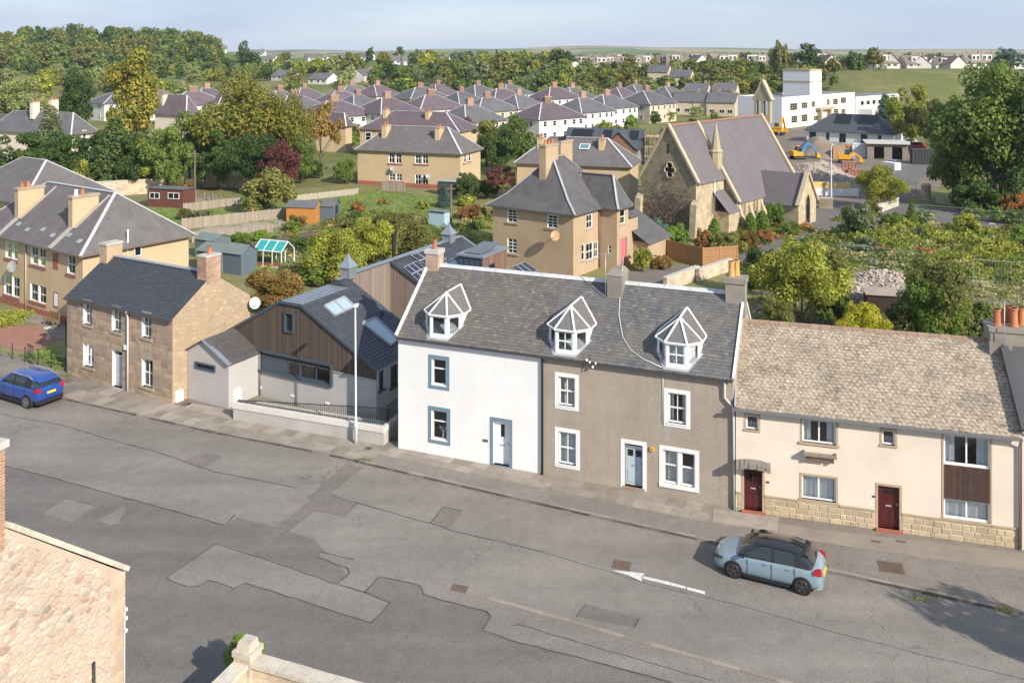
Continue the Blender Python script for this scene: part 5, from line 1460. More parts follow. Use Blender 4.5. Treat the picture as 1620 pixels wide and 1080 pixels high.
# box dormer
zb = z2 - .1
Q = [hit(FM, *p, (0, 0, zb), (1, 0, zb), (0, 1, zb)) for p in ((721, 405), (767, 407), (799, 393))]
bu0, bu1 = Q[0].x, Q[1].x; bv0, bv1 = (Q[0].y + Q[1].y) / 2, Q[2].y
s = MB(); s.box(bu0, bu1, bv0, bv1, zb - 2.5, zb - .02); bd_ = s.build('box_dormer', DKMETAL, ro2)
s = MB(); s.box(bu0 - .1, bu1 + .12, bv0 - .12, bv1 + .1, zb - .02, zb + .12); s.build('dormer_flat_roof', ZINC, bd_)
cladding(bd_, RIGHT(bu1), bv0, bv1, lambda a: zb - 2.5, lambda a: zb - .02, [(bv0 + .8, bv0 + 1.6, zb - 1.8, zb - .6)], M('cedar', (.22, .13, .095), None, rough=.8, island=[(0, (.20, .115, .085)), (.4, (.25, .15, .11)), (.8, (.17, .10, .075))]), seed=7, name='cladding')
window(bd_, RIGHT(bu1), bv0 + .8, bv0 + 1.6, zb - 1.8, zb - .6, depth=0, rows=1, fr=DKMETAL, fw=.06, glass=DARKGL)
for i in range(5): a = bu0 + .1 + (bu1 - bu0 - .2) * i / 4; bars('seam', bd_, [((a, bv0 - .02, zb - 2), (a, bv0 - .02, zb - .1))], .03, .04, DKMETAL)
g = MB(); dv = (bv1 - bv0); g.hexa([(bu0 + .3, bv0 + .3, zb + .16), (bu1 - .3, bv0 + .3, zb + .16), (bu1 - .3, bv1 - .4, zb + .42), (bu0 + .3, bv1 - .4, zb + .42), (bu0 + .3, bv0 + .3, zb + .2), (bu1 - .3, bv0 + .3, zb + .2), (bu1 - .3, bv1 - .4, zb + .46), (bu0 + .3, bv1 - .4, zb + .46)]); g.build('solar_panel', M('solar_grey', (.12, .125, .135), rough=.3, spec=.5), bd_)
rooflight(ro2, FM, [(700, 420), (716, 411), (729, 420), (712, 430)], SP, nr2, RLG)
solar(ro2, FM, [(808, 424), (829, 416), (850, 430), (828, 441)], SP, nr2, 3, 1)
# ventilator cowls and flue
for px in (551, 710):
    v = FM.v(px, ur); z = z2
    s = MB(); h = 1.2; s.box(ur - .33, ur + .33, v - .33, v + .33, z - .2, z + h * .45); o = s.build('ventilator', ZINC, MT)
    for dx, dy in ((-.36, -.36), (.3, -.36), (.3, .3), (-.36, .3)): s = MB(); s.box(ur + dx, ur + dx + .06, v + dy, v + dy + .06, z, z + h * .48); s.build('ventilator_post', ZINC, o)
    s = MB(); c = [(ur - .46, v - .46, z + .5), (ur + .46, v - .46, z + .5), (ur + .46, v + .46, z + .5), (ur - .46, v + .46, z + .5)]; t = (ur, v, z + 1.35); mm = [(ur - .16, v - .16, z + .95), (ur + .16, v - .16, z + .95), (ur + .16, v + .16, z + .95), (ur - .16, v + .16, z + .95)]
    s.poly(c)
    for i in range(4): s.poly([c[i], c[(i + 1) % 4], mm[(i + 1) % 4], mm[i]]); s.poly([mm[i], mm[(i + 1) % 4], t])
    s.build('ventilator_cap', ZINC, o)
uf = ur - 1.2; vf_ = FM.v(623, uf); zf = FM.z(369, uf, vf_)
s = MB(); s.lathe((uf, vf_, z2 - 1.3), [(.14, 0), (.14, zf - z2 + 1.0), (.2, zf - z2 + 1.0), (.2, zf - z2 + 1.3)], 10); s.build('flue', BLACKP, MT)

# ------------------------------------------------------------------ ramp wall, railing, gate, lamp post
FRW = frame_px((369, 667), (607, 708)); LR = FRW.L
RW = thing('ramp_wall', 'low grey concrete wall with white coping beside the ramp', 'wall', FRW.O, FRW.th)
s = MB(); s.box(0, LR, 0, .3, 0, .75); s.box(LR - .28, LR, .3, 2.4, 0, .75); s.build('wall_face', M('grey_concrete', (.47, .44, .41), (.42, .40, .375), .8, .9, .2, 20, dirt=(.36, .34, .31), dscale=.8, streak=(.40, .375, .35)), RW)
s = MB(); s.box(-.04, LR + .03, -.05, .34, .75, 1.02); s.box(LR - .3, LR + .03, .34, 2.4, .75, 1.02); s.build('coping', M('white_concrete', (.66, .62, .57), (.6, .56, .51), 1, .85, .1, 20), RW)
s = MB(); s.box(.2, LR - .3, .3, 2.0, 0, .45); s.build('ramp_slab', CONC, RW)
RL = thing('ramp_railing', 'black metal railing with close upright bars along the ramp wall', 'railing', FRW.O, FRW.th)
def rz(u): return 1.12 + .75 * min(1, u / (LR * .93))
pts = [(.15, .2), (LR - .15, .2), (LR - .15, 2.3)]
def rail(zoff):
    s = MB(); n = 14; P_ = [(.15 + (LR - .3) * i / n, .2, rz(.15 + (LR - .3) * i / n) - zoff if zoff >= 0 else 1.1) for i in range(n + 1)] + [(LR - .15, 2.3, rz(LR) - zoff if zoff >= 0 else 1.1)]
    s.tube(P_, .022, 6); return s.build('rail', BLACKP, RL)
rail(0); rail(-1)
s = MB(); u = .2
while u < LR - .15: s.bar((u, .2, 1.02), (u, .2, rz(u)), .016); u += .115
v = .3
while v < 2.3: s.bar((LR - .15, v, 1.02), (LR - .15, v, rz(LR)), .016); v += .115
s.build('uprights', BLACKP, RL, kind='stuff')
lp = gp(563, 705)
LP = thing('lamp_post', 'tall pale grey street lamp column by the ramp wall', 'lamp post', (lp.x, lp.y, PH))
s = MB(); s.tube([(0, 0, 0), (0, 0, 1.2), (0, 0, 1.25), (-.03, 0, 7.0)], [.085, .085, .05, .038], 10); s.build('column', M('pale_grey_paint', (.62, .64, .68), rough=.4), LP, smooth=True)
s = MB(); s.hexa([(-.12, -.12, 6.98), (.1, -.12, 6.98), (.1, .4, 6.98), (-.12, .4, 6.98), (-.1, -.1, 7.1), (.08, -.1, 7.1), (.08, .38, 7.06), (-.1, .38, 7.06)]); s.build('lamp_head', MATS['pale_grey_paint'], LP)
s = MB(); s.box(-.04, .04, -.105, -.095, .4, .9); s.build('hatch', LEAD, LP)
g = gp(618, 700); GT = thing('side_gate', 'dark metal side gate beside the white house', 'gate', g, R(21))
s = MB()
for i in range(9): s.bar((-.5 + i * .11, 0, .12), (-.5 + i * .11, 0, 1.7), .02)
s.bar((-.52, 0, 1.7), (.42, 0, 1.7), .04); s.bar((-.52, 0, .2), (.42, 0, .2), .04); s.build('bars', BLACKP, GT)
s = MB(); s.bar((.45, 0, 0), (.45, 0, 1.8), .07); s.build('post', BLACKP, GT)

# ------------------------------------------------------------------ rubble-built house on the viewer's side, its gable in view
FG = Fr((-11.06, 25.81), R(20))
GH = thing('rubble_gable_house', 'rubble stone gable with pale skew coping on the near side of the street', 'house', FG.O, FG.th)
zc_, zk, vk = 5.2, 5.2 + 4.3 * .815, -4.3
PG = Plane((0, 0, 0), (0, 1, 0), (1, 0, 0))
mb = MB(); mb.poly([(0, 0, 0), (0, 2 * vk, 0), (0, 2 * vk, zc_), (0, vk, zk), (0, 0, zc_)]); mb.poly([(0, 0, 0), (-9, 0, 0), (-9, 0, zc_), (0, 0, zc_)]); mb.poly([(0, 2 * vk, 0), (-9, 2 * vk, 0), (-9, 2 * vk, zc_), (0, 2 * vk, zc_)]); mb.poly([(-9, 0, 0), (-9, 2 * vk, 0), (-9, 2 * vk, zc_), (-9, vk, zk), (-9, 0, zc_)])
mb.build('wall', M('pink_lime_mortar', (.54, .43, .335), (.49, .385, .30), 2, .95, .5, 15, fine=.15, fscale=30), GH)
mb = MB(); mb.poly([(-.2, .2, zc_ - .1), (-9, .2, zc_ - .1), (-9, vk, zk), (-.2, vk, zk)]); mb.poly([(-.2, 2 * vk - .2, zc_ - .1), (-9, 2 * vk - .2, zc_ - .1), (-9, vk, zk), (-.2, vk, zk)]); mb.build('roof', SL_P, GH)
GST = [M('gable_stone_%s' % n, c, c2, 3, .93, .5, 18, objvar=.1, dirt=d, dscale=2) for n, c, c2, d in (('buff', (.504, .421, .336), (.456, .374, .297), (.407, .333, .263)), ('pink', (.495, .390, .314), (.451, .354, .286), (.407, .322, .258)), ('pale', (.543, .478, .398), (.504, .437, .358), (.436, .369, .297)), ('buff2', (.485, .406, .325), (.441, .364, .291), (.388, .322, .258)), ('rust', (.436, .312, .235), (.407, .291, .224), (.349, .260, .202)), ('dark', (.291, .255, .224), (.330, .281, .241), (.252, .218, .190)))]
GST = GST[:4] * 4 + GST[4:]
vis = lambda a, z: -(z) - (0 if a > -4.6 else -20)
voronoi_stones(GH, PG, [(-5.2, .9), (-.55, .9), (-.55, zc_ + .3), (-4.3, zk - .25), (-5.2, zk - .9)], 860, 1.9, GST, 77, gap=.03, pr=(.012, .055), small=.4, zsort=vis, rest_mat=GST[0])
voronoi_stones(GH, PG, [(-8.6, .05), (-5.2, .05), (-5.2, zk - .95), (-8.6, zc_ - .1)], 200, 1.9, [RUB], 78, gap=.03, pr=(.01, .03), joined=True)
voronoi_stones(GH, PG, [(-5.2, .05), (-.5, .05), (-.5, .88), (-5.2, .88)], 60, 1.9, [RUB], 79, gap=.03, pr=(.01, .03), joined=True)
QM = M('quoin_stone', (.52, .41, .29), (.46, .36, .255), 2.5, .93, .5, 18, objvar=.12, dirt=(.36, .28, .2), dscale=2)
z = .0; i = 0
while z < zc_ - .05:
    h = rnd.uniform(.3, .42); h = min(h, zc_ + .05 - z); L = .52 if i % 2 else .36
    stone_piece(PG, -L, .015, z + .008, z + h - .008, .03, rnd).build('quoin', QM, GH); z += h; i += 1
SKW = M('skew_stone', (.60, .55, .45), (.52, .47, .385), 5, .95, .8, 12, objvar=.08, dirt=(.36, .33, .28), dscale=3)
n = 7; a, b = Vector((-.08, .1, zc_ + .06)), Vector((-.08, vk + .45, zk - .26))
for i in range(n): bars('skew_stone', GH, [(a.lerp(b, i / n + .004), a.lerp(b, (i + 1) / n - .004))], .34 + rnd.uniform(-.02, .02), .13, SKW)
a, b = Vector((-.08, 2 * vk, zc_ + .06)), Vector((-.08, vk - .4, zk - .26))
for i in range(n): bars('skew_stone', GH, [(a.lerp(b, i / n + .004), a.lerp(b, (i + 1) / n - .004))], .34, .13, SKW)
chimney(GH, -.75, .04, vk - .45, vk + .33, zk - .8, zk + 1.7, BRICK, CONC, [(-.35, vk, .6, .15, TERRA)])
b = FG.sbox(142, 149, 1046, 1085, 0); pipe(GH, [(.06, (b[0] + b[1]) / 2, b[2] - 3), (.06, (b[0] + b[1]) / 2, b[3])], .045, BLACKP)
for zz_ in (zc_ - 1.0, zc_ - 1.25, zc_ - 1.6): s = MB(); s.lathe((.1, -.05, zz_), [(.02, -.05), (.045, -.03), (.045, .03), (.02, .05)], 8); s.build('insulator', UPVC, GH)
pipe(GH, [(.07, -.06, zc_ - .9), (.06, -.08, zc_ - 2.5), (.07, -.05, 1)], .012, UPVC, 'cable', 5)

FP = Fr(gp(392, 1037, 1.85), R(21))
GW = thing('garden_wall', 'rubble garden wall with flat pale coping and a square gate pier', 'wall', FP.O, FP.th)
RUBP = rowmat('pale_rubble', (.58, .49, .37), (.48, .38, .27), .16, .34, (.5, .42, .32), .02, .95)
s = MB(); s.box(0.05, 8, -.18, .18, 0, 1.72); s.box(-.18, .18, -7, -.1, 0, 1.72); s.build('wall_face', RUBP, GW)
for i in range(9): s = MB(); s.box(.3 + i * .9, .3 + i * .9 + .885, -.26, .26, 1.72, 1.84 + rnd.uniform(-.01, .01)); s.build('coping_stone', SKW, GW)
for i in range(7): s = MB(); s.box(-.26, .26, -.3 - (i + 1) * .9, -.3 - i * .9 - .015, 1.72, 1.84 + rnd.uniform(-.01, .01)); s.build('coping_stone', SKW, GW)
s = MB(); s.box(-.29, .29, -.29, .29, 0, 1.95); s.build('pier', RUBP, GW)
s = MB(); s.hexa([(-.33, -.33, 1.95), (.33, -.33, 1.95), (.33, .33, 1.95), (-.33, .33, 1.95), (-.33, -.33, 2.12), (.33, -.33, 2.12), (.33, .33, 2.12), (-.33, .33, 2.12)]); s.hexa([(-.24, -.24, 2.12), (.24, -.24, 2.12), (.24, .24, 2.12), (-.24, .24, 2.12), (-.2, -.2, 2.36), (.2, -.2, 2.36), (.2, .2, 2.36), (-.2, .2, 2.36)]); s.build('pier_cap', SKW, GW)
# ------------------------------------------------------------------ cars
TYRE = M('tyre', (.018, .018, .019), rough=.85)
RIM = M('alloy_rim', (.45, .45, .47), rough=.35, metal=.8)
RIMD = M('dark_alloy', (.13, .12, .12), rough=.4, metal=.7)
PLATE_Y = M('yellow_plate', (.80, .55, .03), rough=.4)
LAMPR = M('red_lamp', (.35, .012, .02), rough=.15, spec=.6)
LAMPW = M('clear_lamp', (.55, .58, .6), rough=.1, spec=.7)
CARGL = M('car_glass', (.022, .028, .03), rough=.02, spec=.9)
PLASTIC = M('black_plastic', (.022, .022, .024), rough=.6)

def loft(secs, mats, name, par, close=True, smooth=True, sub=1):
    mb = MB(); n = len(secs[0])
    for s in secs: mb.v += [tuple(p) for p in s]
    for i in range(len(secs) - 1):
        for k in range(n - 1):
            mb.f.append((i * n + k, i * n + k + 1, (i + 1) * n + k + 1, (i + 1) * n + k)); mb.m.append(0)
    if close:
        mb.f.append(tuple(range(n))); mb.m.append(0); mb.f.append(tuple((len(secs) - 1) * n + k for k in range(n))); mb.m.append(0)
    o = mb.build(name, mats, par, smooth=smooth)
    if sub:
        m = o.modifiers.new('sub', 'SUBSURF'); m.levels = sub; m.render_levels = sub
    return o

def interp(tab, x):
    for (a, *va), (b, *vb) in zip(tab, tab[1:]):
        if a <= x <= b:
            t = (x - a) / (b - a); return [p + (q - p) * t for p, q in zip(va, vb)]
    return list(tab[-1][1:]) if x > tab[-1][0] else list(tab[0][1:])

def car(label, loc, heading, L, W, Hh, paint, roofmat, kind='hatch', rim=RIM, plate=True, group=None, name='car', lod=0):
    """x forward = 0 at the nose, y across; heading is the angle of the nose direction in the ground plane"""
    T = thing(name, label, 'car', loc, 0, group); T.rotation_euler = (0, 0, heading)
    k = Hh / 1.43; w = W / 2
    suv = kind == 'suv'; van = kind == 'pickup'
    # x measured from nose backwards as fraction of L: z bottom, z top(belt), half width
    if suv: tab = [(0, .42, .78, .72), (.03, .30, .88, .86), (.10, .28, 1.02, .95), (.24, .28, 1.10, .985), (.5, .28, 1.12, 1.0), (.85, .30, 1.16, .985), (.95, .34, 1.15, .94), (.985, .40, 1.10, .90), (1, .48, .98, .84)]
    else: tab = [(0, .32, .56, .66), (.03, .21, .66, .84), (.10, .17, .77, .95), (.25, .17, .89, .985), (.5, .17, .93, 1.0), (.84, .18, .98, .98), (.93, .22, .97, .93), (.98, .28, .90, .86), (1, .36, .76, .76)]
    kz = Hh / (1.68 if suv else 1.43)
    N = 26; secs = []
    def X(f): return L / 2 - f * L
    for i in range(N + 1):
        f = i / N; f = f * f * (3 - 2 * f) * .35 + f * .65
        zb, zt, hw = interp(tab, f); zb *= kz; zt *= kz; hw *= w
        h = zt - zb
        half = [(0, zb), (hw * .86, zb), (hw * .97, zb + h * .12), (hw, zb + h * .42), (hw * .985, zb + h * .68), (hw * .955, zb + h * .9), (hw * .88, zt), (hw * .5, zt + .025), (0, zt + .035)]
        sec = [(X(f), -y, z) for y, z in reversed(half)] + [(X(f), y, z) for y, z in half[1:]]
        secs.append(sec)
    body = loft(secs, paint, 'body', T, sub=1)
    # cabin
    if suv: ct = [(.235, 1.10, .90, .90), (.30, 1.36, .82, .8), (.385, 1.60, .74, .72), (.5, 1.66, .74, .7), (.8, 1.63, .74, .7), (.90, 1.50, .74, .7), (.955, 1.16, .86, .82)]
    else: ct = [(.225, .90, .90, .9), (.31, 1.16, .80, .8), (.40, 1.36, .72, .70), (.52, 1.42, .71, .68), (.72, 1.40, .71, .68), (.83, 1.30, .72, .68), (.93, 1.02, .84, .8)]
    if van: ct = [(.235, 1.10, .90, .90), (.30, 1.36, .82, .8), (.385, 1.60, .74, .72), (.5, 1.66, .74, .7), (.62, 1.6, .74, .7), (.65, 1.15, .8, .7)]
    secs = []
    M_ = 16; f0, f1 = ct[0][0], ct[-1][0]
    for i in range(M_ + 1):
        f = f0 + (f1 - f0) * i / M_; zt, hw, _ = interp(ct, f); zt *= kz; hw *= w
        zbelt = interp(tab, f)[1] * kz - .03; bw = w * .905
        half = [(bw, zbelt), (bw * .55 + hw * .45 + .02, (zbelt * .5 + zt * .5)), (hw, zt - .05), (hw * .85, zt), (hw * .4, zt + .02), (0, zt + .025)]
        if zt < zbelt + .08: half = [(bw, zbelt)] + [(y, max(zbelt + .001, z)) for y, z in half[1:]]
        secs.append([(X(f), -y, z) for y, z in half] + [(X(f), y, z) for y, z in list(reversed(half))[1:]])
    glass = loft(secs, CARGL, 'glasshouse', T, close=True, sub=1)
    # roof skin and pillars follow the cabin
    def cabpt(f, t, off=.012):     # t: 0 belt side .. 1 roof edge .. 2 centre
        zt, hw, _ = interp(ct, f); zt *= kz; hw *= w; zbelt = interp(tab, f)[1] * kz - .03; bw = w * .905
        prof = [(bw, zbelt), (bw * .55 + hw * .45 + .02, (zbelt + zt) / 2), (hw, zt - .045), (hw * .85, zt), (0, zt + .022)]
        q = t * 2; i = min(3, int(q)); r_ = q - i; y = prof[i][0] + (prof[i + 1][0] - prof[i][0]) * r_; z = prof[i][1] + (prof[i + 1][1] - prof[i][1]) * r_
        return Vector((X(f), y + off * (1 if t < 1 else .3), z + off * (0 if t < .8 else 1.3)))
    def strip(pa, wd, mat, nm):
        for sg in (-1, 1):
            mb = MB(); L_, R_ = [], []
            for p, q in pa:
                L_.append(Vector((p.x, p.y * sg, p.z))); R_.append(Vector((q.x, q.y * sg, q.z)))
            for i in range(len(L_) - 1): mb.poly([L_[i], R_[i], R_[i + 1], L_[i + 1]])
            mb.build(nm, mat, T, smooth=True)
    fr0, fr1 = ct[2][0], ct[-2][0] - .005
    fs = [fr0 + (fr1 - fr0) * i / 8 for i in range(9)]
    mb = MB()
    for f in fs:
        row = [cabpt(f, t, .015) for t in (1.0, 1.25, 1.5, 2.0)]
        mb.v += [(p.x, -p.y, p.z) for p in row] + [(p.x, p.y, p.z) for p in reversed(row[:-1])]
    for i in range(8):
        for j in range(6): mb.f.append((i * 7 + j, i * 7 + j + 1, (i + 1) * 7 + j + 1, (i + 1) * 7 + j)); mb.m.append(0)
    mb.build('roof', roofmat, T, smooth=True)
    ap = [(cabpt(ct[0][0] + (fr0 - ct[0][0]) * i / 5, .5 + .5 * i / 5), cabpt(ct[0][0] + .03 + (fr0 - ct[0][0]) * i / 5, .3 + .6 * i / 5)) for i in range(6)]
    strip(ap, .06, paint if suv else roofmat, 'pillar')
    for fp, wd in (((.52, .018), (.75, .03), (.80, .05)) if suv else ((.555, .018), (.76, .05))):
        strip([(cabpt(fp, t), cabpt(fp + wd, t)) for t in (0, .25, .5, .75, 1.0)], .05, PLASTIC if suv or wd < .03 else roofmat, 'pillar')
    # rear quarter panels
    fq = ct[-2][0]
    strip([(cabpt(fq - .02, t), cabpt(fq + (ct[-1][0] - fq) * .55, t)) for t in (0, .25, .5, .75)], .05, paint if suv else roofmat, 'quarter_panel')
    # wheels with arches
    wr = .315 * kz if not suv else .345 * kz
    for f in ((.205, .825) if not suv else (.20, .80)):
        for sg in (-1, 1):
            y = sg * (w - .02); c = Vector((X(f), y, wr))
            s = MB(); s.tube([(c.x, y - sg * .25, wr), (c.x, y + sg * (.012 if suv else .006), wr)], wr + (.065 if suv else .032), 20); s.build('wheel_arch', PLASTIC, T)
            s = MB(); s.tube([(c.x, y - sg * .16, wr), (c.x, y - sg * .15, wr), (c.x, y + sg * .02, wr), (c.x, y + sg * .035, wr)], [wr * .9, wr, wr, wr * .93], 22); wh = s.build('wheel', TYRE, T, smooth=False)
            s = MB(); s.tube([(c.x, y + sg * .03, wr), (c.x, y + sg * .042, wr)], [wr * .7, wr * .68], 20); s.build('rim', PLASTIC, wh)
            s = MB()
            for j in range(5):
                a = j * 2 * math.pi / 5 + .3
                for da in (-.13, .13): s.bar((c.x, y + sg * .048, wr), (c.x + math.cos(a + da) * wr * .68, y + sg * .05, wr + math.sin(a + da) * wr * .68), .035, .02, up=(0, 1, 0))
            s.tube([(c.x, y + sg * .04, wr), (c.x, y + sg * .06, wr)], wr * .16, 10)
            ring = [(c.x + math.cos(q * math.pi / 10) * wr * .7, y + sg * .047, wr + math.sin(q * math.pi / 10) * wr * .7) for q in range(21)]
            s.tube(ring, .016, 5, cap=False); s.build('spokes', rim, wh)
    # skirts, bumpers, lights, mirrors, handles, plate
    def side(f, zf, off=0): zb, zt, hw = interp(tab, f); return hw * w + off
    s = MB()
    for sg in (-1, 1): s.box(X(.72), X(.3), sg * (w - .06) - .03, sg * (w - .06) + .06 * sg if sg > 0 else sg * (w - .06) + .03, .17 * kz, (.34 if suv else .25) * kz)
    s.build('sill', PLASTIC, T)
    for sg in (-1, 1):
        s = MB(); zl = .64 * kz if not suv else .88 * kz; y = sg * w * (.86 if suv else .78)
        s.hexa([(X(.012), y - sg * .02, zl - .07), (X(.10), sg * w * .965, zl - .03), (X(.10), sg * w * .90, zl - .03), (X(.02), y - sg * .3, zl - .07), (X(.025), y - sg * .02, zl + .03), (X(.105), sg * w * .955, zl + .06), (X(.11), sg * w * .88, zl + .06), (X(.03), y - sg * .3, zl + .04)]); s.build('headlight', LAMPW if suv else CARGL, T)
        s = MB(); zr_ = .86 * kz if not suv else 1.03 * kz
        s.hexa([(X(.995), sg * w * .60, zr_ - .08), (X(.995), sg * w * .865, zr_ - .08), (X(.93), sg * w * .975, zr_ - .05), (X(.93), sg * w * .6, zr_ - .05), (X(.985), sg * w * .60, zr_ + .07), (X(.985), sg * w * .87, zr_ + .07), (X(.93), sg * w * .965, zr_ + .09), (X(.93), sg * w * .6, zr_ + .09)]); s.build('tail_light', LAMPR, T)
        s = MB(); fm = ct[0][0] + .075; zm_ = interp(tab, fm)[1] * kz; s.hexa([(X(fm) - .05, sg * w * .95, zm_ + .02), (X(fm) + .06, sg * w * .95, zm_ + .02), (X(fm) + .05, sg * (w + .16), zm_ + .04), (X(fm) - .06, sg * (w + .16), zm_ + .04), (X(fm) - .05, sg * w * .97, zm_ + .13), (X(fm) + .05, sg * w * .97, zm_ + .13), (X(fm) + .03, sg * (w + .15), zm_ + .16), (X(fm) - .06, sg * (w + .15), zm_ + .16)]); s.build('wing_mirror', roofmat if not suv else paint, T)
        for fh in (.50, .71):
            zh = (.80 if not suv else .92) * kz; s = MB(); s.box(X(fh) - .09, X(fh) + .09, sg * w * .975 - .02, sg * w * .975 + .02, zh - .015, zh + .02); s.build('door_handle', paint, T)
        for fd in (.335, .555, .76):
            s = MB(); zb_ = .34 * kz; zt_2 = interp(tab, fd)[1] * kz * .93
            s.bar((X(fd), sg * (side(fd, 0) - .001), zb_), (X(fd), sg * (side(fd, 0) * .985 + .002), zt_2), .008, .02); s.build('door_gap', BLACKP, T)
    s = MB(); zb_ = (.40 if suv else .36) * kz; q = .78 if suv else .70; s.hexa([(X(1.002), -w * q, zb_ - .12), (X(1.002), w * q, zb_ - .12), (X(.955), w * (q + .14), zb_ - .12), (X(.955), -w * (q + .14), zb_ - .12), (X(1.005), -w * q, zb_ + .08), (X(1.005), w * q, zb_ + .08), (X(.955), w * (q + .15), zb_ + .08), (X(.955), -w * (q + .15), zb_ + .08)]); s.build('rear_bumper', PLASTIC if suv else paint, T)
    if plate:
        zp = .62 * kz if not suv else .84 * kz
        s = MB(); s.box(X(1.0) - .03, X(1.0) + .05, -.26, .26, zp - .055, zp + .055); s.build('rear_plate', PLATE_Y, T)
    s = MB(); zg = .46 * kz if not suv else .62 * kz; s.hexa([(X(-.002), -w * .5, zg - .1), (X(-.002), w * .5, zg - .1), (X(.03), w * .55, zg - .1), (X(.03), -w * .55, zg - .1), (X(-.004), -w * .55, zg + .08), (X(-.004), w * .55, zg + .08), (X(.03), w * .6, zg + .08), (X(.03), -w * .6, zg + .08)]); s.build('grille', PLASTIC, T)
    if suv:
        for sg in (-1, 1):
            s = MB(); s.tube([cabpt(.40, 1.2) * 1, cabpt(.45, 1.2) + Vector((0, 0, .05)), cabpt(.78, 1.2) + Vector((0, 0, .05)), cabpt(.84, 1.2)], .022, 6)
            s.v = [(x, y * sg, z) for x, y, z in s.v]; s.build('roof_rail', LEAD, T)
    s = MB(); fe = ct[-2][0]; p = cabpt(fe - .015, 2.0); q = cabpt(fe + .025, 2.0)
    s.hexa([(p.x, -w * .66, p.z - .03), (p.x, w * .66, p.z - .03), (q.x - .06, w * .60, q.z + .0), (q.x - .06, -w * .60, q.z + .0), (p.x, -w * .66, p.z + .008), (p.x, w * .66, p.z + .008), (q.x - .06, w * .60, q.z + .04), (q.x - .06, -w * .60, q.z + .04)]); s.build('spoiler', roofmat, T)
    return T

PGREY = M('pale_blue_grey_paint', (.205, .285, .335), rough=.25, spec=.5, coat=.8)
PBLACK = M('gloss_black_paint', (.012, .012, .014), rough=.15, spec=.5, coat=.8)
PBLUE_ = M('bright_blue_paint', (.012, .055, .26), rough=.22, spec=.5, coat=1.0)
# the pale car: near-side wheel contacts at (1159,914) and (1264,940)
a, b = gp(1159, 914), gp(1264, 940); d = (a - b).normalized()
hd = math.atan2(d.y, d.x); mid_ = (a + b) / 2 + Vector((-d.y, d.x, 0)) * -.86
car('pale blue-grey hatchback with black roof parked by the kerb of the cream house', (mid_.x, mid_.y, .01), hd, 4.06, 1.76, 1.43, PGREY, PBLACK, 'hatch', RIMD)
a = gp(41, 646); d = Vector((-math.cos(R(29)), math.sin(R(29)), 0)); Ls = 4.65
ctr = a + d * (.80 - .5) * Ls + Vector((-d.y, d.x, 0)) * -.92
car('bright blue sport utility car parked at the kerb beside the gravel garden', (ctr.x, ctr.y, .01), math.atan2(d.y, d.x), Ls, 1.86, 1.68, PBLUE_, PBLUE_, 'suv')
# ------------------------------------------------------------------ middle distance: houses, church, school, building site
def tp(px, py):
    """pixel ray meets the land"""
    if py <= HY + 1: py = HY + 1
    Y = 20.0
    while Y < 9000:
        x = (px - CX) * Y / FPX
        if CH - (py - HY) * Y / FPX <= hgt(x, Y): break
        Y += max(1.0, Y * .004)
    return Vector((x, Y, hgt(x, Y)))
def spot(px, Y):
    x = (px - CX) * Y / FPX; return Vector((x, Y, hgt(x, Y)))

RF_G = M('far_slate_grey', (.115, .113, .122), (.095, .094, .105), .5, .75, .2, 8, dirt=(.155, .15, .14), dscale=.45, fine=.12, fscale=6, objvar=.1)
RF_P = M('far_slate_purple', (.125, .094, .108), (.105, .08, .093), .5, .75, .2, 8, dirt=(.15, .125, .125), dscale=.45, fine=.12, fscale=6, objvar=.1)
W_EST = M('estate_white', (.70, .68, .65), (.64, .62, .59), .6, .9, dirt=(.56, .53, .49), dscale=.4, objvar=.06)
W_BUFF = M('estate_buff', (.58, .48, .35), (.52, .43, .31), .6, .9, objvar=.06)

def chim(par, f, px, py_top, py_base, u_w, v_w, mat, v, pots=2, pm=TERRA):
    u = f.u(px, v); z1 = f.z(py_top, u, v); z0 = f.z(py_base, u, v) - 1.2
    return chimney(par, u - u_w / 2, u + u_w / 2, v - v_w / 2, v + v_w / 2, z0, z1, mat, STONE_TRIM, [(u, v - v_w * .25 + i * v_w * .5, .5, .13, pm) for i in range(pots)], copeh=.14, over=.06)

# --- tan four-in-a-block with red sills
ZT = 5.3
def corner(px, ey, ze=ZT, over=.35):
    Y = FPX * (CH - ze) / (ey - HY); return Vector(((px - CX) * Y / FPX, Y, 0))
FT = Fr(corner(729, 244), R(21)); FT.O += Vector((-.1, .35, 0))
uT = FT.u(566); DT = FT.v(760)
TT = thing('tan_flats', 'tan harled flats with hipped slate roof, two chimneys and red window trim', 'house', FT.O, FT.th)
tw = [(615, 635, 241, 259), (656.6, 677.4, 243, 260), (615.6, 636, 274, 286.5), (656.6, 677.4, 275.6, 293)]
hl, jb = [], []
for q in tw:
    b = FT.fbox(*q); m_ = (b[0] + b[1]) / 2; pr = [(b[0], m_ - .12, b[2], b[3]), (m_ + .12, b[1], b[2], b[3])]; hl += pr; jb.append((b, pr))
box_walls(TT, uT, 0, 0, DT, 0, ZT, HARL_Y, {'front': hl}, rmat=WHITE)
for b, pr in jb:
    for p in pr: window(TT, P0, *p, depth=.12, rows=2, cols=2, fw=.09, glass=GLASS, bar=.06)
    s = MB(); s.pbox(P0, b[0] - .15, b[1] + .15, b[2] - .2, b[2], -.02, .1); s.build('sill', REDP, TT)
for q in ((733, 737, 242, 258), (740, 744, 240, 255)):
    b = FT.sbox(*q, 0); window(TT, RIGHT(0), *b, depth=-.04, rows=2, fw=.12, glass=DARKGL); s = MB(); s.pbox(RIGHT(0), b[0] - .2, b[1] + .2, b[2] - .2, b[2], 0, .1); s.build('sill', REDP, TT)
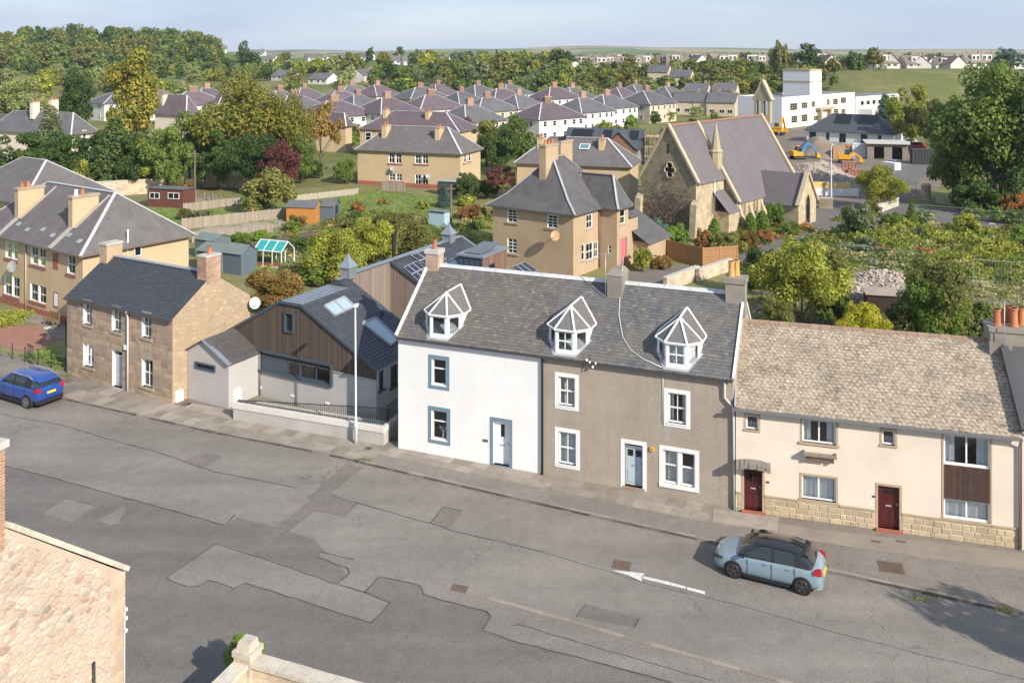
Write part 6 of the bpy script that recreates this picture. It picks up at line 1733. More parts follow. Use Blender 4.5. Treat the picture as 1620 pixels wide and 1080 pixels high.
s = MB(); s.pbox(P0, uT, 0, 0, .6, 0, .05); s.pbox(RIGHT(0), 0, DT, 0, .6, 0, .05); s.build('plinth', REDP, TT)
zrT = FT.z(200, FT.u(660, DT / 2), DT / 2)
roofT, _, _ = hip_roof(TT, uT, 0, 0, DT, ZT, zrT, SLY, over=.4, fw=.28, fascia=MATS['gutter_rust'])
chim(TT, FT, 611, 199, 225, .75, 1.6, HARL_Y, DT * .32); chim(TT, FT, 695, 203, 228, .75, 1.6, HARL_Y, DT * .32)
dish(TT, (FT.u(624), -.5, FT.z(266, FT.u(624), 0)), (.4, -.85, .3), .4, MATS['dish_grey'], MATS['galvanised'], .5)
dish(TT, (FT.u(680), -.5, FT.z(278, FT.u(680), 0)), (.5, -.8, .3), .4, MATS['dish_grey'], MATS['galvanised'], .5)

def flats(label, px, ey, th, pl, pr, wallm, roofm, yr, chims, wins=(), group=None, ze=ZT, over=.4, fl=LEADW, ridge_px=None):
    f = Fr(corner(px, ey, ze), th); T = thing('hipped_house', label, 'house', f.O, f.th, group)
    u0, D = f.u(pl), f.v(pr)
    box_walls(T, u0, 0, 0, D, 0, ze, wallm)
    zr = f.z(yr, f.u(ridge_px or (pl + px) / 2, D / 2), D / 2)
    hip_roof(T, u0, 0, 0, D, ze, zr, roofm, over=over, flash=fl, fw=.26, fascia=MATS['gutter_rust'])
    for (cp, t, b) in chims: chim(T, f, cp, t, b, .75, 1.5, wallm, D * .35)
    for w in wins:
        if w[0] == 'f': window(T, P0, *f.fbox(*w[1:]), depth=-.04, rows=2, cols=1, fw=.12, glass=DARKGL)
        else: window(T, RIGHT(0), *f.sbox(*w[1:], 0), depth=-.04, rows=2, cols=1, fw=.12, glass=DARKGL)
    return T, f
T2, f2_ = flats('tan harled house with skylight in its slate roof behind the villa', 996, 264, R(17), 856 - 38, 1010, HARL_Y, SLY, 217, [(856, 219, 244), (953, 221, 247)], over=.4)
u_, v_ = f2_.u(925, 2.2), 2.2
s = MB(); s.box(-.7, .7, -.55, .55, 0, .08); o = s.build('rooflight', WHITE, T2); zz0 = ZT + (f2_.z(217, f2_.u(920, 5), 5) - ZT) * (2.6) / (f2_.v(1010) / 2 + .4); o.location = (u_, v_, zz0 + .12); o.rotation_euler = (R(33), 0, 0)
s = MB(); s.poly([(-.58, -.43, .09), (.58, -.43, .09), (.58, .43, .09), (-.58, .43, .09)]); s.build('pane', M('teal_glass', (.10, .22, .24), rough=.1, spec=.6), o)
flats('tan house with purple slate roof and two tall chimneys behind the red-trimmed flats', 725, 209, R(21), 570, 757, HARL_Y, RF_P, 176, [(611, 174, 196), (678, 177, 198)], [('f', 578, 588, 209, 223)])
flats('grey-roofed house with white ridges half hidden by the conifers', 113, 213, R(24), -15, 153, HARL_C, RF_G, 176, [(55, 162, 178), (85, 158, 174)], [('s', 130, 136, 206, 218)])
flats('small tan house glimpsed at the end of the hedge line', 16, 0 + 200, R(25), -60, 22, HARL_Y, RF_G, 180, [])
flats('tan house wall with a chimney seen through the autumn tree', 295, 183, R(28), 245, 316, HARL_C, RF_P, 150, [(261, 150, 183)], [])
flats('tan semi beside the maple with brown-purple slates', 547, 200, R(24), 500, 557, HARL_Y, RF_P, 178, [])

# --- villa
FV = Fr(gp(907, 440), R(35)); zV = 5.8
VT = thing('villa', 'brown roughcast villa with bell-cast slate roof, big chimney and pink side door', 'house', FV.O, FV.th)
uV = FV.u(780); vb = FV.v(948); VD = -uV * 1.0
uw = FV.u(976, vb)                                # wing projection
vw = vb + (FV.v(994, uw) - FV.v(976, uw) if False else 0)
vw1 = FV.v(994, uw)
fw_ = [FV.fbox(803, 818, 330, 353), FV.fbox(866, 882, 339, 362), FV.fbox(803, 818, 376, 402)]
rw_ = [FV.sbox(928, 937, 339, 361, 0), FV.sbox(920, 925, 386, 412, 0), FV.sbox(927.5, 938, 384, 411, 0), FV.sbox(940, 946, 382, 407, 0)]
box_walls(VT, uV, 0, 0, VD, 0, zV, HARL_T, {'front': fw_, 'right': rw_}, rmat=WHITE)
for b in fw_: window(VT, P0, *b, depth=.1, rows=4, cols=3 if False else 2, fw=.08, fr=WHITE, sill=(.15, .14, STONE_TRIM, .1))
for b in rw_: window(VT, RIGHT(0), *b, depth=.1, rows=2, cols=2 if b[1] - b[0] > .7 else 1, fw=.07, fr=WHITE, sill=(.05, .14, STONE_TRIM, .08))
PW = FRONT(vb)
mb = MB(); sm = FV.fbox(962, 967, 388, 401, vb); wall(mb, PW, 0, uw, 0, zV, [sm], .1)
r1, r2 = FV.sbox(981, 989, 331, 354, uw), FV.sbox(981.5, 991, 377, 416, uw)
wall(mb, RIGHT(uw), vb, vw1, 0, zV, [r1, (r2[0], r2[1], .1, r2[3])], .12); wall(mb, BACK(vw1), 0, uw, 0, zV); mb.build('wing_wall', HARL_T, VT)
window(VT, PW, *sm, depth=.08, rows=2, fw=.05, fr=WHITE); window(VT, RIGHT(uw), *r1, depth=.1, rows=2, cols=1, fw=.07, fr=WHITE, sill=(.1, .12, STONE_TRIM, .08))
door(VT, RIGHT(uw), r2[0], r2[1], .1, r2[3], M('pink_door', (.60, .17, .19), rough=.5), .1, (.12, STONE_TRIM, .03))
zrV = FV.z(249, FV.u(884, VD * .42), VD * .42)
SLV = M('slate_villa', (.105, .10, .10), (.085, .082, .086), 1.2, .75, .3, 10, dirt=(.14, .135, .13), dscale=.7, fine=.16, fscale=8)
def bell(par, u0, u1, v0, v1, ze, zr, ridge, mat, over=.45):
    """hipped roof with a bell-cast kick at the eaves"""
    o = MB(); k = [Vector((u0 - over, v0 - over, ze - .1)), Vector((u1 + over, v0 - over, ze - .1)), Vector((u1 + over, v1 + over, ze - .1)), Vector((u0 - over, v1 + over, ze - .1))]
    ra, rb = ridge[:2]
    tgt = [ra, ra, rb, rb] if ridge[2] == 'v' else [ra, rb, rb, ra]
    m = []
    for a, t in zip(k, tgt): q = a.lerp(t, .3); q.z -= (zr - ze) * .07; m.append(q)
    for i in range(4):
        j = (i + 1) % 4; o.poly([k[i], k[j], m[j], m[i]])
        f = [m[i], m[j], tgt[j]] + ([tgt[i]] if tgt[i] != tgt[j] else []); o.poly(f)
    o.poly([p - Vector((0, 0, .12)) for p in k])
    for i in range(4): o.poly([k[i], k[(i + 1) % 4], k[(i + 1) % 4] - Vector((0, 0, .12)), k[i] - Vector((0, 0, .12))])
    ro = o.build('roof', mat, par); up = Vector((0, 0, .04))
    for i in range(4): bars('hip_flashing', ro, [(k[i] + up, m[i] + up), (m[i] + up, tgt[i] + up)], .2, .06, LEAD)
    bars('ridge_flashing', ro, [(ra + up, rb + up)], .3, .12, STONE_TRIM)
    return ro
bell(VT, uV, 0, 0, VD, zV, zrV, (Vector((uV / 2, VD * .40, zrV)), Vector((uV / 2, VD * .62, zrV)), 'v'), SLV)
zrw = FV.z(276, FV.u(959, (vb + vw1) / 2), (vb + vw1) / 2)
bell(VT, -2.8, uw, vb, vw1, zV, zrw, (Vector((-2.6, (vb + vw1) / 2, zrw)), Vector((uw - 1.0, (vb + vw1) / 2, zrw)), 'u'), SLV, .35)
vch = VD * .22
uc0, uc1 = FV.u(853, vch), FV.u(862, vch)
chimney(VT, uc0, uc1 + .1, vch, vch + 2.2, zV, FV.z(232, uc0, vch), HARL_T, STONE_TRIM, [(uc0 + .35, vch + .5 + i * .6, .4, .14, TERRA) for i in range(3)], copeh=.2)
uc0 = FV.u(880, VD * .75); chimney(VT, uc0, uc0 + .8, VD * .7, VD * .95, zV, FV.z(226, uc0, VD * .7), HARL_T, STONE_TRIM, [(uc0 + .4, VD * .75 + i * .5, .4, .14, BLACKP) for i in range(3)])
dish(VT, (FV.u(886), -.8, FV.z(372, FV.u(888), -.5)), (.45, -.8, .3), .42, M('rust_dish', (.62, .40, .24), (.5, .28, .14), 5, .6), MATS['galvanised'], .85)
pipe(VT, [(-.12 + .2, vb - .15, zV - .2), (.08, vb - .15, .1)], .07, M('brown_pipe', (.17, .10, .075), rough=.6))
s = MB(); s.box(0.05, uw, vw1, VD, 0, 4.6); s.build('rear_wing', HARL_T, VT); s = MB(); s.poly([(-.1, vw1, 4.9), (uw + .3, vw1, 4.55), (uw + .3, VD, 4.55), (-.1, VD, 4.9)]); s.build('rear_wing_roof', SLV, VT)
s = MB(); s.box(uw - 2, uw + 1.6, VD - 1, VD + 3.5, 0, 2.2); s.build('outhouse', HARL_T, VT); s = MB(); s.poly([(uw - 2, VD - 1.3, 4.4), (uw + 1.9, VD - 1.3, 2.1), (uw + 1.9, VD + 3.8, 2.1), (uw - 2, VD + 3.8, 4.4)]); s.build('outhouse_roof', SLV, VT)

# --- church
FK = Fr(gp(1101, 376), R(41)); zK = 6.1
KT = thing('church', 'sandstone church with steep purple slate roof, pinnacle and bellcote', 'church', FK.O, FK.th)
ASH = rowmat('church_rubble', (.335, .28, .19), (.285, .235, .16), .26, .55, (.21, .175, .125), .02, .92, dirt=(.215, .185, .135))
ASHL = rowmat('church_ashlar', (.49, .405, .27), (.44, .36, .24), .3, .6, (.37, .305, .21), .015, .9, dirt=(.37, .305, .21))
SLK = M('church_slate', (.150, .134, .143), (.132, .118, .127), .8, .7, .15, 12, fine=.1, fscale=7, dirt=(.165, .15, .155), dscale=.3)
uK = FK.u(1015); uk = uK / 2; zKr = FK.z(200, uk, 0)
vk1 = FK.v(1146); sK = (zKr - zK) / (-uk)
un = 1.6; zN = zK - un * sK
vN = FK.v(1204, uk)
NARROW = []
def lancet(par, P, a, z0, h, w=.32, d=.12):
    pts = [(a - w / 2, z0), (a + w / 2, z0), (a + w / 2, z0 + h), (a + w * .3, z0 + h + w * .7), (a, z0 + h + w), (a - w * .3, z0 + h + w * .7), (a - w / 2, z0 + h)]
    s = MB()
    s.poly([P.at(x, z, .012) for x, z in pts]); o = s.build('lancet', DARKGL, par)
    s = MB()
    for (p, q) in zip(pts, pts[1:] + pts[:1]): s.bar(P.at(*p, .03), P.at(*q, .03), .1, .12, up=P.n)
    s.build('stone_surround', ASHL, o)
# chancel
mb = MB(); mb.poly([(uK, 0, 0), (0, 0, 0), (0, 0, zK), (uk, 0, zKr), (uK, 0, zK)]); mb.build('gable_wall', ASH, KT)
mb = MB(); wall(mb, RIGHT(0), 0, vk1, 0, zK); wall(mb, LEFT(uK), 0, vk1, 0, zK); mb.build('chancel_wall', ASHL, KT)
mb = MB(); nl = uK - un
mb.poly([(nl, vk1, 0), (un, vk1, 0), (un, vk1, zN), (uk, vk1, zKr + .1), (nl, vk1, zN)]); mb.poly([(nl, vN, 0), (un, vN, 0), (un, vN, zN), (uk, vN, zKr), (nl, vN, zN)]); mb.build('nave_gable', ASH, KT)
mb = MB(); wall(mb, RIGHT(un), vk1, vN, 0, zN); wall(mb, LEFT(nl), vk1, vN, 0, zN); mb.build('nave_wall', ASHL, KT)
r = MB()
for (us, ue_, ze_, va, vb_) in ((0, .25, zK, 0.1, vk1), (un, .25, zN, vk1 + .1, vN)):
    r.poly([(us + ue_, va, ze_ - ue_ * sK), (us + ue_, vb_, ze_ - ue_ * sK), (uk, vb_, zKr + .05), (uk, va, zKr + .05)])
for (us, ze_, va, vb_) in ((uK, zK, .1, vk1), (nl, zN, vk1 + .1, vN)): r.poly([(us - .25, va, ze_ - .25 * sK), (us - .25, vb_, ze_ - .25 * sK), (uk, vb_, zKr + .05), (uk, va, zKr + .05)])
kro = r.build('roof', SLK, KT)
bars('ridge_tiles', kro, [((uk, 0, zKr + .1), (uk, vN, zKr + .1))], .3, .2, M('red_ridge', (.33, .19, .13), (.28, .16, .11), 3, .9))
for (a, b) in (((.3, .05, zK - .15), (uk, .05, zKr + .25)), ((uK - .3, .05, zK - .15), (uk, .05, zKr + .25)), ((un + .3, vk1, zN - .15), (uk, vk1, zKr + .2)), ((un + .3, vN, zN - .15), (uk, vN, zKr + .25)), ((nl - .3, vN, zN - .15), (uk, vN, zKr + .25))): bars('skew', KT, [(a, b)], .5, .25, M('skew_sandstone', (.50, .42, .29), (.43, .36, .25), 2, .9))
# quatrefoil
uq_, zq = FK.u(1060), FK.z(269, FK.u(1060), 0)
s = MB()
for (dx, dz, rr) in ((0, .5, .32), (0, -.5, .32), (.34, 0, .27), (-.34, 0, .27), (0, 0, .3)): s.poly([(uq_ + dx + rr * math.cos(i * math.pi / 7), -.02 - .002 * abs(dx + dz), zq + dz + rr * math.sin(i * math.pi / 7)) for i in range(14)])
qf = s.build('quatrefoil', DARKGL, KT); s = MB()
for (dx, dz, rr, a0) in ((0, .5, .38, -40), (0, -.5, .38, 140), (.34, 0, .33, -65), (-.34, 0, .33, 115)):
    n_ = 12; sp = 260 if abs(dz) > 0 else 130; P_ = [(uq_ + dx + rr * math.cos(R(a0 + sp * i / n_)), -.06, zq + dz + rr * math.sin(R(a0 + sp * i / n_))) for i in range(n_ + 1)]
    s.tube(P_, .09, 5)
s.build('stone_surround', ASHL, qf)
s = MB(); s.box(uk - .1, uk + .1, -.02, .02, zKr - 3.0, zKr - 2.0); s.build('slit', BLACKP, KT)
for px in (1126, 1130.5): v = FK.v(px, 0); lancet(KT, RIGHT(0), v, 2.0, 1.7)
for px in (1173, 1177.5, 1193, 1197.5, 1210, 1214): v = FK.v(px, un); lancet(KT, RIGHT(un), v, 1.4, 1.3)
for px in (1170, 1186, 1205):
    v = FK.v(px, un); s = MB(); s.hexa([(un, v - .3, 0), (un + 1.1, v - .3, 0), (un + 1.1, v + .3, 0), (un, v + .3, 0), (un, v - .3, zN - .6), (un + .35, v - .3, zN - 1.6), (un + .35, v + .3, zN - 1.6), (un, v + .3, zN - .6)]); s.build('buttress', ASHL, KT)
for (u, v) in ((0.05, .35), (uK - .1, .4)):
    s = MB(); s.hexa([(u - .45, -.9, 0), (u + .3, -.9, 0), (u + .3, .3, 0), (u - .45, .3, 0), (u - .45, -.5, 3.6), (u + .3, -.5, 3.6), (u + .3, .3, 4.3), (u - .45, .3, 4.3)]); s.build('buttress', ASHL, KT)
s = MB(); v = FK.v(1159, .6); s.box(.02, 1.9, vk1 - 2.6, vk1 - .02, 0, 2.4); s.build('lean_to', ASHL, KT); s = MB(); s.poly([(-.02, vk1 - 2.8, 4.6), (2.1, vk1 - 2.8, 2.3), (2.1, vk1, 2.3), (-.02, vk1, 4.6)]); s.build('lean_to_roof', SLK, KT)
pipe(KT, [(.1, vk1 * .62, zK - .2), (.1, vk1 * .62, .1)], .07, UPVC); pipe(KT, [(un + .1, vN - .8, zN - .2), (un + .1, vN - .8, .1)], .07, UPVC)
# pinnacle on the nave skew
upn = uk * .42 + un * .28; zpn = zK - (upn) * sK
s = MB(); s.lathe((upn, vk1 - .1, zpn - 1.0), [(.75, 0), (.75, 1.9), (.85, 2.0), (.6, 2.3), (.48, 3.0), (.02, 5.4)], 8); s.build('pinnacle', M('pinnacle_stone', (.42, .36, .24), (.36, .30, .20), 3, .9, .4, 10), KT)
# bellcote
s = MB(); hb = 4.2; w_ = 1.1; z_ = zKr - .9
P_ = Plane((uk, vN + .3, 0), (1, 0, 0), (0, -1, 0))
wall(s, P_, -w_, w_, z_, z_ + 3.0, [(-.8, -.14, z_ + .9, z_ + 2.8), (.14, .8, z_ + .9, z_ + 2.8)], .7)
P2 = Plane((uk, vN + 1.0, 0), (1, 0, 0), (0, 1, 0)); wall(s, P2, -w_, w_, z_, z_ + 3.0, [(-.8, -.14, z_ + .9, z_ + 2.8), (.14, .8, z_ + .9, z_ + 2.8)], .0)
for dv in (.3, 1.0): s.poly([(uk - w_, vN + dv, z_ + 3), (uk + w_, vN + dv, z_ + 3), (uk, vN + dv, z_ + 5.4)])
for sg in (-1, 1): s.poly([(uk + sg * w_, vN + .3, z_), (uk + sg * w_, vN + 1, z_), (uk + sg * w_, vN + 1, z_ + 3), (uk + sg * w_, vN + .3, z_ + 3)]); s.poly([(uk + sg * w_, vN + .3, z_ + 3), (uk + sg * w_, vN + 1, z_ + 3), (uk, vN + 1, z_ + 5.4), (uk, vN + .3, z_ + 5.4)])
bc = s.build('bellcote', MATS['pinnacle_stone'], KT); bars('bellcote_coping', bc, [((uk - w_ - .2, vN + .65, z_ + 2.9), (uk, vN + .65, z_ + 5.5)), ((uk + w_ + .2, vN + .65, z_ + 2.9), (uk, vN + .65, z_ + 5.5))], .9, .2, MATS['skew_sandstone']); bars('cross', bc, [((uk, vN + .65, z_ + 5.4), (uk, vN + .65, z_ + 6.3)), ((uk - .3, vN + .65, z_ + 6), (uk + .3, vN + .65, z_ + 6))], .14, .14, MATS['skew_sandstone'])
# porch
pv0, pv1, pu, zp_, zpe = 12.9, 17.9, 6.0, 5.9, 2.6; pm = (pv0 + pv1) / 2
s = MB(); wall(s, FRONT(pv0), un, pu, 0, zpe); wall(s, BACK(pv1), un, pu, 0, zpe); s.poly([(pu, pv0, 0), (pu, pv1, 0), (pu, pv1, zpe), (pu, pm, zp_), (pu, pv0, zpe)]); s.build('porch_wall', ASHL, KT)
s = MB(); s.poly([(un - 1.5, pv0 - .2, zpe - .2), (pu - .1, pv0 - .2, zpe - .2), (pu - .1, pm, zp_), (un - 1.5, pm, zp_)]); s.poly([(un - 1.5, pv1 + .2, zpe - .2), (pu - .1, pv1 + .2, zpe - .2), (pu - .1, pm, zp_), (un - 1.5, pm, zp_)]); s.build('porch_roof', SLK, KT)
bars('porch_skew', KT, [((pu, pv0 - .3, zpe - .1), (pu, pm, zp_ + .3)), ((pu, pv1 + .3, zpe - .1), (pu, pm, zp_ + .3))], .5, .25, MATS['skew_sandstone'])
lancet(KT, RIGHT(pu), pm, .1, 2.2, 1.3)
# --- white art-deco school
FH = Fr(gp(1237, 204), R(45))
HT = thing('school', 'long white flat-roofed building with square stepped tower', 'building', FH.O, FH.th)
SCHW = M('school_white', (.76, .75, .73), (.72, .71, .69), .3, .8); uH = FH.u(1167); vH = FH.v(1352); zH = 8.4
vwin = [FH.sbox(*q, 0) for q in ((1250, 1262, 163, 175), (1268, 1278, 162, 172), (1284, 1290, 160, 170), (1308, 1313, 157, 167), (1318, 1326, 156, 166), (1330, 1339, 154, 164), (1252, 1262, 183, 195), (1268, 1278, 181, 193), (1287, 1297, 183, 191), (1319, 1327, 172, 182), (1331, 1338, 172, 182))]
box_walls(HT, uH, 0, 0, vH, 0, zH, SCHW, {'right': vwin})
for b in vwin: window(HT, RIGHT(0), *b, depth=.15, rows=3, cols=3, fw=.15, fr=M('cream_frame', (.62, .55, .42), rough=.6), glass=DARKGL, simple=True)
s = MB(); s.box(uH + .2, -.2, .2, vH - .2, zH - .5, zH - .35); s.build('flat_roof', M('felt_roof', (.16, .16, .17), (.2, .2, .2), .5, .9), HT)
ut0, ut1 = -3.6, .6; vt0, vt1 = FH.v(1283, .6), FH.v(1305, .6)
vt0 = vt1 - 7.0
s = MB(); s.box(ut0 - 5, ut1 - 1.0, vt0, vt1, zH - 1, FH.z(110, ut1, vt1)); tw_ = s.build('tower', SCHW, HT)
zt1 = FH.z(110, ut1, vt1)
s = MB(); s.box(ut0 - 5.08, ut1 - .92, vt0 - .08, vt1 + .08, zt1 - 3.6, zt1 - 3.2); s.box(ut0 - 5.08, ut1 - .92, vt0 - .08, vt1 + .08, zt1 - .4, zt1 + .1); s.build('tower_band', STT, tw_)
for i in range(3): s = MB(); s.box(ut1 - 1, ut1 - .9, vt0 + 2.6 + i * .8, vt0 + 3.0 + i * .8, zt1 - 6, zt1 - 2.2); s.build('tower_slit', SCHW, tw_)
s = MB(); s.box(.05, 1.4, FH.v(1290, 0), FH.v(1314, 0), 4.2, 4.8); s.box(.05, 1.2, FH.v(1293, 0), FH.v(1296, 0), 0, 4.2); s.box(.05, 1.2, FH.v(1308, 0), FH.v(1311, 0), 0, 4.2); s.build('entrance_canopy', STT, HT)
s = MB(); s.box(-8, 0.5, vH + .1, FH.v(1420, 0), 0, 7.0); s.build('rear_wing', SCHW, HT); s = MB(); s.box(-7.9, .4, vH + .2, FH.v(1420, 0) - .1, 7.0, 7.15); s.build('rear_roof', MATS['felt_roof'], HT)
for i in range(9): s = MB(); v = vH + 3 + i * 4.2; s.box(.5, .56, v, v + 2.2, 4.4, 5.6); s.build('window', DARKGL, HT)
s = MB(); s.box(.6, 5, vH + 1, FH.v(1380, 3), 0, 3.4); s.build('annex', SCHW, HT)

# --- new white bungalow
FB = Fr(corner(1413, 213, 2.6), R(36)); BN = thing('bungalow', 'new white bungalow with hipped dark slate roof and two solar panels', 'house', FB.O, FB.th)
uBn = FB.u(1276); DB = 9.0
bw_ = [FB.fbox(x0, x1, 213.5 - (1415 - x0) * .05, 222 - (1415 - x0) * .045) for x0, x1 in ((1281, 1291), (1307, 1312), (1328, 1338), (1362, 1372), (1389, 1394), (1411 - 1, 1412.5))]
box_walls(BN, uBn, 0, 0, DB, 0, 2.7, SCHW)
for b in bw_[:-1]: s = MB(); s.pbox(P0, b[0], b[1], .3, 2.3, 0, .05); o = s.build('window', DARKGL, BN); s = MB(); s.pbox(P0, (b[0] + b[1]) / 2 - .05, (b[0] + b[1]) / 2 + .05, .3, 2.3, .05, .08); s.build('mullion', DKMETAL, o)
zrB = 6.4; SLN = M('new_slate', (.075, .085, .098), (.065, .075, .088), .8, .65, fine=.1, fscale=6)
hip_roof(BN, uBn, 0, 0, DB, 2.7, zrB, SLN, over=.6, flash=None); kb = (zrB - 2.7) / (DB / 2 + .6)
for (x0, x1) in ((1321, 1346), (1359, 1386)):
    a, b = FB.u(x0, 2.6), FB.u(x1, 2.6); s = MB(); z = lambda v: 2.7 + kb * (v + .6) + .12
    s.hexa([(a, 1.6, z(1.6) - .08), (b, 1.6, z(1.6) - .08), (b, 4.2, z(4.2) - .08), (a, 4.2, z(4.2) - .08), (a, 1.6, z(1.6)), (b, 1.6, z(1.6)), (b, 4.2, z(4.2)), (a, 4.2, z(4.2))]); s.build('solar_panel', DARKGL, BN)

# --- half-built dark roofed house with scaffold, solar roof
FX = Fr(corner(1010, 234, 3.2), R(20)); XT = thing('new_build', 'unfinished house with dark roof, black solar panels and scaffolding', 'house', FX.O, FX.th)
uX = FX.u(891); s = MB(); s.box(uX, 0, 0, 8, 0, 3.2); s.build('wall', M('blockwork', (.30, .29, .27), (.25, .24, .23), 2, .9), XT)
kx = .75
s = MB(); zx = lambda v: 3.2 + kx * v; s.poly([(uX - .3, -.4, zx(-.4)), (.3, -.4, zx(-.4)), (.3, 4, zx(4)), (uX - .3, 4, zx(4))]); s.poly([(uX - .3, 8.4, zx(-.4)), (.3, 8.4, zx(-.4)), (.3, 4, zx(4)), (uX - .3, 4, zx(4))]); s.poly([(.3, -.4, zx(-.4)), (.3, 4, zx(4)), (.3, 8.4, zx(-.4))]); s.build('roof', SLN, XT)
for (x0, x1) in ((905, 938), (954, 968), (996, 1010)):
    a, b = FX.u(x0, 2.6), FX.u(x1, 2.6); b = min(b, .2); s = MB(); s.hexa([(a, 1.6, zx(1.6) + .02), (b, 1.6, zx(1.6) + .02), (b, 3.5, zx(3.5) + .02), (a, 3.5, zx(3.5) + .02), (a, 1.6, zx(1.6) + .12), (b, 1.6, zx(1.6) + .12), (b, 3.5, zx(3.5) + .12), (a, 3.5, zx(3.5) + .12)]); s.build('solar_panel', DARKGL, XT)
g0 = FX.u(979, -1); s = MB(); s.poly([(g0 - 3.2, -1.2, 3.0), (g0, -1.2, 6.0), (g0, 3, 6.0), (g0 - 3.2, 3, 3.0)]); s.poly([(g0 + 3.2, -1.2, 3.0), (g0, -1.2, 6.0), (g0, 3, 6.0), (g0 + 3.2, 3, 3.0)]); s.build('gable_roof', SLN, XT); s = MB(); s.poly([(g0 - 3, -.9, 0), (g0 + 3, -.9, 0), (g0 + 3, -.9, 3), (g0, -.9, 5.8), (g0 - 3, -.9, 3)]); s.build('timber_frame', M('raw_timber', (.26, .15, .10), (.2, .11, .08), 3, .9), XT)
SCAF = thing('scaffold', 'rusty pole scaffold with timber decks at the gable of the unfinished house', 'scaffold', FX.w(1.0, 1.0), FX.th)
s = MB()
for i in range(5):
    for j in range(3): s.tube([(i * 1.7, j * 1.5, 0), (i * 1.7, j * 1.5, 6.2 - (i % 2) * .6)], .06, 6)
for z in (1.5, 3.2, 5.0):
    for j in range(3): s.tube([(-.3, j * 1.5, z), (7.1, j * 1.5, z + .05)], .05, 6)
s.tube([(0, 0, 0), (3.4, 0, 3.2)], .05, 6); s.tube([(6.8, 0, 0), (3.4, 0, 3.2)], .05, 6); s.build('poles', M('rusty_pole', (.45, .27, .18), (.34, .2, .14), 4, .7), SCAF)
for z in (1.6, 3.3, 5.1): s = MB(); s.box(-.2, 7, .1, 2.9, z, z + .08); s.build('deck', M('pale_planks', (.52, .38, .25), (.45, .32, .21), 3, .9), SCAF)

# --- the estate: hipped blocks of flats, one built, the rest copied
def estate_block(wm, rm, L, D):
    T = thing('estate_house', 'white harled hipped-roof house with purple-grey slates in the estate rows', 'house', (0, 0, 0), R(45), 'hipped houses of the estate')
    box_walls(T, -L, 0, 0, D, 0, 5.2, wm)
    hip_roof(T, -L, 0, 0, D, 5.2, 8.7, rm, over=.4, flash=LEADW, fw=.25, inset=None)
    chimney(T, -L / 2 - .4, -L / 2 + .4, D / 2 - .9, D / 2 + .9, 7.8, 9.9, M('estate_brick', (.31, .20, .15), (.27, .175, .13), 3, .9, objvar=.3), STONE_TRIM, [(-L / 2, D / 2 - .4, .4, .14, TERRA), (-L / 2, D / 2 + .4, .4, .14, TERRA)])
    for z in (1.0, 3.6):
        for a in (-L * .78, -L * .25):
            window(T, FRONT(), a - .6, a + .6, z, z + 1.25, depth=-.03, rows=2, cols=2, fw=.1, glass=DARKGL, simple=True)
        for a in (D * .12, D * .32, D * .55, D * .75, D * .9):
            window(T, RIGHT(0), a - .5, a + .5, z, z + 1.25, depth=-.03, rows=2, cols=1, fw=.1, glass=DARKGL, simple=True)
    return T
ESTP = estate_block(W_EST, RF_P, 10, 13)
ESTG = estate_block(W_EST, RF_G, 10, 13)
EST = [(853, 190, 'p'), (920, 179, 'g'), (957, 173, 'g'), (1028, 167, 'g'), (757, 178, 'g'), (737, 194, 'g'), (603, 183, 'p'), (820, 174, 'g'), (650, 158, 'g'), (727, 166, 'g'), (752, 154, 'g'), (868, 159, 'p'), (985, 159, 'p'),
       (505, 186, 'p'), (470, 157, 'p'), (538, 152, 'g'), (596, 154, 'p'), (310, 161, 'g'), (345, 168, 'p'), (165, 164, 'g'), (430, 168, 'g'), (665, 176, 'p'), (560, 172, 'g'), (905, 156, 'g'), (1010, 152, 'g'), (690, 150, 'p'), (800, 150, 'g'), (445, 178, 'g'), (520, 166, 'p'), (782, 163, 'p'), (1062, 156, 'g'), (270, 170, 'p'), (225, 164, 'g')]
use = {'p': [ESTP, False], 'g': [ESTG, False]}
for (px, ey, c) in EST:
    src = use[c]; o = src[0] if not src[1] else copy_tree(src[0]); src[1] = True
    Y = FPX * (CH - 5.2) / (ey - HY); o.location = ((px - CX) * Y / FPX, Y, 0); o.rotation_euler = (0, 0, -R(42 + rnd.uniform(-5, 5))); o.scale = (rnd.uniform(.9, 1.3), rnd.uniform(.9, 1.4), rnd.uniform(.97, 1.06))
    bf = rnd.random() < .35; w_o = next(q for q in o.children if q.name.startswith('wall')); w_o.material_slots[0].link = 'OBJECT'; w_o.material_slots[0].material = rnd.choice([W_BUFF, HARL_C]) if bf else W_EST
    rn = 'purple' if c == 'p' else 'grey'; o['label'] = '%s harled house with hipped %s slate roof in the estate rows' % ('buff' if bf else 'white', rn); o['group'] = '%s estate houses with %s roofs' % ('buff' if bf else 'white', rn)
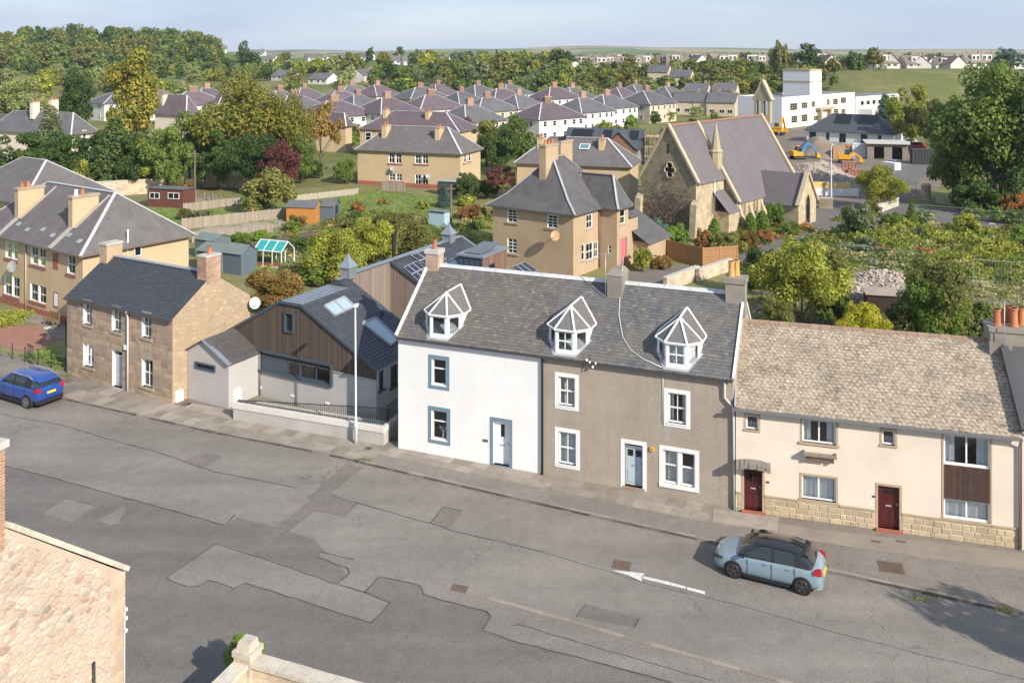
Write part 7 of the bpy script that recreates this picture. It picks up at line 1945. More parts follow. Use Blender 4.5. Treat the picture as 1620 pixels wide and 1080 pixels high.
def cottage(name, label, group, wm, rm, L, D, ze, zr, dorm=False):
    T = thing(name, label, 'house', (0, 0, 0), 0, group)
    s = MB(); wall(s, FRONT(), -L / 2, L / 2, -3, ze); wall(s, BACK(D), -L / 2, L / 2, -3, ze)
    for u in (-L / 2, L / 2): s.poly([(u, 0, -3), (u, D, -3), (u, D, ze), (u, D / 2, zr), (u, 0, ze)])
    s.build('wall', wm, T)
    s = MB(); e = .4; k = (zr - ze) / (D / 2)
    s.poly([(-L / 2 - .3, -e, ze - e * k), (L / 2 + .3, -e, ze - e * k), (L / 2 + .3, D / 2, zr + .05), (-L / 2 - .3, D / 2, zr + .05)]); s.poly([(-L / 2 - .3, D + e, ze - e * k), (L / 2 + .3, D + e, ze - e * k), (L / 2 + .3, D / 2, zr + .05), (-L / 2 - .3, D / 2, zr + .05)]); s.build('roof', rm, T)
    for a in (-L * .3, L * .05, L * .33): window(T, FRONT(), a - .9, a + .9, .9, 2.2, depth=-.03, rows=1, cols=2, fw=.12, glass=DARKGL, simple=True)
    if dorm:
        s = MB(); s.box(-L * .22, L * .22, 1.0, D / 2, ze, zr - .6); s.build('dormer', wm, T)
        for a in (-L * .11, L * .11): window(T, FRONT(1.0), a - .8, a + .8, ze + 1.2, zr - 1.0, depth=-.03, rows=1, cols=2, fw=.12, glass=DARKGL, simple=True)
    chimney(T, L * .3, L * .3 + .8, D / 2 - .4, D / 2 + .4, zr - .6, zr + .9, M('far_chimney', (.35, .25, .19), (.3, .21, .16), 2, .9), STONE_TRIM, [])
    return T
RT1 = M('far_tile_brown', (.20, .165, .14), (.165, .14, .12), .5, .9, objvar=.2); RT2 = M('far_tile_grey', (.15, .145, .145), (.125, .12, .125), .5, .9, objvar=.2); W_FAR = M('far_white', (.62, .59, .55), (.55, .52, .48), .3, .85, objvar=.25)
RG = cottage('ridge_house', 'pale house with box dormer in the long rows along the skyline', 'houses along the skyline', W_FAR, RT1, 11, 8.5, 2.5, 6.6, True)
BG_ = cottage('hillside_bungalow', 'low white gabled bungalow on the slope beyond the estate', 'bungalows on the slope', W_EST, RT2, 12, 9, 2.7, 5.4)
RH = []
for (x0, x1, yb, n) in ((905, 1000, 105, 7), (1000, 1215, 104, 14), (1395, 1570, 107, 11), (1580, 1640, 108, 3), (1250, 1330, 100, 4)):
    for i in range(n):
        px = x0 + (x1 - x0) * (i + .5) / n + rnd.uniform(-2, 2); RH.append((px, 456 + rnd.uniform(-4, 8) + 40 * (i % 3 == 2) - (0 if px < 1300 else 30), rnd.uniform(-12, 12), rnd.random()))
first = True
for (px, Y, a, q) in RH:
    o = RG if first else copy_tree(RG); first = False
    o.location = spot(px, Y); o.rotation_euler = (0, 0, R(a + (90 if q > .7 else 0))); o.scale = (.7 + .5 * q, 1, .8 + .35 * ((q * 7) % 1))
BP = [(380, 127, 20), (441, 128, -35), (502, 134, -30), (565, 130, -20), (590, 128, 60), (655, 108, 20), (690, 110, -20), (715, 108, 40), (620, 106, 0), (345, 96, 15), (420, 100, -20), (445, 98, 10), (500, 98, 30), (405, 94, 0), (860, 103, 10), (880, 100, -30), (530, 97, 10), (575, 98, -10), (745, 104, 10)]
first = True
for (px, py, a) in BP:
    o = BG_ if first else copy_tree(BG_); first = False
    p = tp(px, py) if py > 120 else spot(px, 520 + (108 - py) * 14); o.location = p; o.rotation_euler = (0, 0, R(a))
# tan cottages right of the estate
TC = cottage('tan_terrace', 'tan terraced house with grey roof beyond the church', 'tan terrace beyond the church', W_BUFF, RF_G, 9, 8, 4.6, 7.4)
first = True
for i, (px, py) in enumerate(((1060, 181), (1085, 182), (1118, 183), (1140, 184), (1100, 166), (1075, 160), (1145, 166), (1040, 158))):
    o = TC if first else copy_tree(TC); first = False; Y = FPX * CH / (py - HY); o.location = spot(px, Y); o.rotation_euler = (0, 0, R(-25))
# --- stone cottage at the right edge
FQ = Fr(gp(1604, 322), R(40)); QT = thing('stone_cottage', 'stone cottage gable with tall chimney by the tall trees', 'house', FQ.O, FQ.th)
s = MB(); s.poly([(0, 0, 0), (8, 0, 0), (8, 0, 4.6), (4, 0, 8.0), (0, 0, 4.6)]); wall(s, LEFT(0), 0, 9, 0, 4.6); s.build('wall', ASH, QT); s = MB(); s.poly([(-.3, -.2, 4.4), (-.3, 9, 4.4), (4, 9, 8.1), (4, -.2, 8.1)]); s.poly([(8.3, -.2, 4.4), (8.3, 9, 4.4), (4, 9, 8.1), (4, -.2, 8.1)]); s.build('roof', SLY, QT)
u = FQ.u(1611, 1.0); chimney(QT, u - .5, u + .6, .6, 1.7, 4, FQ.z(216, u, 1), ASH, STONE_TRIM, [(u, 1.1, .6, .17, TERRAY)])
# ------------------------------------------------------------------ plots, lawns, fences, sheds
GRASS = M('lawn', (.15, .195, .045), (.19, .215, .065), .4, .95, .4, 12, dirt=(.19, .18, .075), dscale=.25, fine=.25, fscale=6)
GRASS2 = M('rough_grass', (.18, .18, .065), (.23, .205, .09), .5, .95, .4, 10, dirt=(.10, .12, .035), dscale=.3, fine=.3, fscale=5)
SOIL = M('soil', (.115, .08, .058), (.15, .11, .08), .7, .95, .5, 8, fine=.2, fscale=5)
SITE = M('site_dirt', (.20, .16, .125), (.155, .125, .10), .25, .95, .5, 6, dirt=(.26, .215, .17), dscale=.15, fine=.2, fscale=4)
GRAVEL = M('pale_gravel', (.36, .305, .24), (.30, .255, .20), .8, .95, .4, 20, fine=.2, fscale=12)
REDG = M('red_gravel', (.33, .165, .115), (.28, .14, .10), 1.0, .95, .5, 25, fine=.25, fscale=18)
FAROAD = M('far_road', (.155, .147, .138), (.13, .125, .118), .2, .9, fine=.1, fscale=5)
def lot(name, pts, z, m, kind='structure'): return pxsheet(name, pts, z, m, kind=kind)
lot('back_gardens', [(300, 470), (640, 560), (1160, 640), (1700, 720), (1700, 350), (1290, 350), (1000, 330), (760, 300), (560, 296), (300, 300), (-100, 300), (-100, 520), (100, 500)], .012, GRASS2)
lot('lawn', [(208, 334), (340, 314), (420, 322), (470, 330), (455, 340), (300, 358)], .03, GRASS); lot('lawn', [(440, 330), (600, 304), (740, 318), (735, 334), (560, 345), (470, 340)], .03, GRASS)
lot('path', [(290, 372), (340, 356), (450, 347), (452, 356), (430, 362), (330, 372)], .034, GRAVEL); lot('path', [(215, 322), (330, 312), (380, 318), (345, 324)], .034, GRAVEL)
lot('soil_bed', [(370, 395), (516, 366), (540, 374), (420, 405)], .03, SOIL); lot('lawn', [(760, 345), (800, 340), (800, 440), (740, 420)], .03, GRASS)
lot('driveway', [(985, 470), (1000, 425), (1035, 420), (1090, 421), (1132, 430), (1100, 442), (1062, 458)], .03, ASPH_S)
lot('church_path', [(1165, 405), (1215, 380), (1280, 362), (1330, 350), (1335, 356), (1230, 392), (1180, 415)], .034, FAROAD); lot('lawn', [(1110, 398), (1240, 362), (1262, 368), (1170, 404)], .03, GRASS)
lot('churchyard_road', [(1268, 332), (1400, 312), (1470, 330), (1700, 350), (1700, 378), (1470, 356), (1330, 348), (1270, 366)], .04, FAROAD)
lot('site_ground', [(1150, 262), (1230, 206), (1300, 200), (1450, 226), (1520, 262), (1480, 300), (1425, 318), (1400, 312), (1280, 334), (1200, 330)], .025, SITE)
lot('site_road', [(1405, 268), (1475, 254), (1490, 258), (1432, 305), (1425, 320), (1395, 316)], .045, FAROAD)
lot('waste_ground', [(1190, 470), (1300, 430), (1450, 400), (1700, 420), (1700, 560), (1200, 560)], .03, M('waste_soil', (.22, .185, .14), (.16, .15, .09), .4, .95, .5, 8, dirt=(.12, .14, .05), dscale=.3, fine=.2, fscale=6))
lot('front_garden', [(-60, 545), (0, 562), (103, 590), (103, 512), (0, 474), (-60, 455)], .115, GRASS2); lot('gravel_bed', [(-40, 515), (0, 519), (60, 516), (90, 540), (72, 552), (40, 560), (0, 548), (-40, 540)], .125, REDG); lot('paving', [(25, 508), (60, 492), (103, 515), (103, 540), (90, 540), (60, 516)], .135, M('old_paving', (.26, .225, .185), (.2, .175, .145), 1.2, .95))
lot('estate_street', [(1035, 205), (1165, 190), (1240, 205), (1230, 215), (1060, 222)], .02, FAROAD)

WOODF = M('grey_fence_wood', (.30, .255, .20), None, rough=.9, island=[(0, (.26, .22, .17)), (.3, (.33, .28, .22)), (.6, (.29, .245, .19)), (.85, (.38, .325, .26))])
WOODB = M('brown_fence_wood', (.34, .19, .09), None, rough=.85, island=[(0, (.31, .17, .08)), (.4, (.38, .215, .105)), (.75, (.34, .19, .09))])
def fence(p, q, h, mat, label, gap=.14, bw=.11, post=2.0, panels=False, name='wooden_fence'):
    a, b = gp(*p), gp(*q); f = Fr(a, math.atan2(-(b - a).y, (b - a).x)); L = (b - a).length
    T = thing(name, label, 'fence', f.O, f.th); n = max(1, round(L / post)); st = L / n
    for i in range(n + 1): s = MB(); s.box(i * st - .06, i * st + .06, -.06, .06, 0, h + .08); s.build('post', mat, T)
    if panels:
        for i in range(n):
            s = MB(); u = i * st + .07
            while u < (i + 1) * st - .1: s.box(u, u + .13, -.015, .012 + .006 * (round(u * 7) % 2), .05, h); u += .14
            s.build('fence_panel', mat, T); s = MB()
            for z in (.3, h * .55, h - .2): s.box(i * st + .06, (i + 1) * st - .06, -.06, -.016, z, z + .08)
            s.build('rail', mat, T)
    else:
        s = MB(); u = .07
        while u < L - .05: s.box(u, u + bw, -.02, .01, .05, h + rnd.uniform(-.03, .03)); u += gap
        s.build('pickets', mat, T, kind='stuff')
        for z in (.3, h - .25): s = MB(); s.box(0, L, .012, .06, z, z + .08); s.build('rail', mat, T)
    return T
fence((288, 364), (452, 346), 1.3, WOODF, 'grey vertical board fence along the lawn with round bushes', .125, .115)
fence((304, 384), (430, 368), 1.0, WOODF, 'low picket fence beside the pale gravel path'); fence((462, 320), (566, 308), .9, M('pale_fence_wood', (.45, .40, .32), (.39, .345, .275), 2, .9), 'pale picket fence below the tan flats'); fence((310, 314), (378, 328), .9, WOODF, 'rail fence beside the red-brown shed', .5, .09); fence((290, 336), (382, 325), 1.1, WOODF, 'board fence behind the clipped round bush', .125, .115)
fence((1010, 398), (1112, 424), 1.9, WOODB, 'tall brown panel fence beside the villa drive', panels=True, post=2.4); fence((1112, 424), (1166, 420), 1.9, WOODB, 'brown panel fence closing the corner of the villa drive', panels=True, post=2.0); fence((605, 303), (640, 305), 1.5, WOODF, 'short grey board screen at the wall of the tan flats', .125, .115); fence((1318, 252), (1352, 244), 2.2, WOODB, 'brown hoarding beside the spoil heap', panels=True)
def gwall(p, q, h, t, mat, label, name='stone_wall', cope=None):
    a, b = gp(*p), gp(*q); f = Fr(a, math.atan2(-(b - a).y, (b - a).x)); L = (b - a).length; T = thing(name, label, 'wall', f.O, f.th)
    s = MB(); s.box(0, L, 0, t, 0, h); s.build('wall_face', mat, T); s = MB(); s.box(-.03, L + .03, -.05, t + .05, h, h + .12); s.build('coping', cope or CONC, T); return T
gwall((1055, 462), (1106, 442), 1.1, .35, RUBP, 'pale rubble wall at the mouth of the villa drive'); gwall((1106, 446), (1158, 428), 1.0, .35, RUBP, 'pale rubble wall running towards the end chimney'); gwall((1358, 350), (1422, 326), 1.0, .4, CONC, 'low pale wall under the round yellow-green tree'); gwall((1296, 330), (1318, 331), 1.3, .4, ASH, 'stone wall beside the church porch'); gwall((1555, 330), (1575, 318), 2.0, .5, ASHL, 'stone gateway wall beside the teal shed'); gwall((1480, 322), (1550, 330), .7, .4, ASHL, 'low stone kerb wall along the far road'); gwall((150, 312), (290, 303), 2.0, .4, RUBP, 'old pale rubble garden wall behind the red-brown shed'); gwall((320, 296), (420, 300), 1.6, .4, RUBP, 'rubble wall under the big maple')
p = gp(1465, 316); GP = thing('gate_pier', 'round sandstone gate pier by the site road', 'pier', p); s = MB(); s.lathe((0, 0, 0), [(.6, 0), (.6, 1.8), (.68, 1.85), (.68, 2.05), (.4, 2.2)], 12); s.build('shaft', ASHL, GP)
def shed(px, py, w, d, h, hr, wm, rm, th, label, flat=False, wins=(), name='shed', dr=None):
    f = Fr(gp(px, py), R(th)); T = thing(name, label, 'shed', f.O, f.th)
    s = MB(); s.box(0, w, 0, d, 0, h)
    if not flat:
        for u in (0, w): s.poly([(u, 0, h), (u, d, h), (u, d / 2, hr)])
    s.build('wall', wm, T); s = MB(); e = .15; k = (hr - h) / (d / 2)
    if flat: s.slab([(-e, -e, hr), (w + e, -e, hr), (w + e, d + e, h + .1), (-e, d + e, h + .1)], .08)
    else: s.poly([(-e, -e, h - e * k), (w + e, -e, h - e * k), (w + e, d / 2, hr + .03), (-e, d / 2, hr + .03)]); s.poly([(-e, d + e, h - e * k), (w + e, d + e, h - e * k), (w + e, d / 2, hr + .03), (-e, d / 2, hr + .03)])
    s.build('roof', rm, T)
    for (a0, a1, z0, z1) in wins: window(T, FRONT(), a0, a1, z0, z1, depth=-.03, rows=1, cols=2, fw=.06, glass=DARKGL, simple=True)
    if dr: s = MB(); s.box(w, w + .03, d * .3, d * .7, .05, h - .05); s.build('door', dr, T)
    return T
FELT = M('roof_felt', (.135, .14, .145), (.11, .115, .12), 1.5, .9); BLUW = M('slate_blue_wood', (.115, .15, .185), (.10, .13, .165), 3, .8); GRNW = M('grey_green_wood', (.13, .165, .165), (.115, .145, .15), 3, .8)
shed(233, 327, 5.4, 2.6, 2.3, 2.5, M('oxblood_wood', (.145, .055, .04), (.12, .045, .035), 3, .8), FELT, 16, 'dark red-brown garden shed with white window frames', True, [(.4, 1.9, 1.1, 1.9), (3.2, 4.9, 1.2, 2.0)])
shed(453, 352, 3.6, 2.2, 1.9, 2.5, M('orange_wood', (.50, .22, .05), (.44, .19, .045), 3, .8), FELT, 10, 'bright orange shed with grey felt roof'); shed(500, 350, 2.2, 2.0, 1.9, 2.5, BLUW, FELT, 12, 'small slate-blue shed beside the orange shed', dr=M('dark_doorway', (.03, .03, .03)))
shed(312, 427, 3.0, 2.4, 1.9, 2.4, GRNW, M('green_felt', (.17, .21, .20), (.15, .185, .18), 1, .9), 28, 'grey-green shed behind the stone house chimney'); shed(353, 432, 2.2, 2.0, 2.0, 2.6, BLUW, MATS['green_felt'], 28, 'blue-grey apex shed beside the greenhouse', dr=BLUW); shed(308, 407, 2.6, 2.2, 1.9, 2.3, GRNW, MATS['green_felt'], 28, 'second grey-green shed against the ochre wall')
shed(678, 363, 2.1, 1.6, 2.0, 2.2, M('pale_blue_wood', (.38, .53, .58), (.34, .48, .53), 3, .8), MATS['green_felt'], 28, 'pale blue flat-topped shed behind the modern house', True); shed(1585, 324, 3.6, 3, 2.6, 2.9, M('teal_wood', (.03, .10, .10), (.025, .08, .085), 2, .7), FELT, 15, 'teal garage shed beside the stone cottage', True, [(.8, 2.6, 1.2, 2.0)]); shed(692, 308, 2.8, 2, 1.8, 2.0, M('dark_shed', (.07, .065, .06), rough=.9), M('pale_felt', (.33, .36, .37), rough=.9), 20, 'low shed with pale roof beside the tan flats', True)
f = Fr(gp(402, 420), R(22)); GHS = thing('greenhouse', 'small greenhouse with turquoise roof panes and white frame', 'greenhouse', f.O, f.th)
s = MB(); w, d, h, hr = 3.1, 2.0, 1.5, 2.3
for u in (0, w / 3, 2 * w / 3, w):
    for a, b in (((u, 0, 0), (u, 0, h)), ((u, d, 0), (u, d, h)), ((u, 0, h), (u, d / 2, hr)), ((u, d, h), (u, d / 2, hr))): s.bar(a, b, .07)
for a, b in (((0, 0, h), (w, 0, h)), ((0, d, h), (w, d, h)), ((0, d / 2, hr), (w, d / 2, hr)), ((0, 0, .05), (w, 0, .05))): s.bar(a, b, .08)
s.build('frame', UPVC, GHS); TQ = M('turquoise_pane', (.03, .30, .29), (.04, .35, .33), 1, .35)
for i in range(3):
    a, b = w * i / 3 + .04, w * (i + 1) / 3 - .04
    s = MB(); s.poly([(a, 0, h), (b, 0, h), (b, d / 2, hr), (a, d / 2, hr)]); s.build('roof_pane', TQ, GHS); s = MB(); s.poly([(a, d, h), (b, d, h), (b, d / 2, hr), (a, d / 2, hr)]); s.build('roof_pane', TQ, GHS); s = MB(); s.poly([(a, 0, .4), (b, 0, .4), (b, 0, h), (a, 0, h)]); s.build('pane', GLASS, GHS)
    s = MB(); s.box(a, b, -.02, .02, .05, .4); s.build('base_panel', M('faded_red_panel', (.30, .10, .07), rough=.8), GHS)
for i, (p, q) in enumerate((((385, 402), (470, 384)), ((470, 384), (517, 374)))):
    a, b = gp(*p), gp(*q); f = Fr(a, math.atan2(-(b - a).y, (b - a).x)); L = (b - a).length; T = thing('raised_bed', 'long dark timber raised bed ' + ('behind the turquoise greenhouse', 'under the bright shrubs')[i], 'raised bed', f.O, f.th)
    s = MB(); s.box(0, L, 0, .1, 0, .5); s.box(0, L, 1.4, 1.5, 0, .5); s.box(0, .1, .1, 1.4, 0, .5); s.build('boards', M('dark_sleeper', (.085, .05, .038), (.11, .065, .05), 2, .9), T); s = MB(); s.box(.1, L, .1, 1.4, 0, .42); s.build('soil', SOIL, T)
for (px, pb, pt, lb) in ((308, 318, 238, 'wooden telegraph pole beside the red-brown shed'), (713, 378, 292, 'wooden telegraph pole beside the pale blue shed'), (233, 200, 150, 'distant telegraph pole between the estate and the wooded hill')):
    p = gp(px, pb); h = (pb - pt) * p.y / FPX; T = thing('telegraph_pole', lb, 'pole', p); s = MB(); s.tube([(0, 0, 0), (.05, 0, h)], [.14, .10], 8); s.build('shaft', M('pole_wood', (.20, .15, .11), (.16, .12, .09), 3, .9), T); s = MB(); s.box(-.5, .5, -.05, .05, h - .5, h - .38); s.build('crossarm', MATS['pole_wood'], T)
def lamp(px, pb, pt, lb):
    p = gp(px, pb); h = (pb - pt) * p.y / FPX; T = thing('street_light', lb, 'street light', p); s = MB(); s.tube([(0, 0, 0), (0, 0, 1.0), (0, 0, h)], [.11, .11, .06], 8); s.build('column', MATS['pale_grey_paint'], T); s = MB(); s.box(-.12, .12, -.5, .15, h, h + .12); s.build('lantern', MATS['pale_grey_paint'], T)
lamp(1315, 316, 229, 'pale street light between the church porch and the site')
# temporary mesh fencing
GALV = MATS['galvanised']
def mesh_fence(pts, h, label):
    P_ = [gp(*p) for p in pts]; o = P_[0]; T = thing('mesh_fence', label, 'fence', o)
    for a, b in zip(P_, P_[1:]):
        n = max(1, round((b - a).length / 3.4))
        for i in range(n):
            c, d = a.lerp(b, i / n) - o, a.lerp(b, (i + 1) / n) - o; s = MB(); up = Vector((0, 0, 1))
            for q in (c, d): s.tube([q, q + up * h], .03, 6)
            s.tube([c + up * h, d + up * h], .024, 6); s.tube([c + up * .15, d + up * .15], .02, 6); s.build('panel_frame', GALV, T); s = MB(); m = 16
            for k in range(1, m): q = c.lerp(d, k / m); s.bar(q + up * .15, q + up * h, .006)
            for z in (.7, 1.3): s.bar(c + up * z, d + up * z, .006)
            s.build('mesh', GALV, T, kind='stuff')
            s = MB(); s.box(c.x - .35, c.x + .35, c.y - .12, c.y + .12, 0, .14); s.build('foot', CONC, T)
mesh_fence([(1330, 420), (1380, 424), (1455, 436)], 2.0, 'galvanised site fence behind the rubble heap'); mesh_fence([(1540, 446), (1620, 452), (1680, 458)], 2.0, 'galvanised site fence across the bramble waste ground'); mesh_fence([(1436, 306), (1462, 316)], 2.0, 'mesh gate panel at the foot of the site road'); mesh_fence([(1468, 318), (1550, 326)], 2.0, 'mesh fence along the ivy beside the site road'); mesh_fence([(1450, 344), (1520, 350), (1620, 360)], 1.6, 'thin wire fence along the near edge of the far road')
# wire fence, gate and ornaments of the front garden
a, b = gp(-20, 561), gp(103, 590); T = thing('wire_fence', 'thin wire fence on posts in front of the gravel garden', 'fence', a); d = b - a
for i in range(7): s = MB(); q = d * (i / 6); s.tube([q, q + Vector((0, 0, 1.1))], .03, 6); s.build('post', BLACKP, T)
s = MB()
for z in (.3, .6, 1.0): s.bar((0, 0, z), (d.x, d.y, z), .012)
s.build('wire', GALV, T, kind='stuff')
g = gp(48, 577); T = thing('garden_gate', 'small black iron gate standing open in the wire fence', 'gate', g, R(40)); s = MB()
for i in range(6): s.bar((-.4 + i * .16, 0, .1), (-.4 + i * .16, 0, 1.25), .02)
for z in (.12, .65, 1.25): s.bar((-.42, 0, z), (.42, 0, z), .05)
s.build('bars', BLACKP, T)
g = gp(80, 518); T = thing('garden_bench', 'brown slatted garden bench against the ochre wall', 'bench', (g.x, g.y, .13), R(35)); BW = M('bench_wood', (.24, .15, .07), (.2, .12, .06), 4, .8)
for i in range(4): s = MB(); s.box(-.7, .7, -.2 + i * .12, -.1 + i * .12, .42, .46); s.build('seat_slat', BW, T)
for i in range(3): s = MB(); s.box(-.7, .7, .28, .32, .55 + i * .14, .65 + i * .14); s.build('back_slat', BW, T)
for u in (-.65, .6):
    for v in (-.2, .25): s = MB(); s.box(u, u + .06, v, v + .06, 0, .62 if v < 0 else .95); s.build('leg', BW, T)
g = gp(77, 539); T = thing('bird_bath', 'white stone bird bath on the gravel', 'bird bath', (g.x, g.y, .12)); s = MB(); s.lathe((0, 0, 0), [(.2, 0), (.2, .08), (.1, .12), (.09, .6), (.15, .66)], 10); s.build('pedestal', CONC, T); s = MB(); s.lathe((0, 0, .66), [(.12, 0), (.32, .1), (.34, .14), (.26, .12), (.05, .06)], 12); s.build('bowl', CONC, T)
# ------------------------------------------------------------------ building site
def heap(px, py, w, h, d, mat, label, name='spoil_heap', chunks=0, seed=1, cm=None):
    p = gp(px, py); T = thing(name, label, 'heap', p); s = MB(); N = 22
    for j in range(N + 1):
        for i in range(N + 1):
            x, y = (i / N - .5) * 2, (j / N - .5) * 2; r_ = math.hypot(x, y); z = h * max(0, 1 - r_ ** 1.6) * (1 + .35 * noise.noise((x * 2 + seed, y * 2, 0))) + .25 * h * noise.noise((x * 6, y * 6, seed)) * (r_ < 1) * .5
            s.v.append((x * w / 2, y * d / 2, max(-.1, z)))
    for j in range(N):
        for i in range(N): k = j * (N + 1) + i; s.f.append((k, k + 1, k + N + 2, k + N + 1)); s.m.append(0)
    s.build('mound', mat, T, smooth=not chunks)
    if chunks:
        r_ = random.Random(seed); c = MB()
        for _ in range(chunks):
            a, q = r_.uniform(0, 6.28), math.sqrt(r_.random()); x, y = q * math.cos(a), q * math.sin(a); z = h * max(0, 1 - q ** 1.6) * (1 + .35 * noise.noise((x * 2 + seed, y * 2, 0)))
            sz = r_.uniform(.08, .34); n_ = Vector((r_.gauss(0, 1), r_.gauss(0, 1), r_.gauss(0, 1))).normalized(); a_ = Vector((x * w / 2, y * d / 2, z + .05)); c.bar(a_ - n_ * sz * .6, a_ + n_ * sz * .6, sz * r_.uniform(.4, 1), sz * r_.uniform(.1, .4))
        c.build('chunks', cm, T, kind='stuff')
RUBC = M('rubble_chunks', (.50, .42, .35), None, rough=.9, island=[(0, (.33, .28, .24)), (.3, (.42, .37, .33)), (.6, (.28, .22, .19)), (.8, (.50, .46, .43)), (.92, (.2, .17, .15))])
heap(1362, 300, 7, 1.6, 5, M('pale_rubble_dust', (.36, .30, .245), (.29, .24, .2), 1, .95, .5, 5), 'small heap of earth and brick behind the round tree', 'rubble_heap', 250, 7, RUBC); heap(1255, 300, 7, 1.4, 6, SITE, 'low earth heap by the church gable end', 'spoil_heap', 0, 8); heap(1303, 246, 14, 3.5, 13, M('spoil_earth', (.25, .20, .155), (.21, .17, .13), .8, .95, .6, 6), 'large smooth heap of brown earth beside the excavators'); heap(1290, 284, 13, 2.8, 10, M('pale_rubble_dust', (.36, .30, .245), (.29, .24, .2), 1, .95, .5, 5), 'low heap of pale broken masonry on the site', 'rubble_heap', 700, 3, RUBC); heap(1330, 290, 8, 1.3, 7, MATS['pale_rubble_dust'], 'spread of broken bricks beside the masonry heap', 'rubble_heap', 300, 4, RUBC)
heap(1387, 468, 12, 1.7, 8, M('rubble_dust', (.40, .33, .27), (.33, .27, .22), 1, .95), 'heap of pale demolition slates and stone behind the cream house', 'rubble_heap', 2600, 5, RUBC)
shed(1372, 497, 3.2, 2.2, 1.5, 1.6, M('dark_brown_shed', (.05, .03, .028), rough=.9), MATS['rubble_dust'], 14, 'low dark flat-roofed shed in front of the demolition heap', True)
DIG = M('digger_yellow', (.68, .34, .02), (.6, .29, .02), 2, .5)
def digger(px, py, rot, sc_, boomm, label, reach=1.0):
    T = thing('excavator', label, 'excavator', gp(px, py), 0); T.rotation_euler = (0, 0, rot); T.scale = (sc_,) * 3
    for sg in (-1, 1): s = MB(); s.tube([(-1.4, sg * .9, .4), (1.4, sg * .9, .4)], .4, 10); s.box(-1.5, 1.5, sg * .9 - .25, sg * .9 + .25, .1, .7); s.build('track', PLASTIC, T)
    s = MB(); s.box(-1.6, .9, -1.1, 1.1, .9, 1.8); s.box(-1.7, -.6, -1.1, 1.1, 1.8, 2.1); s.build('body', DIG, T); s = MB(); s.hexa([(-.2, .1, 1.8), (1.1, .1, 1.8), (1.1, 1.1, 1.8), (-.2, 1.1, 1.8), (-.1, .2, 3.0), (.7, .2, 3.0), (.7, 1.0, 3.0), (-.1, 1.0, 3.0)]); c = s.build('cab', CARGL, T); s = MB(); s.box(-.15, .75, .15, 1.05, 3.0, 3.1); s.build('cab_roof', DIG, c)
    s = MB(); e = Vector((3.0 * reach, -.3, 3.6 * reach)); s.bar((.8, -.3, 1.5), (2.0 * reach, -.3, 3.7 * reach), .4, .6); s.bar((2.0 * reach, -.3, 3.7 * reach), e, .4, .5); bm_ = s.build('boom', boomm, T); s = MB(); g_ = Vector((4.8 * reach, -.3, 1.4)); s.bar(e, g_, .35, .4); s.build('dipper', boomm, T)
    s = MB(); s.hexa([(g_.x - .3, -.8, .4), (g_.x + .8, -.8, .3), (g_.x + .8, .2, .3), (g_.x - .3, .2, .4), (g_.x - .2, -.8, 1.4), (g_.x + .3, -.8, 1.5), (g_.x + .3, .2, 1.5), (g_.x - .2, .2, 1.4)]); s.build('bucket', DIG, T)
digger(1262, 252, R(10), .8, M('blue_arm', (.05, .19, .45), rough=.5), 'yellow excavator with a blue boom near the church roof'); digger(1338, 258, R(-15), .85, DIG, 'yellow wheeled loader parked by the brick stacks', .6); digger(1232, 214, R(60), 1.0, DIG, 'yellow excavator beyond the church bellcote', 1.1)
f = Fr(gp(1372, 252), R(14)); T = thing('site_garage', 'blockwork garage pair with open dark doorways on the site', 'building', f.O, f.th); s = MB(); wall(s, FRONT(), 0, 7.2, 0, 3.0, [(1.2, 3.0, 0, 2.4), (4.4, 6.2, 0, 2.4)], .3); wall(s, RIGHT(7.2), 0, 5, 0, 3); wall(s, LEFT(0), 0, 5, 0, 3); wall(s, BACK(5), 0, 7.2, 0, 3); s.build('wall', M('weathered_block', (.26, .235, .2), (.2, .18, .155), 1, .9), T); s = MB(); s.slab([(-.3, -.6, 3.15), (7.5, -.6, 3.15), (7.5, 5.3, 3.3), (-.3, 5.3, 3.3)], .18); s.build('roof', CONC, T)
def crate(px, py, w, d, h, mat, th, label, name, cat):
    f = Fr(gp(px, py), R(th)); T = thing(name, label, cat, f.O, f.th); s = MB(); s.box(0, w, 0, d, .1, h); s.build('body', mat, T); s = MB(); n = max(4, int(w / .5))
    for i in range(n + 1): s.box(w * i / n - .05, w * i / n + .05, -.06, -.002, .1, h)
    s.box(-.05, w + .05, -.07, .02, h - .12, h + .03); s.build('ribs', mat, T); s = MB(); s.box(0, w, .1, d - .1, 0, .1); s.build('base', PLASTIC, T)
crate(1349, 250, 2.8, 2.4, 2.7, M('container_white', (.62, .64, .65), (.5, .52, .53), 2, .6), 14, 'white site container beside the blockwork garage', 'container', 'container'); crate(1444, 260, 4.2, 2.4, 2.7, M('container_dark', (.045, .05, .06), (.06, .05, .05), 2, .6), 12, 'dark skip container under the big trees', 'container', 'container')
BRS = M('brick_stack', (.36, .19, .13), (.30, .155, .11), 2, .9)
for i, (px, py) in enumerate(((1325, 282), (1342, 283), (1333, 274))): crate(px, py, 2.1, 1.8, 1.5 + .4 * (i == 2), BRS, 15, ['pallet of pink bricks by the masonry heap', 'pallet of pink bricks nearest the round tree', 'taller pallet of bricks behind the other two'][i], 'brick_pallet', 'bricks')
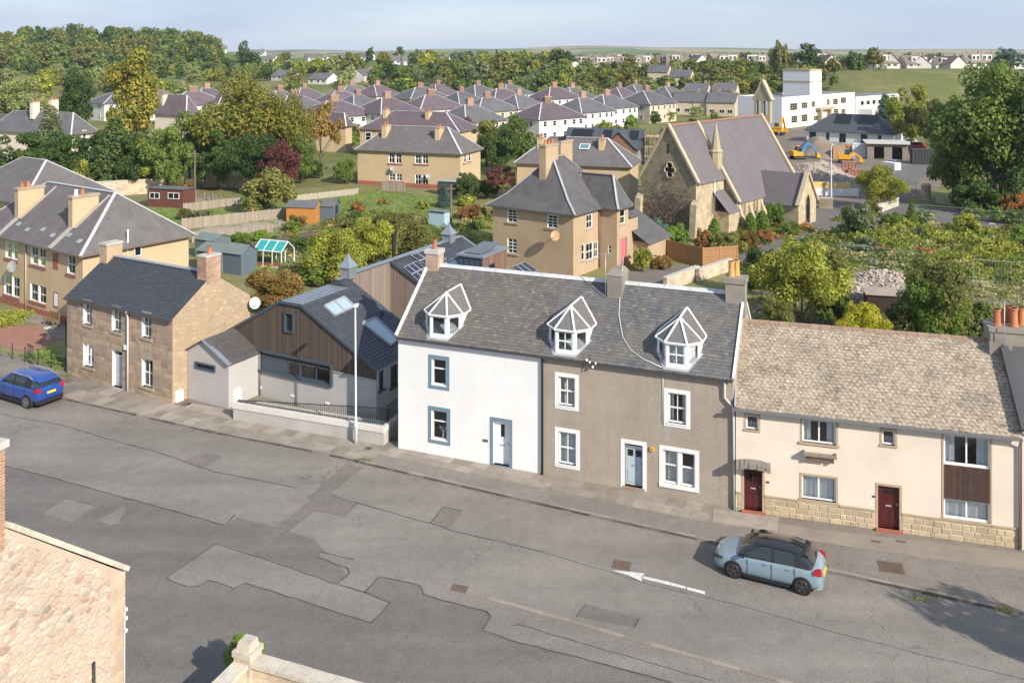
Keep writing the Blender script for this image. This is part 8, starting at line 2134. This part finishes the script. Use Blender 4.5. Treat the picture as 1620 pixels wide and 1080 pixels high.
for px, py, lb in ((1288, 309, 'white and yellow sheeted barrier beside the church porch'), (1306, 310, 'white sheeted barrier with a yellow top under the street light')):
    f = Fr(gp(px, py), R(10)); T = thing('site_barrier', lb, 'barrier', f.O, f.th); s = MB(); s.box(0, 2.4 + (px > 1300) * 2, 0, .2, 0, 1.1); s.build('sheet', UPVC, T); s = MB(); s.box(0, 2.4 + (px > 1300) * 1, -.03, .23, 1.1, 1.9); s.build('top', M('cream_yellow', (.72, .52, .2), rough=.7), T)
PRED = M('red_car_paint', (.36, .015, .025), rough=.25, coat=.8); PSIL = M('silver_car_paint', (.50, .53, .56), rough=.3, coat=.8); PLB = M('light_blue_car_paint', (.20, .32, .45), rough=.3, coat=.8); PTEAL = M('teal_car_paint', (.01, .07, .10), rough=.25, coat=.8)
for (px, py, hd, pt, lb) in ((1447, 236, 172, PRED, 'red car parked beside the white bungalow'), (1437, 230, 170, PSIL, 'silver car parked behind the red car at the bungalow'), (1412, 267, 235, PLB, 'light blue pickup on the site road'), (1584, 332, 80, PTEAL, 'dark teal car reversed up to the teal shed'), (1205, 190, 160, PSIL, 'silver car parked in the estate street'), (1222, 186, 160, UPVC, 'white car parked in the estate street')):
    car(lb, gp(px, py), R(hd), 4.3, 1.76, 1.5, pt, pt, 'hatch')
crate(1395, 268, 2.6, 1.6, 1.3, UPVC, 60, 'small white box trailer behind the light blue pickup', 'trailer', 'trailer')
# ------------------------------------------------------------------ trees and shrubs
def leaf_mesh(name, C, N, a, b, rng, ids=None):
    n = len(C); T = rng.normal(size=(n, 3)); T -= N * (T * N).sum(1)[:, None]; T /= np.linalg.norm(T, axis=1)[:, None] + 1e-9; B = np.cross(N, T)
    a = (a * rng.uniform(.6, 1.35, n))[:, None]; b = (b * rng.uniform(.6, 1.35, n))[:, None]
    V = np.stack([C - T * a, C + B * b, C + T * a, C - B * b], 1).reshape(-1, 3)
    return quads(name, V)
def quads(name, V):
    n = len(V) // 4
    me = bpy.data.meshes.new(name); me.vertices.add(4 * n); me.vertices.foreach_set('co', V.astype(np.float32).ravel()); me.loops.add(4 * n); me.loops.foreach_set('vertex_index', np.arange(4 * n, dtype=np.int32))
    me.polygons.add(n); me.polygons.foreach_set('loop_start', np.arange(0, 4 * n, 4, dtype=np.int32)); me.polygons.foreach_set('loop_total', np.full(n, 4, dtype=np.int32)); me.update(calc_edges=True)
    return me
def forest(name, label, items, mat, seed):
    rng = np.random.default_rng(seed); Vs = []
    for (p, h, w) in items:
        m = CR['round_far'][rng.integers(3)]; v = np.empty(len(m.vertices) * 3, np.float32); m.vertices.foreach_get('co', v); v = v.reshape(-1, 3); a = rng.uniform(0, 6.28); c, q = math.cos(a), math.sin(a); sx = w / .98
        Vs.append(np.stack([(v[:, 0] * c - v[:, 1] * q) * sx + p[0], (v[:, 0] * q + v[:, 1] * c) * sx + p[1], v[:, 2] * h + p[2]], 1))
    me = quads(name, np.concatenate(Vs)); me.materials.append(mat); o = bpy.data.objects.new(name, me); COL.objects.link(o); tag(o, label, 'woodland', kind='stuff')
def crown(kind, n, seed, leaf):
    rng = np.random.default_rng(seed); cl = []
    def shell(c, r, K, lo, hi, cr, zmin=-1.0):
        for _ in range(K):
            d = rng.normal(size=3); d /= np.linalg.norm(d)
            if d[2] < zmin: d[2] = abs(d[2])
            q = np.array(c) + d * np.array(r) * rng.uniform(lo, hi); cl.append((q, rng.uniform(*cr)))
    if kind == 'round': shell((0, 0, .53), (.40, .40, .40), 44, .4, 1.14, (.06, .165), -.85)
    elif kind == 'tall': shell((0, 0, .55), (.21, .21, .40), 40, .4, 1.15, (.05, .125), -.9)
    elif kind == 'bush': shell((0, 0, .42), (.42, .42, .40), 50, .42, 1.22, (.05, .175), -.6)
    elif kind == 'sparse': shell((0, 0, .60), (.36, .36, .34), 26, .5, 1.05, (.06, .11), -.6)
    elif kind == 'cone':
        for i in range(46):
            z = .06 + .9 * (i / 46); a = i * 2.4 + rng.uniform(-.4, .4); r = .22 * (1 - z) + .015; cl.append((np.array([math.cos(a) * r, math.sin(a) * r, z]), .05 + .09 * (1 - z)))
    elif kind == 'column':
        for i in range(30):
            z = .08 + .86 * i / 30; a = i * 2.4; r = .09 * math.sin(math.pi * min(1, .25 + z * .78)); cl.append((np.array([math.cos(a) * r, math.sin(a) * r, z]), .085 * math.sin(math.pi * min(.97, .25 + z * .72)) + .02))
    w = np.array([r ** 2 for _, r in cl]); w /= w.sum(); ci = rng.choice(len(cl), n, p=w)
    c = np.array([q for q, _ in cl])[ci]; r = np.array([q for _, q in cl])[ci]; d = rng.normal(size=(n, 3)); d /= np.linalg.norm(d, axis=1)[:, None]
    C = c + d * (r * rng.uniform(.55, 1.08, n))[:, None]; C[:, 2] = np.maximum(C[:, 2], .02)
    N = d * .8 + rng.normal(size=(n, 3)) * .55 + np.array([0, 0, .35]); N /= np.linalg.norm(N, axis=1)[:, None]
    return leaf_mesh('crown_' + kind, C, N, leaf, leaf * .62, rng)
def trunk(kind, seed):
    r = random.Random(seed); mb = MB(); top = {'cone': .9, 'column': .7, 'bush': .45}.get(kind, .62); w = {'bush': .012, 'column': .012}.get(kind, .02)
    mb.tube([(0, 0, -.02), (.004, 0, .12), (.012, .006, .3), (0, .01, top)], [w * 1.3, w, w * .75, w * .25], 7)
    for i in range(3 if kind in ('cone', 'column') else 7):
        a = i * 2.1 + r.random(); z = r.uniform(.14, .34) if kind != 'bush' else r.uniform(.02, .1); l = r.uniform(.16, .3)
        mb.tube([(0, 0, z), (math.cos(a) * l * .5, math.sin(a) * l * .5, z + l * .6), (math.cos(a) * l, math.sin(a) * l, z + l * 1.25)], [w * .5, w * .32, w * .1], 5)
    me = mb.build('trunk', BARK, None, True); m = me.data; bpy.data.objects.remove(me); return m
BARK = M('bark', (.11, .085, .065), (.15, .12, .095), 3, .95, .4, 10)
LM = {'dark': leaf_mat('leaf_dark', (.050, .102, .028), (.124, .193, .050)), 'mid': leaf_mat('leaf_mid', (.115, .182, .041), (.239, .306, .073)), 'yg': leaf_mat('leaf_yellow_green', (.186, .242, .037), (.372, .409, .065), (.539, .503, .094)), 'yellow': leaf_mat('leaf_yellow', (.466, .428, .037), (.550, .550, .055), (.550, .550, .055)),
      'olive': leaf_mat('leaf_olive', (.117, .154, .041), (.234, .256, .073), (.337, .293, .088)), 'autumn': leaf_mat('leaf_autumn', (.139, .183, .037), (.278, .293, .059), (.498, .351, .066)), 'bronze': leaf_mat('leaf_bronze', (.242, .158, .055), (.372, .242, .074), (.223, .223, .055)), 'maroon': leaf_mat('leaf_maroon', (.094, .037, .041), (.186, .065, .065), (.260, .112, .074)),
      'grey': leaf_mat('leaf_grey_green', (.167, .214, .102), (.278, .317, .167)), 'blue': leaf_mat('leaf_blue_green', (.094, .176, .139), (.167, .260, .214)), 'pale': leaf_mat('leaf_pale', (.260, .317, .094), (.446, .466, .205)), 'conif': leaf_mat('leaf_conifer', (.067, .124, .041), (.170, .227, .067)), 'rust': leaf_mat('leaf_rust', (.317, .139, .055), (.446, .223, .094), (.298, .242, .074)), 'ivy': leaf_mat('leaf_ivy', (.112, .205, .037), (.242, .354, .055)), 'dry': leaf_mat('leaf_dry', (.466, .372, .167), (.550, .539, .278), (.372, .354, .112))}
SPEC = {'round': (11000, .023, .98), 'tall': (11000, .018, .58), 'bush': (8000, .033, 1.1), 'sparse': (2600, .026, .88), 'cone': (9000, .018, .58), 'column': (3500, .026, .36)}
CR, TK = {}, {}
for i, (k, (n, lf, wd)) in enumerate(SPEC.items()):
    CR[k] = [crown(k, n, 10 * i + j, lf) for j in range(3)]; TK[k] = [trunk(k, 10 * i + j) for j in range(2)]
    CR[k + '_far'] = [crown(k, 1300, 100 + 10 * i + j, lf * 2.5) for j in range(3)]; TK[k + '_far'] = TK[k]
for k, n, lf in (('bush', 16000, .02), ('round', 16000, .0165)): CR[k + '_near'] = [crown(k, n, 200 + j, lf) for j in range(2)]; TK[k + '_near'] = TK[k]
for k in list(CR):
    for m in CR[k]: m.materials.append(LM['mid'])
    SPEC.setdefault(k, SPEC[k.split('_')[0]])
def tree(loc, h, w, kind, mat, label, group=None, name='tree', cat='tree'):
    T = thing(name, label, cat, loc, rnd.uniform(0, 6.28), group); wd = SPEC[kind][2]; sx = w / wd; T.scale = (sx, sx, h)
    for nm, src in (('trunk', TK), ('crown', CR)):
        o = bpy.data.objects.new(nm if nm == 'trunk' else 'crown', rnd.choice(src[kind])); COL.objects.link(o); o.parent = T
        if nm == 'crown': o.material_slots[0].link = 'OBJECT'; o.material_slots[0].material = LM[mat]
    return T
KN = {'round': 'broad', 'tall': 'tall', 'bush': 'bushy', 'sparse': 'thin-leaved', 'cone': 'conical', 'column': 'columnar'}
CN = {'dark': 'dark green', 'mid': 'green', 'yg': 'yellow-green', 'yellow': 'bright yellow', 'olive': 'olive', 'autumn': 'green and orange', 'bronze': 'bronze', 'maroon': 'maroon', 'grey': 'grey-green', 'blue': 'blue-green', 'pale': 'pale green', 'conif': 'dark evergreen', 'rust': 'rust-red', 'ivy': 'bright green', 'dry': 'straw-coloured'}
MID = [  # column, base row, top row, width, kind, leaves, where
    (210, 252, 72, 84, 'tall', 'autumn', 'towering over the conifers'), (120, 220, 104, 64, 'tall', 'dark', 'behind the grey-roofed house'), (182, 302, 183, 84, 'cone', 'conif', 'beside the pale garden wall'), (80, 272, 165, 64, 'cone', 'grey', 'in front of the grey-roofed house'), (28, 305, 214, 105, 'round', 'dark', 'behind the ochre block, at its end'), (100, 306, 218, 95, 'round', 'dark', 'behind the ochre block ridge'), (133, 304, 250, 46, 'bush', 'yg', 'at the foot of the dark conifer'), (94, 300, 256, 24, 'column', 'yg', 'among the dark trees behind the ochre block'), (240, 302, 222, 82, 'round', 'yg', 'behind the red-brown shed'),
    (388, 292, 130, 150, 'round_near', 'autumn', 'spreading over the gardens'), (450, 285, 150, 90, 'round_near', 'autumn', 'leaning against the great maple'), (300, 292, 188, 92, 'round', 'mid', 'beside the telegraph pole'), (345, 300, 205, 80, 'round', 'dark', 'under the great maple'), (425, 340, 265, 100, 'bush', 'olive', 'on the lawn by the orange shed'), (442, 312, 232, 76, 'round', 'maroon', 'behind the olive shrub'), (508, 268, 158, 76, 'sparse', 'bronze', 'with bare stems beyond the gardens'), (490, 282, 248, 60, 'bush', 'dark', 'under the bronze tree'), (545, 290, 250, 40, 'bush', 'mid', 'beside the wall of the tan flats'), (285, 318, 278, 26, 'sparse', 'olive', 'beside the red-brown shed'), (300, 318, 280, 22, 'sparse', 'bronze', 'between shed and pole'), (32, 200, 128, 84, 'round', 'pale', 'above the grey-roofed house'), (265, 306, 205, 80, 'round', 'mid', 'between the lime tree and the pole'), (220, 305, 215, 70, 'round', 'dark', 'behind the lime-coloured tree'), (150, 285, 205, 60, 'tall', 'dark', 'between two conifers'), (410, 305, 215, 110, 'round_near', 'dark', 'in the shade of the great maple'), (475, 290, 225, 56, 'round', 'mid', 'behind the maroon tree'), (350, 250, 150, 70, 'tall', 'olive', 'at the shoulder of the great maple'), (60, 240, 180, 70, 'round', 'mid', 'beside the grey conifer'), (293, 348, 327, 27, 'bush', 'olive', 'clipped into a ball on the lawn'), (320, 350, 330, 44, 'bush', 'grey', 'beside the clipped ball'),
    (738, 232, 190, 46, 'round', 'maroon', 'behind the tan flats'), (770, 262, 188, 56, 'tall', 'olive', 'between the tan flats and the villa'), (818, 272, 190, 70, 'round', 'mid', 'above the villa roof'), (792, 276, 200, 54, 'round', 'dark', 'beside the olive tree'), (737, 316, 268, 44, 'bush', 'conif', 'at the corner of the tan flats'), (703, 328, 290, 26, 'cone', 'blue', 'below the tan flats'), (795, 318, 262, 64, 'sparse', 'maroon', 'beside the villa chimney'), (770, 312, 282, 44, 'bush', 'dark', 'beside the dark hedge conifer'), (772, 345, 318, 40, 'bush', 'dry', 'in the rough grass'), (745, 345, 322, 46, 'bush', 'rust', 'below the blue spruce'), (790, 338, 312, 34, 'bush', 'yg', 'at the villa corner'),
    (530, 446, 358, 112, 'bush_near', 'yg', 'behind the zinc ridge'), (592, 420, 342, 92, 'bush_near', 'yg', 'between the two ventilators'), (645, 408, 345, 100, 'bush_near', 'olive', 'beside the black flue'), (676, 396, 350, 52, 'bush', 'mid', 'in front of the pale blue shed'), (436, 492, 424, 116, 'bush_near', 'bronze', 'behind the stone gable dish'), (500, 450, 408, 70, 'bush', 'mid', 'between the bronze bush and the zinc roof'), (560, 372, 345, 70, 'bush', 'olive', 'beside the raised beds'), (620, 362, 335, 80, 'bush', 'olive', 'above the bright shrubs'), (470, 392, 372, 40, 'bush', 'mid', 'beside the raised bed'), (412, 380, 362, 32, 'bush', 'ivy', 'by the low picket fence'), (378, 385, 366, 40, 'bush', 'ivy', 'behind the blue-grey shed'), (340, 385, 372, 34, 'bush', 'rust', 'at the picket fence end'), (470, 360, 338, 34, 'bush', 'bronze', 'in front of the orange shed'),
    (1015, 428, 388, 40, 'bush', 'yg', 'against the villa door'), (1014, 396, 350, 20, 'column', 'yellow', 'at the church gable'), (1040, 398, 342, 52, 'bush', 'blue', 'under the church gable'), (1068, 402, 352, 48, 'bush', 'ivy', 'beside the church buttress'), (1112, 394, 360, 28, 'bush', 'rust', 'at the church corner'), (1130, 388, 343, 24, 'column', 'ivy', 'at the chancel wall'), (1187, 368, 334, 22, 'column', 'ivy', 'between the nave buttresses'), (1206, 366, 331, 24, 'column', 'ivy', 'beside the far nave window'), (1226, 360, 317, 30, 'bush', 'ivy', 'in the angle of the porch'), (1150, 398, 364, 56, 'bush', 'olive', 'on the church lawn'), (1178, 390, 360, 44, 'bush', 'bronze', 'beside the church path'), (1212, 384, 360, 34, 'bush', 'rust', 'by the church path bend'), (1250, 372, 350, 34, 'bush', 'mid', 'beside the porch'), (1045, 425, 402, 40, 'bush', 'bronze', 'under the brown fence'),
    (1268, 512, 372, 150, 'bush_near', 'yg', 'rising behind the cream roof'), (1205, 470, 388, 76, 'bush_near', 'dark', 'behind the end chimney'), (1300, 470, 395, 90, 'bush', 'olive', 'beside the rubble heap'), (1480, 545, 402, 140, 'bush_near', 'olive', 'with seed heads behind the cream roof'), (1475, 552, 432, 96, 'bush_near', 'ivy', 'clothing the seeding shrub'), (1364, 546, 476, 84, 'bush_near', 'yellow', 'in front of the rubble heap'), (1430, 540, 470, 60, 'bush', 'dark', 'between the yellow and seeding shrubs'), (1540, 540, 470, 60, 'bush', 'mid', 'beside the red pots'), (1230, 535, 470, 70, 'bush_near', 'olive', 'against the cream roof ridge'), (1325, 520, 455, 60, 'bush', 'mid', 'left unpruned by the heap'),
    (1393, 332, 263, 80, 'round_near', 'yg', 'by the far road'), (1358, 378, 320, 60, 'bush', 'grey', 'on the bramble bank'), (1442, 358, 320, 24, 'cone', 'mid', 'on the bramble bank'), (1410, 365, 335, 40, 'bush', 'ivy', 'under the round tree'), (1530, 365, 335, 26, 'bush', 'yg', 'at the wire fence'),
    (1575, 332, 106, 190, 'round_near', 'mid', 'beside the stone cottage'), (1618, 334, 122, 150, 'round_near', 'dark', 'overhanging the stone cottage'), (1508, 316, 168, 84, 'round', 'mid', 'over the dark container'), (1526, 322, 196, 84, 'tall', 'olive', 'in front of the great trees'), (1442, 232, 138, 74, 'round', 'yg', 'weeping beyond the bungalow'), (1400, 212, 147, 42, 'cone', 'blue', 'beside the bungalow ridge'), (1545, 335, 278, 90, 'bush', 'dark', 'hung with ivy by the far road'), (1605, 342, 300, 44, 'bush', 'rust', 'beside the teal car'), (1575, 250, 150, 90, 'round', 'mid', 'behind the great dark tree'), (1478, 240, 160, 60, 'round', 'olive', 'at the bungalow gable')]
for (px, pb, pt, w, k, m, wh) in MID:
    p = gp(px, pb); s_ = p.y / FPX; nm = 'shrub' if k.startswith(('bush', 'column')) else 'tree'
    lab = '%s %s %s %s' % (KN[k.split('_')[0]], CN[m], nm, wh)
    tree(p, (pb - pt) * s_, w * s_, k, m, lab, None, nm, nm)
# the wooded hill, the bank, the skyline and the estate gardens
def far_tree(p, h, w, k, m, where, group): tree(p, h, w, k + '_far', m, '%s %s tree %s' % (KN[k], CN[m], where), '%s (%s %s)' % (group, KN[k], CN[m]))
rv = random.Random(5); FOR = {}
def many(n, keep, gen, kinds, mats, where, group):
    it = sorted((gen() for _ in range(n)), key=lambda q: q[0].y)
    for i, (p, h, w) in enumerate(it):
        m = rv.choice(mats)
        if i % max(1, n // keep) == 0: far_tree(p, h, w, rv.choice(kinds), m, where, group)
        else: FOR.setdefault((group, m, where), []).append((p, h, w))
def gen(px0, px1, Y0, Y1, h0, h1, wf=(.8, 1.25), zmin=-99):
    def f():
        while True:
            Y = rv.uniform(Y0, Y1); p = spot(rv.uniform(px0, px1), Y)
            if p.z > zmin: break
        h = rv.uniform(h0, h1); return (p - Vector((0, 0, .5)), h, h * rv.uniform(*wf))
    return f
many(230, 60, gen(-60, 345, 540, 735, 10, 16, (.75, 1.15)), ['round'], ['olive', 'mid', 'dark', 'olive', 'mid', 'dark', 'autumn'], 'in the wood on the hill', 'trees of the hill wood')
many(120, 30, gen(-40, 560, 355, 540, 5, 10), ['round'], ['olive', 'mid', 'dark', 'yg', 'mid', 'pale'], 'between the estate and the hill wood', 'trees below the hill wood')
many(120, 30, gen(590, 900, 366, 445, 5, 10, (.85, 1.35)), ['round'], ['olive', 'mid', 'yg', 'mid', 'dark', 'grey'], 'on the bank where the estate ends', 'trees on the near bank')
many(170, 35, gen(880, 1250, 362, 428, 3.5, 6.2, (.9, 1.5)), ['round', 'bush'], ['olive', 'olive', 'mid', 'yg', 'mid', 'dark', 'pale', 'autumn'], 'on the bank above the estate', 'trees on the bank')
many(110, 28, gen(300, 900, 450, 640, 4, 9), ['round'], ['olive', 'mid', 'yg', 'dark', 'olive', 'autumn'], 'among the bungalows on the slope', 'trees among the bungalows')
many(130, 40, gen(240, 1170, 190, 360, 2, 4.6, (.9, 1.4)), ['bush', 'round'], ['mid', 'olive', 'yg', 'dark', 'pale', 'ivy'], 'in the estate gardens', 'garden trees of the estate')
many(110, 12, gen(900, 1650, 440, 620, 4, 8), ['round'], ['olive', 'mid', 'dark'], 'behind the skyline houses', 'trees behind the skyline houses')
many(40, 12, gen(1180, 1320, 300, 375, 3, 6), ['bush'], ['olive', 'mid', 'dark', 'yg'], 'on the bank behind the school', 'trees on the bank by the school')
many(36, 12, gen(390, 770, 87, 120, .8, 2.0, (1, 1.6)), ['bush'], ['mid', 'olive', 'yg', 'ivy', 'dark', 'rust'], 'in the back gardens by the sheds', 'garden bushes by the sheds')
many(36, 12, gen(1320, 1640, 85, 112, .9, 2.4, (1, 1.7)), ['bush'], ['mid', 'olive', 'yg', 'ivy', 'grey'], 'rising out of the brambles', 'bushes in the brambles')
for i, ((g_, m, wh), it) in enumerate(FOR.items()): forest('woodland', '%s foliage massed %s' % (CN[m], wh), it, LM[m], 300 + i)
for (px, pb, pt, w, m, Y) in ((1233, 106, 62, 38, 'olive', 400), (1278, 106, 71, 50, 'dark', 400), (1350, 120, 80, 44, 'dark', 380), (1382, 112, 77, 34, 'olive', 390), (1316, 108, 90, 20, 'bronze', 400), (1597, 110, 74, 50, 'blue', 380), (1395, 126, 104, 24, 'grey', 370), (1340, 142, 122, 26, 'olive', 350), (385, 90, 66, 22, 'dark', 620), (398, 112, 84, 44, 'dark', 560), (585, 96, 73, 16, 'dark', 560), (632, 95, 75, 20, 'dark', 560), (662, 98, 79, 18, 'mid', 540), (755, 150, 86, 58, 'grey', 400), (795, 148, 84, 54, 'olive', 410), (880, 112, 78, 34, 'olive', 450), (840, 120, 90, 40, 'olive', 440)):
    h = (pb - pt) * Y / FPX; p = spot(px, Y); p.z = CH - (pb - HY) * Y / FPX
    p.z = min(p.z, hgt(p.x, Y)); h = CH - (pt - HY) * Y / FPX - p.z
    far_tree(p, h, w * Y / FPX, 'round', m, ('standing alone on the skyline %s' % ('above the field' if px > 1200 else 'beyond the estate')), 'skyline trees')
def scatter(name, label, fn, n, leaf, mat, seed, cl=1, spread=.3, hmax=.5, up=.2):
    """loose foliage nobody could count: one object"""
    rng = np.random.default_rng(seed); m = n // cl
    base = np.array([fn(rng) for _ in range(m)]); nn = np.array([noise.noise((b[0] * .22 + seed, b[1] * .16, seed * .7)) for b in base]); hh = rng.uniform(.3, 1, m) * hmax * np.clip(.65 + nn * 1.6, .12, 1.6)
    D = rng.normal(size=(m * cl, 3)) * spread; C = np.repeat(base, cl, 0) + D * np.array([1, 1, 0]); C[:, 2] += np.repeat(hh, cl) * np.exp(-(D[:, 0] ** 2 + D[:, 1] ** 2) / (1.6 * spread ** 2)) * rng.uniform(.55, 1, m * cl) ** .5 + .04
    N = rng.normal(size=(m * cl, 3)) + np.array([0, 0, up]); N /= np.linalg.norm(N, axis=1)[:, None]
    me = leaf_mesh(name, C, N, leaf, leaf * .5, rng); me.materials.append(mat); o = bpy.data.objects.new(name, me); COL.objects.link(o); tag(o, label, 'vegetation', kind='stuff'); return o
def pxregion(poly):
    xs_ = [p[0] for p in poly]; ys_ = [p[1] for p in poly]; gpts = [gp(*p) for p in poly]; X0, X1 = min(p.x for p in gpts), max(p.x for p in gpts); Y0, Y1 = min(p.y for p in gpts), max(p.y for p in gpts)
    def f(rng):
        while True:
            x, y = rng.uniform(X0, X1), rng.uniform(Y0, Y1); c = False
            for i in range(len(gpts)):
                a, b = gpts[i], gpts[(i + 1) % len(gpts)]
                if (a.y > y) != (b.y > y) and x < (b.x - a.x) * (y - a.y) / (b.y - a.y) + a.x: c = not c
            if c: return (x, y, .02)
    return f
BR = pxregion([(1215, 440), (1260, 400), (1330, 362), (1420, 358), (1530, 362), (1660, 374), (1660, 452), (1540, 442), (1450, 430), (1340, 420), (1290, 450)])
for m, sd, n, hm in (('yg', 1, 17000, 1.4), ('olive', 2, 9000, 1.6), ('ivy', 3, 9000, 1.3), ('dry', 4, 12000, 1.0), ('rust', 5, 2500, 1.0)): scatter('brambles', '%s brambles and weeds covering the waste ground' % CN[m], BR, n, .19, LM[m], sd, 130, 1.0, hm)
WS = pxregion([(1180, 545), (1200, 470), (1330, 440), (1520, 440), (1660, 455), (1660, 560)])
for m, sd, n in (('dry', 6, 5000), ('olive', 7, 6000), ('mid', 8, 4000)): scatter('weeds', '%s weeds around the rubble heap' % CN[m], WS, n, .13, LM[m], sd, 25, .4, .6)
GD = pxregion([(370, 400), (560, 340), (740, 335), (790, 350), (800, 420), (700, 400), (560, 440), (430, 460)])
for m, sd, n, hm in (('olive', 9, 5000, .9), ('mid', 10, 6000, .8), ('yg', 12, 4000, .8), ('rust', 13, 1500, .8), ('dry', 14, 3500, .6)): scatter('garden_plants', '%s plants in the back gardens' % CN[m], GD, n, .16, LM[m], sd, 30, .45, hm)
LG = pxregion([(205, 336), (350, 312), (600, 302), (740, 316), (735, 336), (560, 348), (300, 362)])
scatter('grass', 'tufty grass on the garden lawns', LG, 9000, .13, LM['ivy'], 15, 12, .5, .2)
FGd = pxregion([(0, 500), (40, 492), (60, 495), (30, 515), (0, 525)])
scatter('garden_plants', 'leafy border by the ochre wall', FGd, 2500, .09, LM['yg'], 16, 30, .25, .6); scatter('garden_plants', 'weeds along the wire fence', pxregion([(40, 565), (70, 555), (103, 575), (103, 592)]), 1500, .07, LM['ivy'], 17, 20, .2, .4)
CG = pxregion([(1105, 400), (1180, 362), (1250, 350), (1290, 362), (1200, 392), (1170, 405)])
for m, sd in (('olive', 18), ('rust', 19), ('mid', 20)): scatter('garden_plants', '%s low planting beside the church' % CN[m], CG, 2500, .15, LM[m], sd, 30, .4, .7)
def bankfn(rng):
    px = rng.uniform(560, 1330); Y = rng.uniform(365, 450); p = spot(px, Y); return (p.x, p.y, p.z - .2)
for m, sd in (('olive', 21), ('mid', 22), ('bronze', 23)): scatter('undergrowth', '%s scrub covering the bank above the estate' % CN[m], bankfn, 9000, .55, LM[m], sd, 20, 2.2, 3.0)
def skyl(rng):
    Y = rng.uniform(850, 1300); px = rng.choice([rng.uniform(735, 960), rng.uniform(560, 1250), rng.uniform(-30, 1650)], p=[.45, .3, .25]); p = spot(px, Y); return (p.x, p.y, p.z - .5)
scatter('treeline', 'dark distant treeline on the horizon', skyl, 14000, 1.8, LM['dark'], 24, 100, 7, 8)
rng = np.random.default_rng(3); n_ = 3500; uu = rng.normal(uk, 2.1, n_); zz_ = np.abs(rng.normal(0, 2.4, n_)); C = np.array([FK.w(a, -.08 - .1 * rng.random(), b) for a, b in zip(uu, zz_) if uK + .3 < a < -.3 and b < 6.5]); N = rng.normal(size=C.shape) * .6 + np.array([-FK.V[0], -FK.V[1], 0]); N /= np.linalg.norm(N, axis=1)[:, None]
me = leaf_mesh('creeper', C, N, .16, .03, rng); me.materials.append(M('dry_creeper', (.22, .165, .13), (.17, .13, .105), 3, .9)); o = bpy.data.objects.new('creeper', me); COL.objects.link(o); tag(o, 'leafless brown creeper spread over the church gable', 'creeper', kind='stuff')
for px, py, m in ((572, 733, 'ivy'), (1460, 953, 'yg'), (1590, 968, 'yg'), (1300, 898, 'yg'), (112, 598, 'ivy')):
    g = gp(px, py); scatter('weeds', '%s weeds in the kerb joint %s' % (CN[m], {572: 'by the lamp post', 1460: 'below the second red door', 1590: 'below the boarded panel', 1300: 'behind the parked hatchback', 112: 'at the stone house corner'}[px]), lambda rng, g=g: (g.x + rng.normal() * .3, g.y + rng.normal() * .05, PH), 60, .05, LM[m], px, 6, .08, .15)
g = gp(385, 1075); tree((g.x, g.y, 0), 1.5, 1.3, 'bush_near', 'ivy', 'small bright shrub inside the garden wall by the pier', None, 'shrub', 'shrub')
tree((24.0, 22.4, 0), 8.0, 4.5, 'round', 'mid', 'broad green street tree on the near side of the street')
# ------------------------------------------------------------------ air
s = MB(); s.box(-13000, 13000, -200, 17000, -12, 95)
m = bpy.data.materials.new('air'); m.use_nodes = True; nt = m.node_tree; nt.nodes.clear(); o_ = nt.nodes.new('ShaderNodeOutputMaterial'); pv_ = nt.nodes.new('ShaderNodeVolumePrincipled')
pv_.inputs['Density'].default_value = .00009; pv_.inputs['Color'].default_value = (.80, .88, 1.0, 1); nt.links.new(pv_.outputs[0], o_.inputs['Volume'])
tag(s.build('haze', m), 'thin blue haze over the far land', 'haze', kind='stuff')
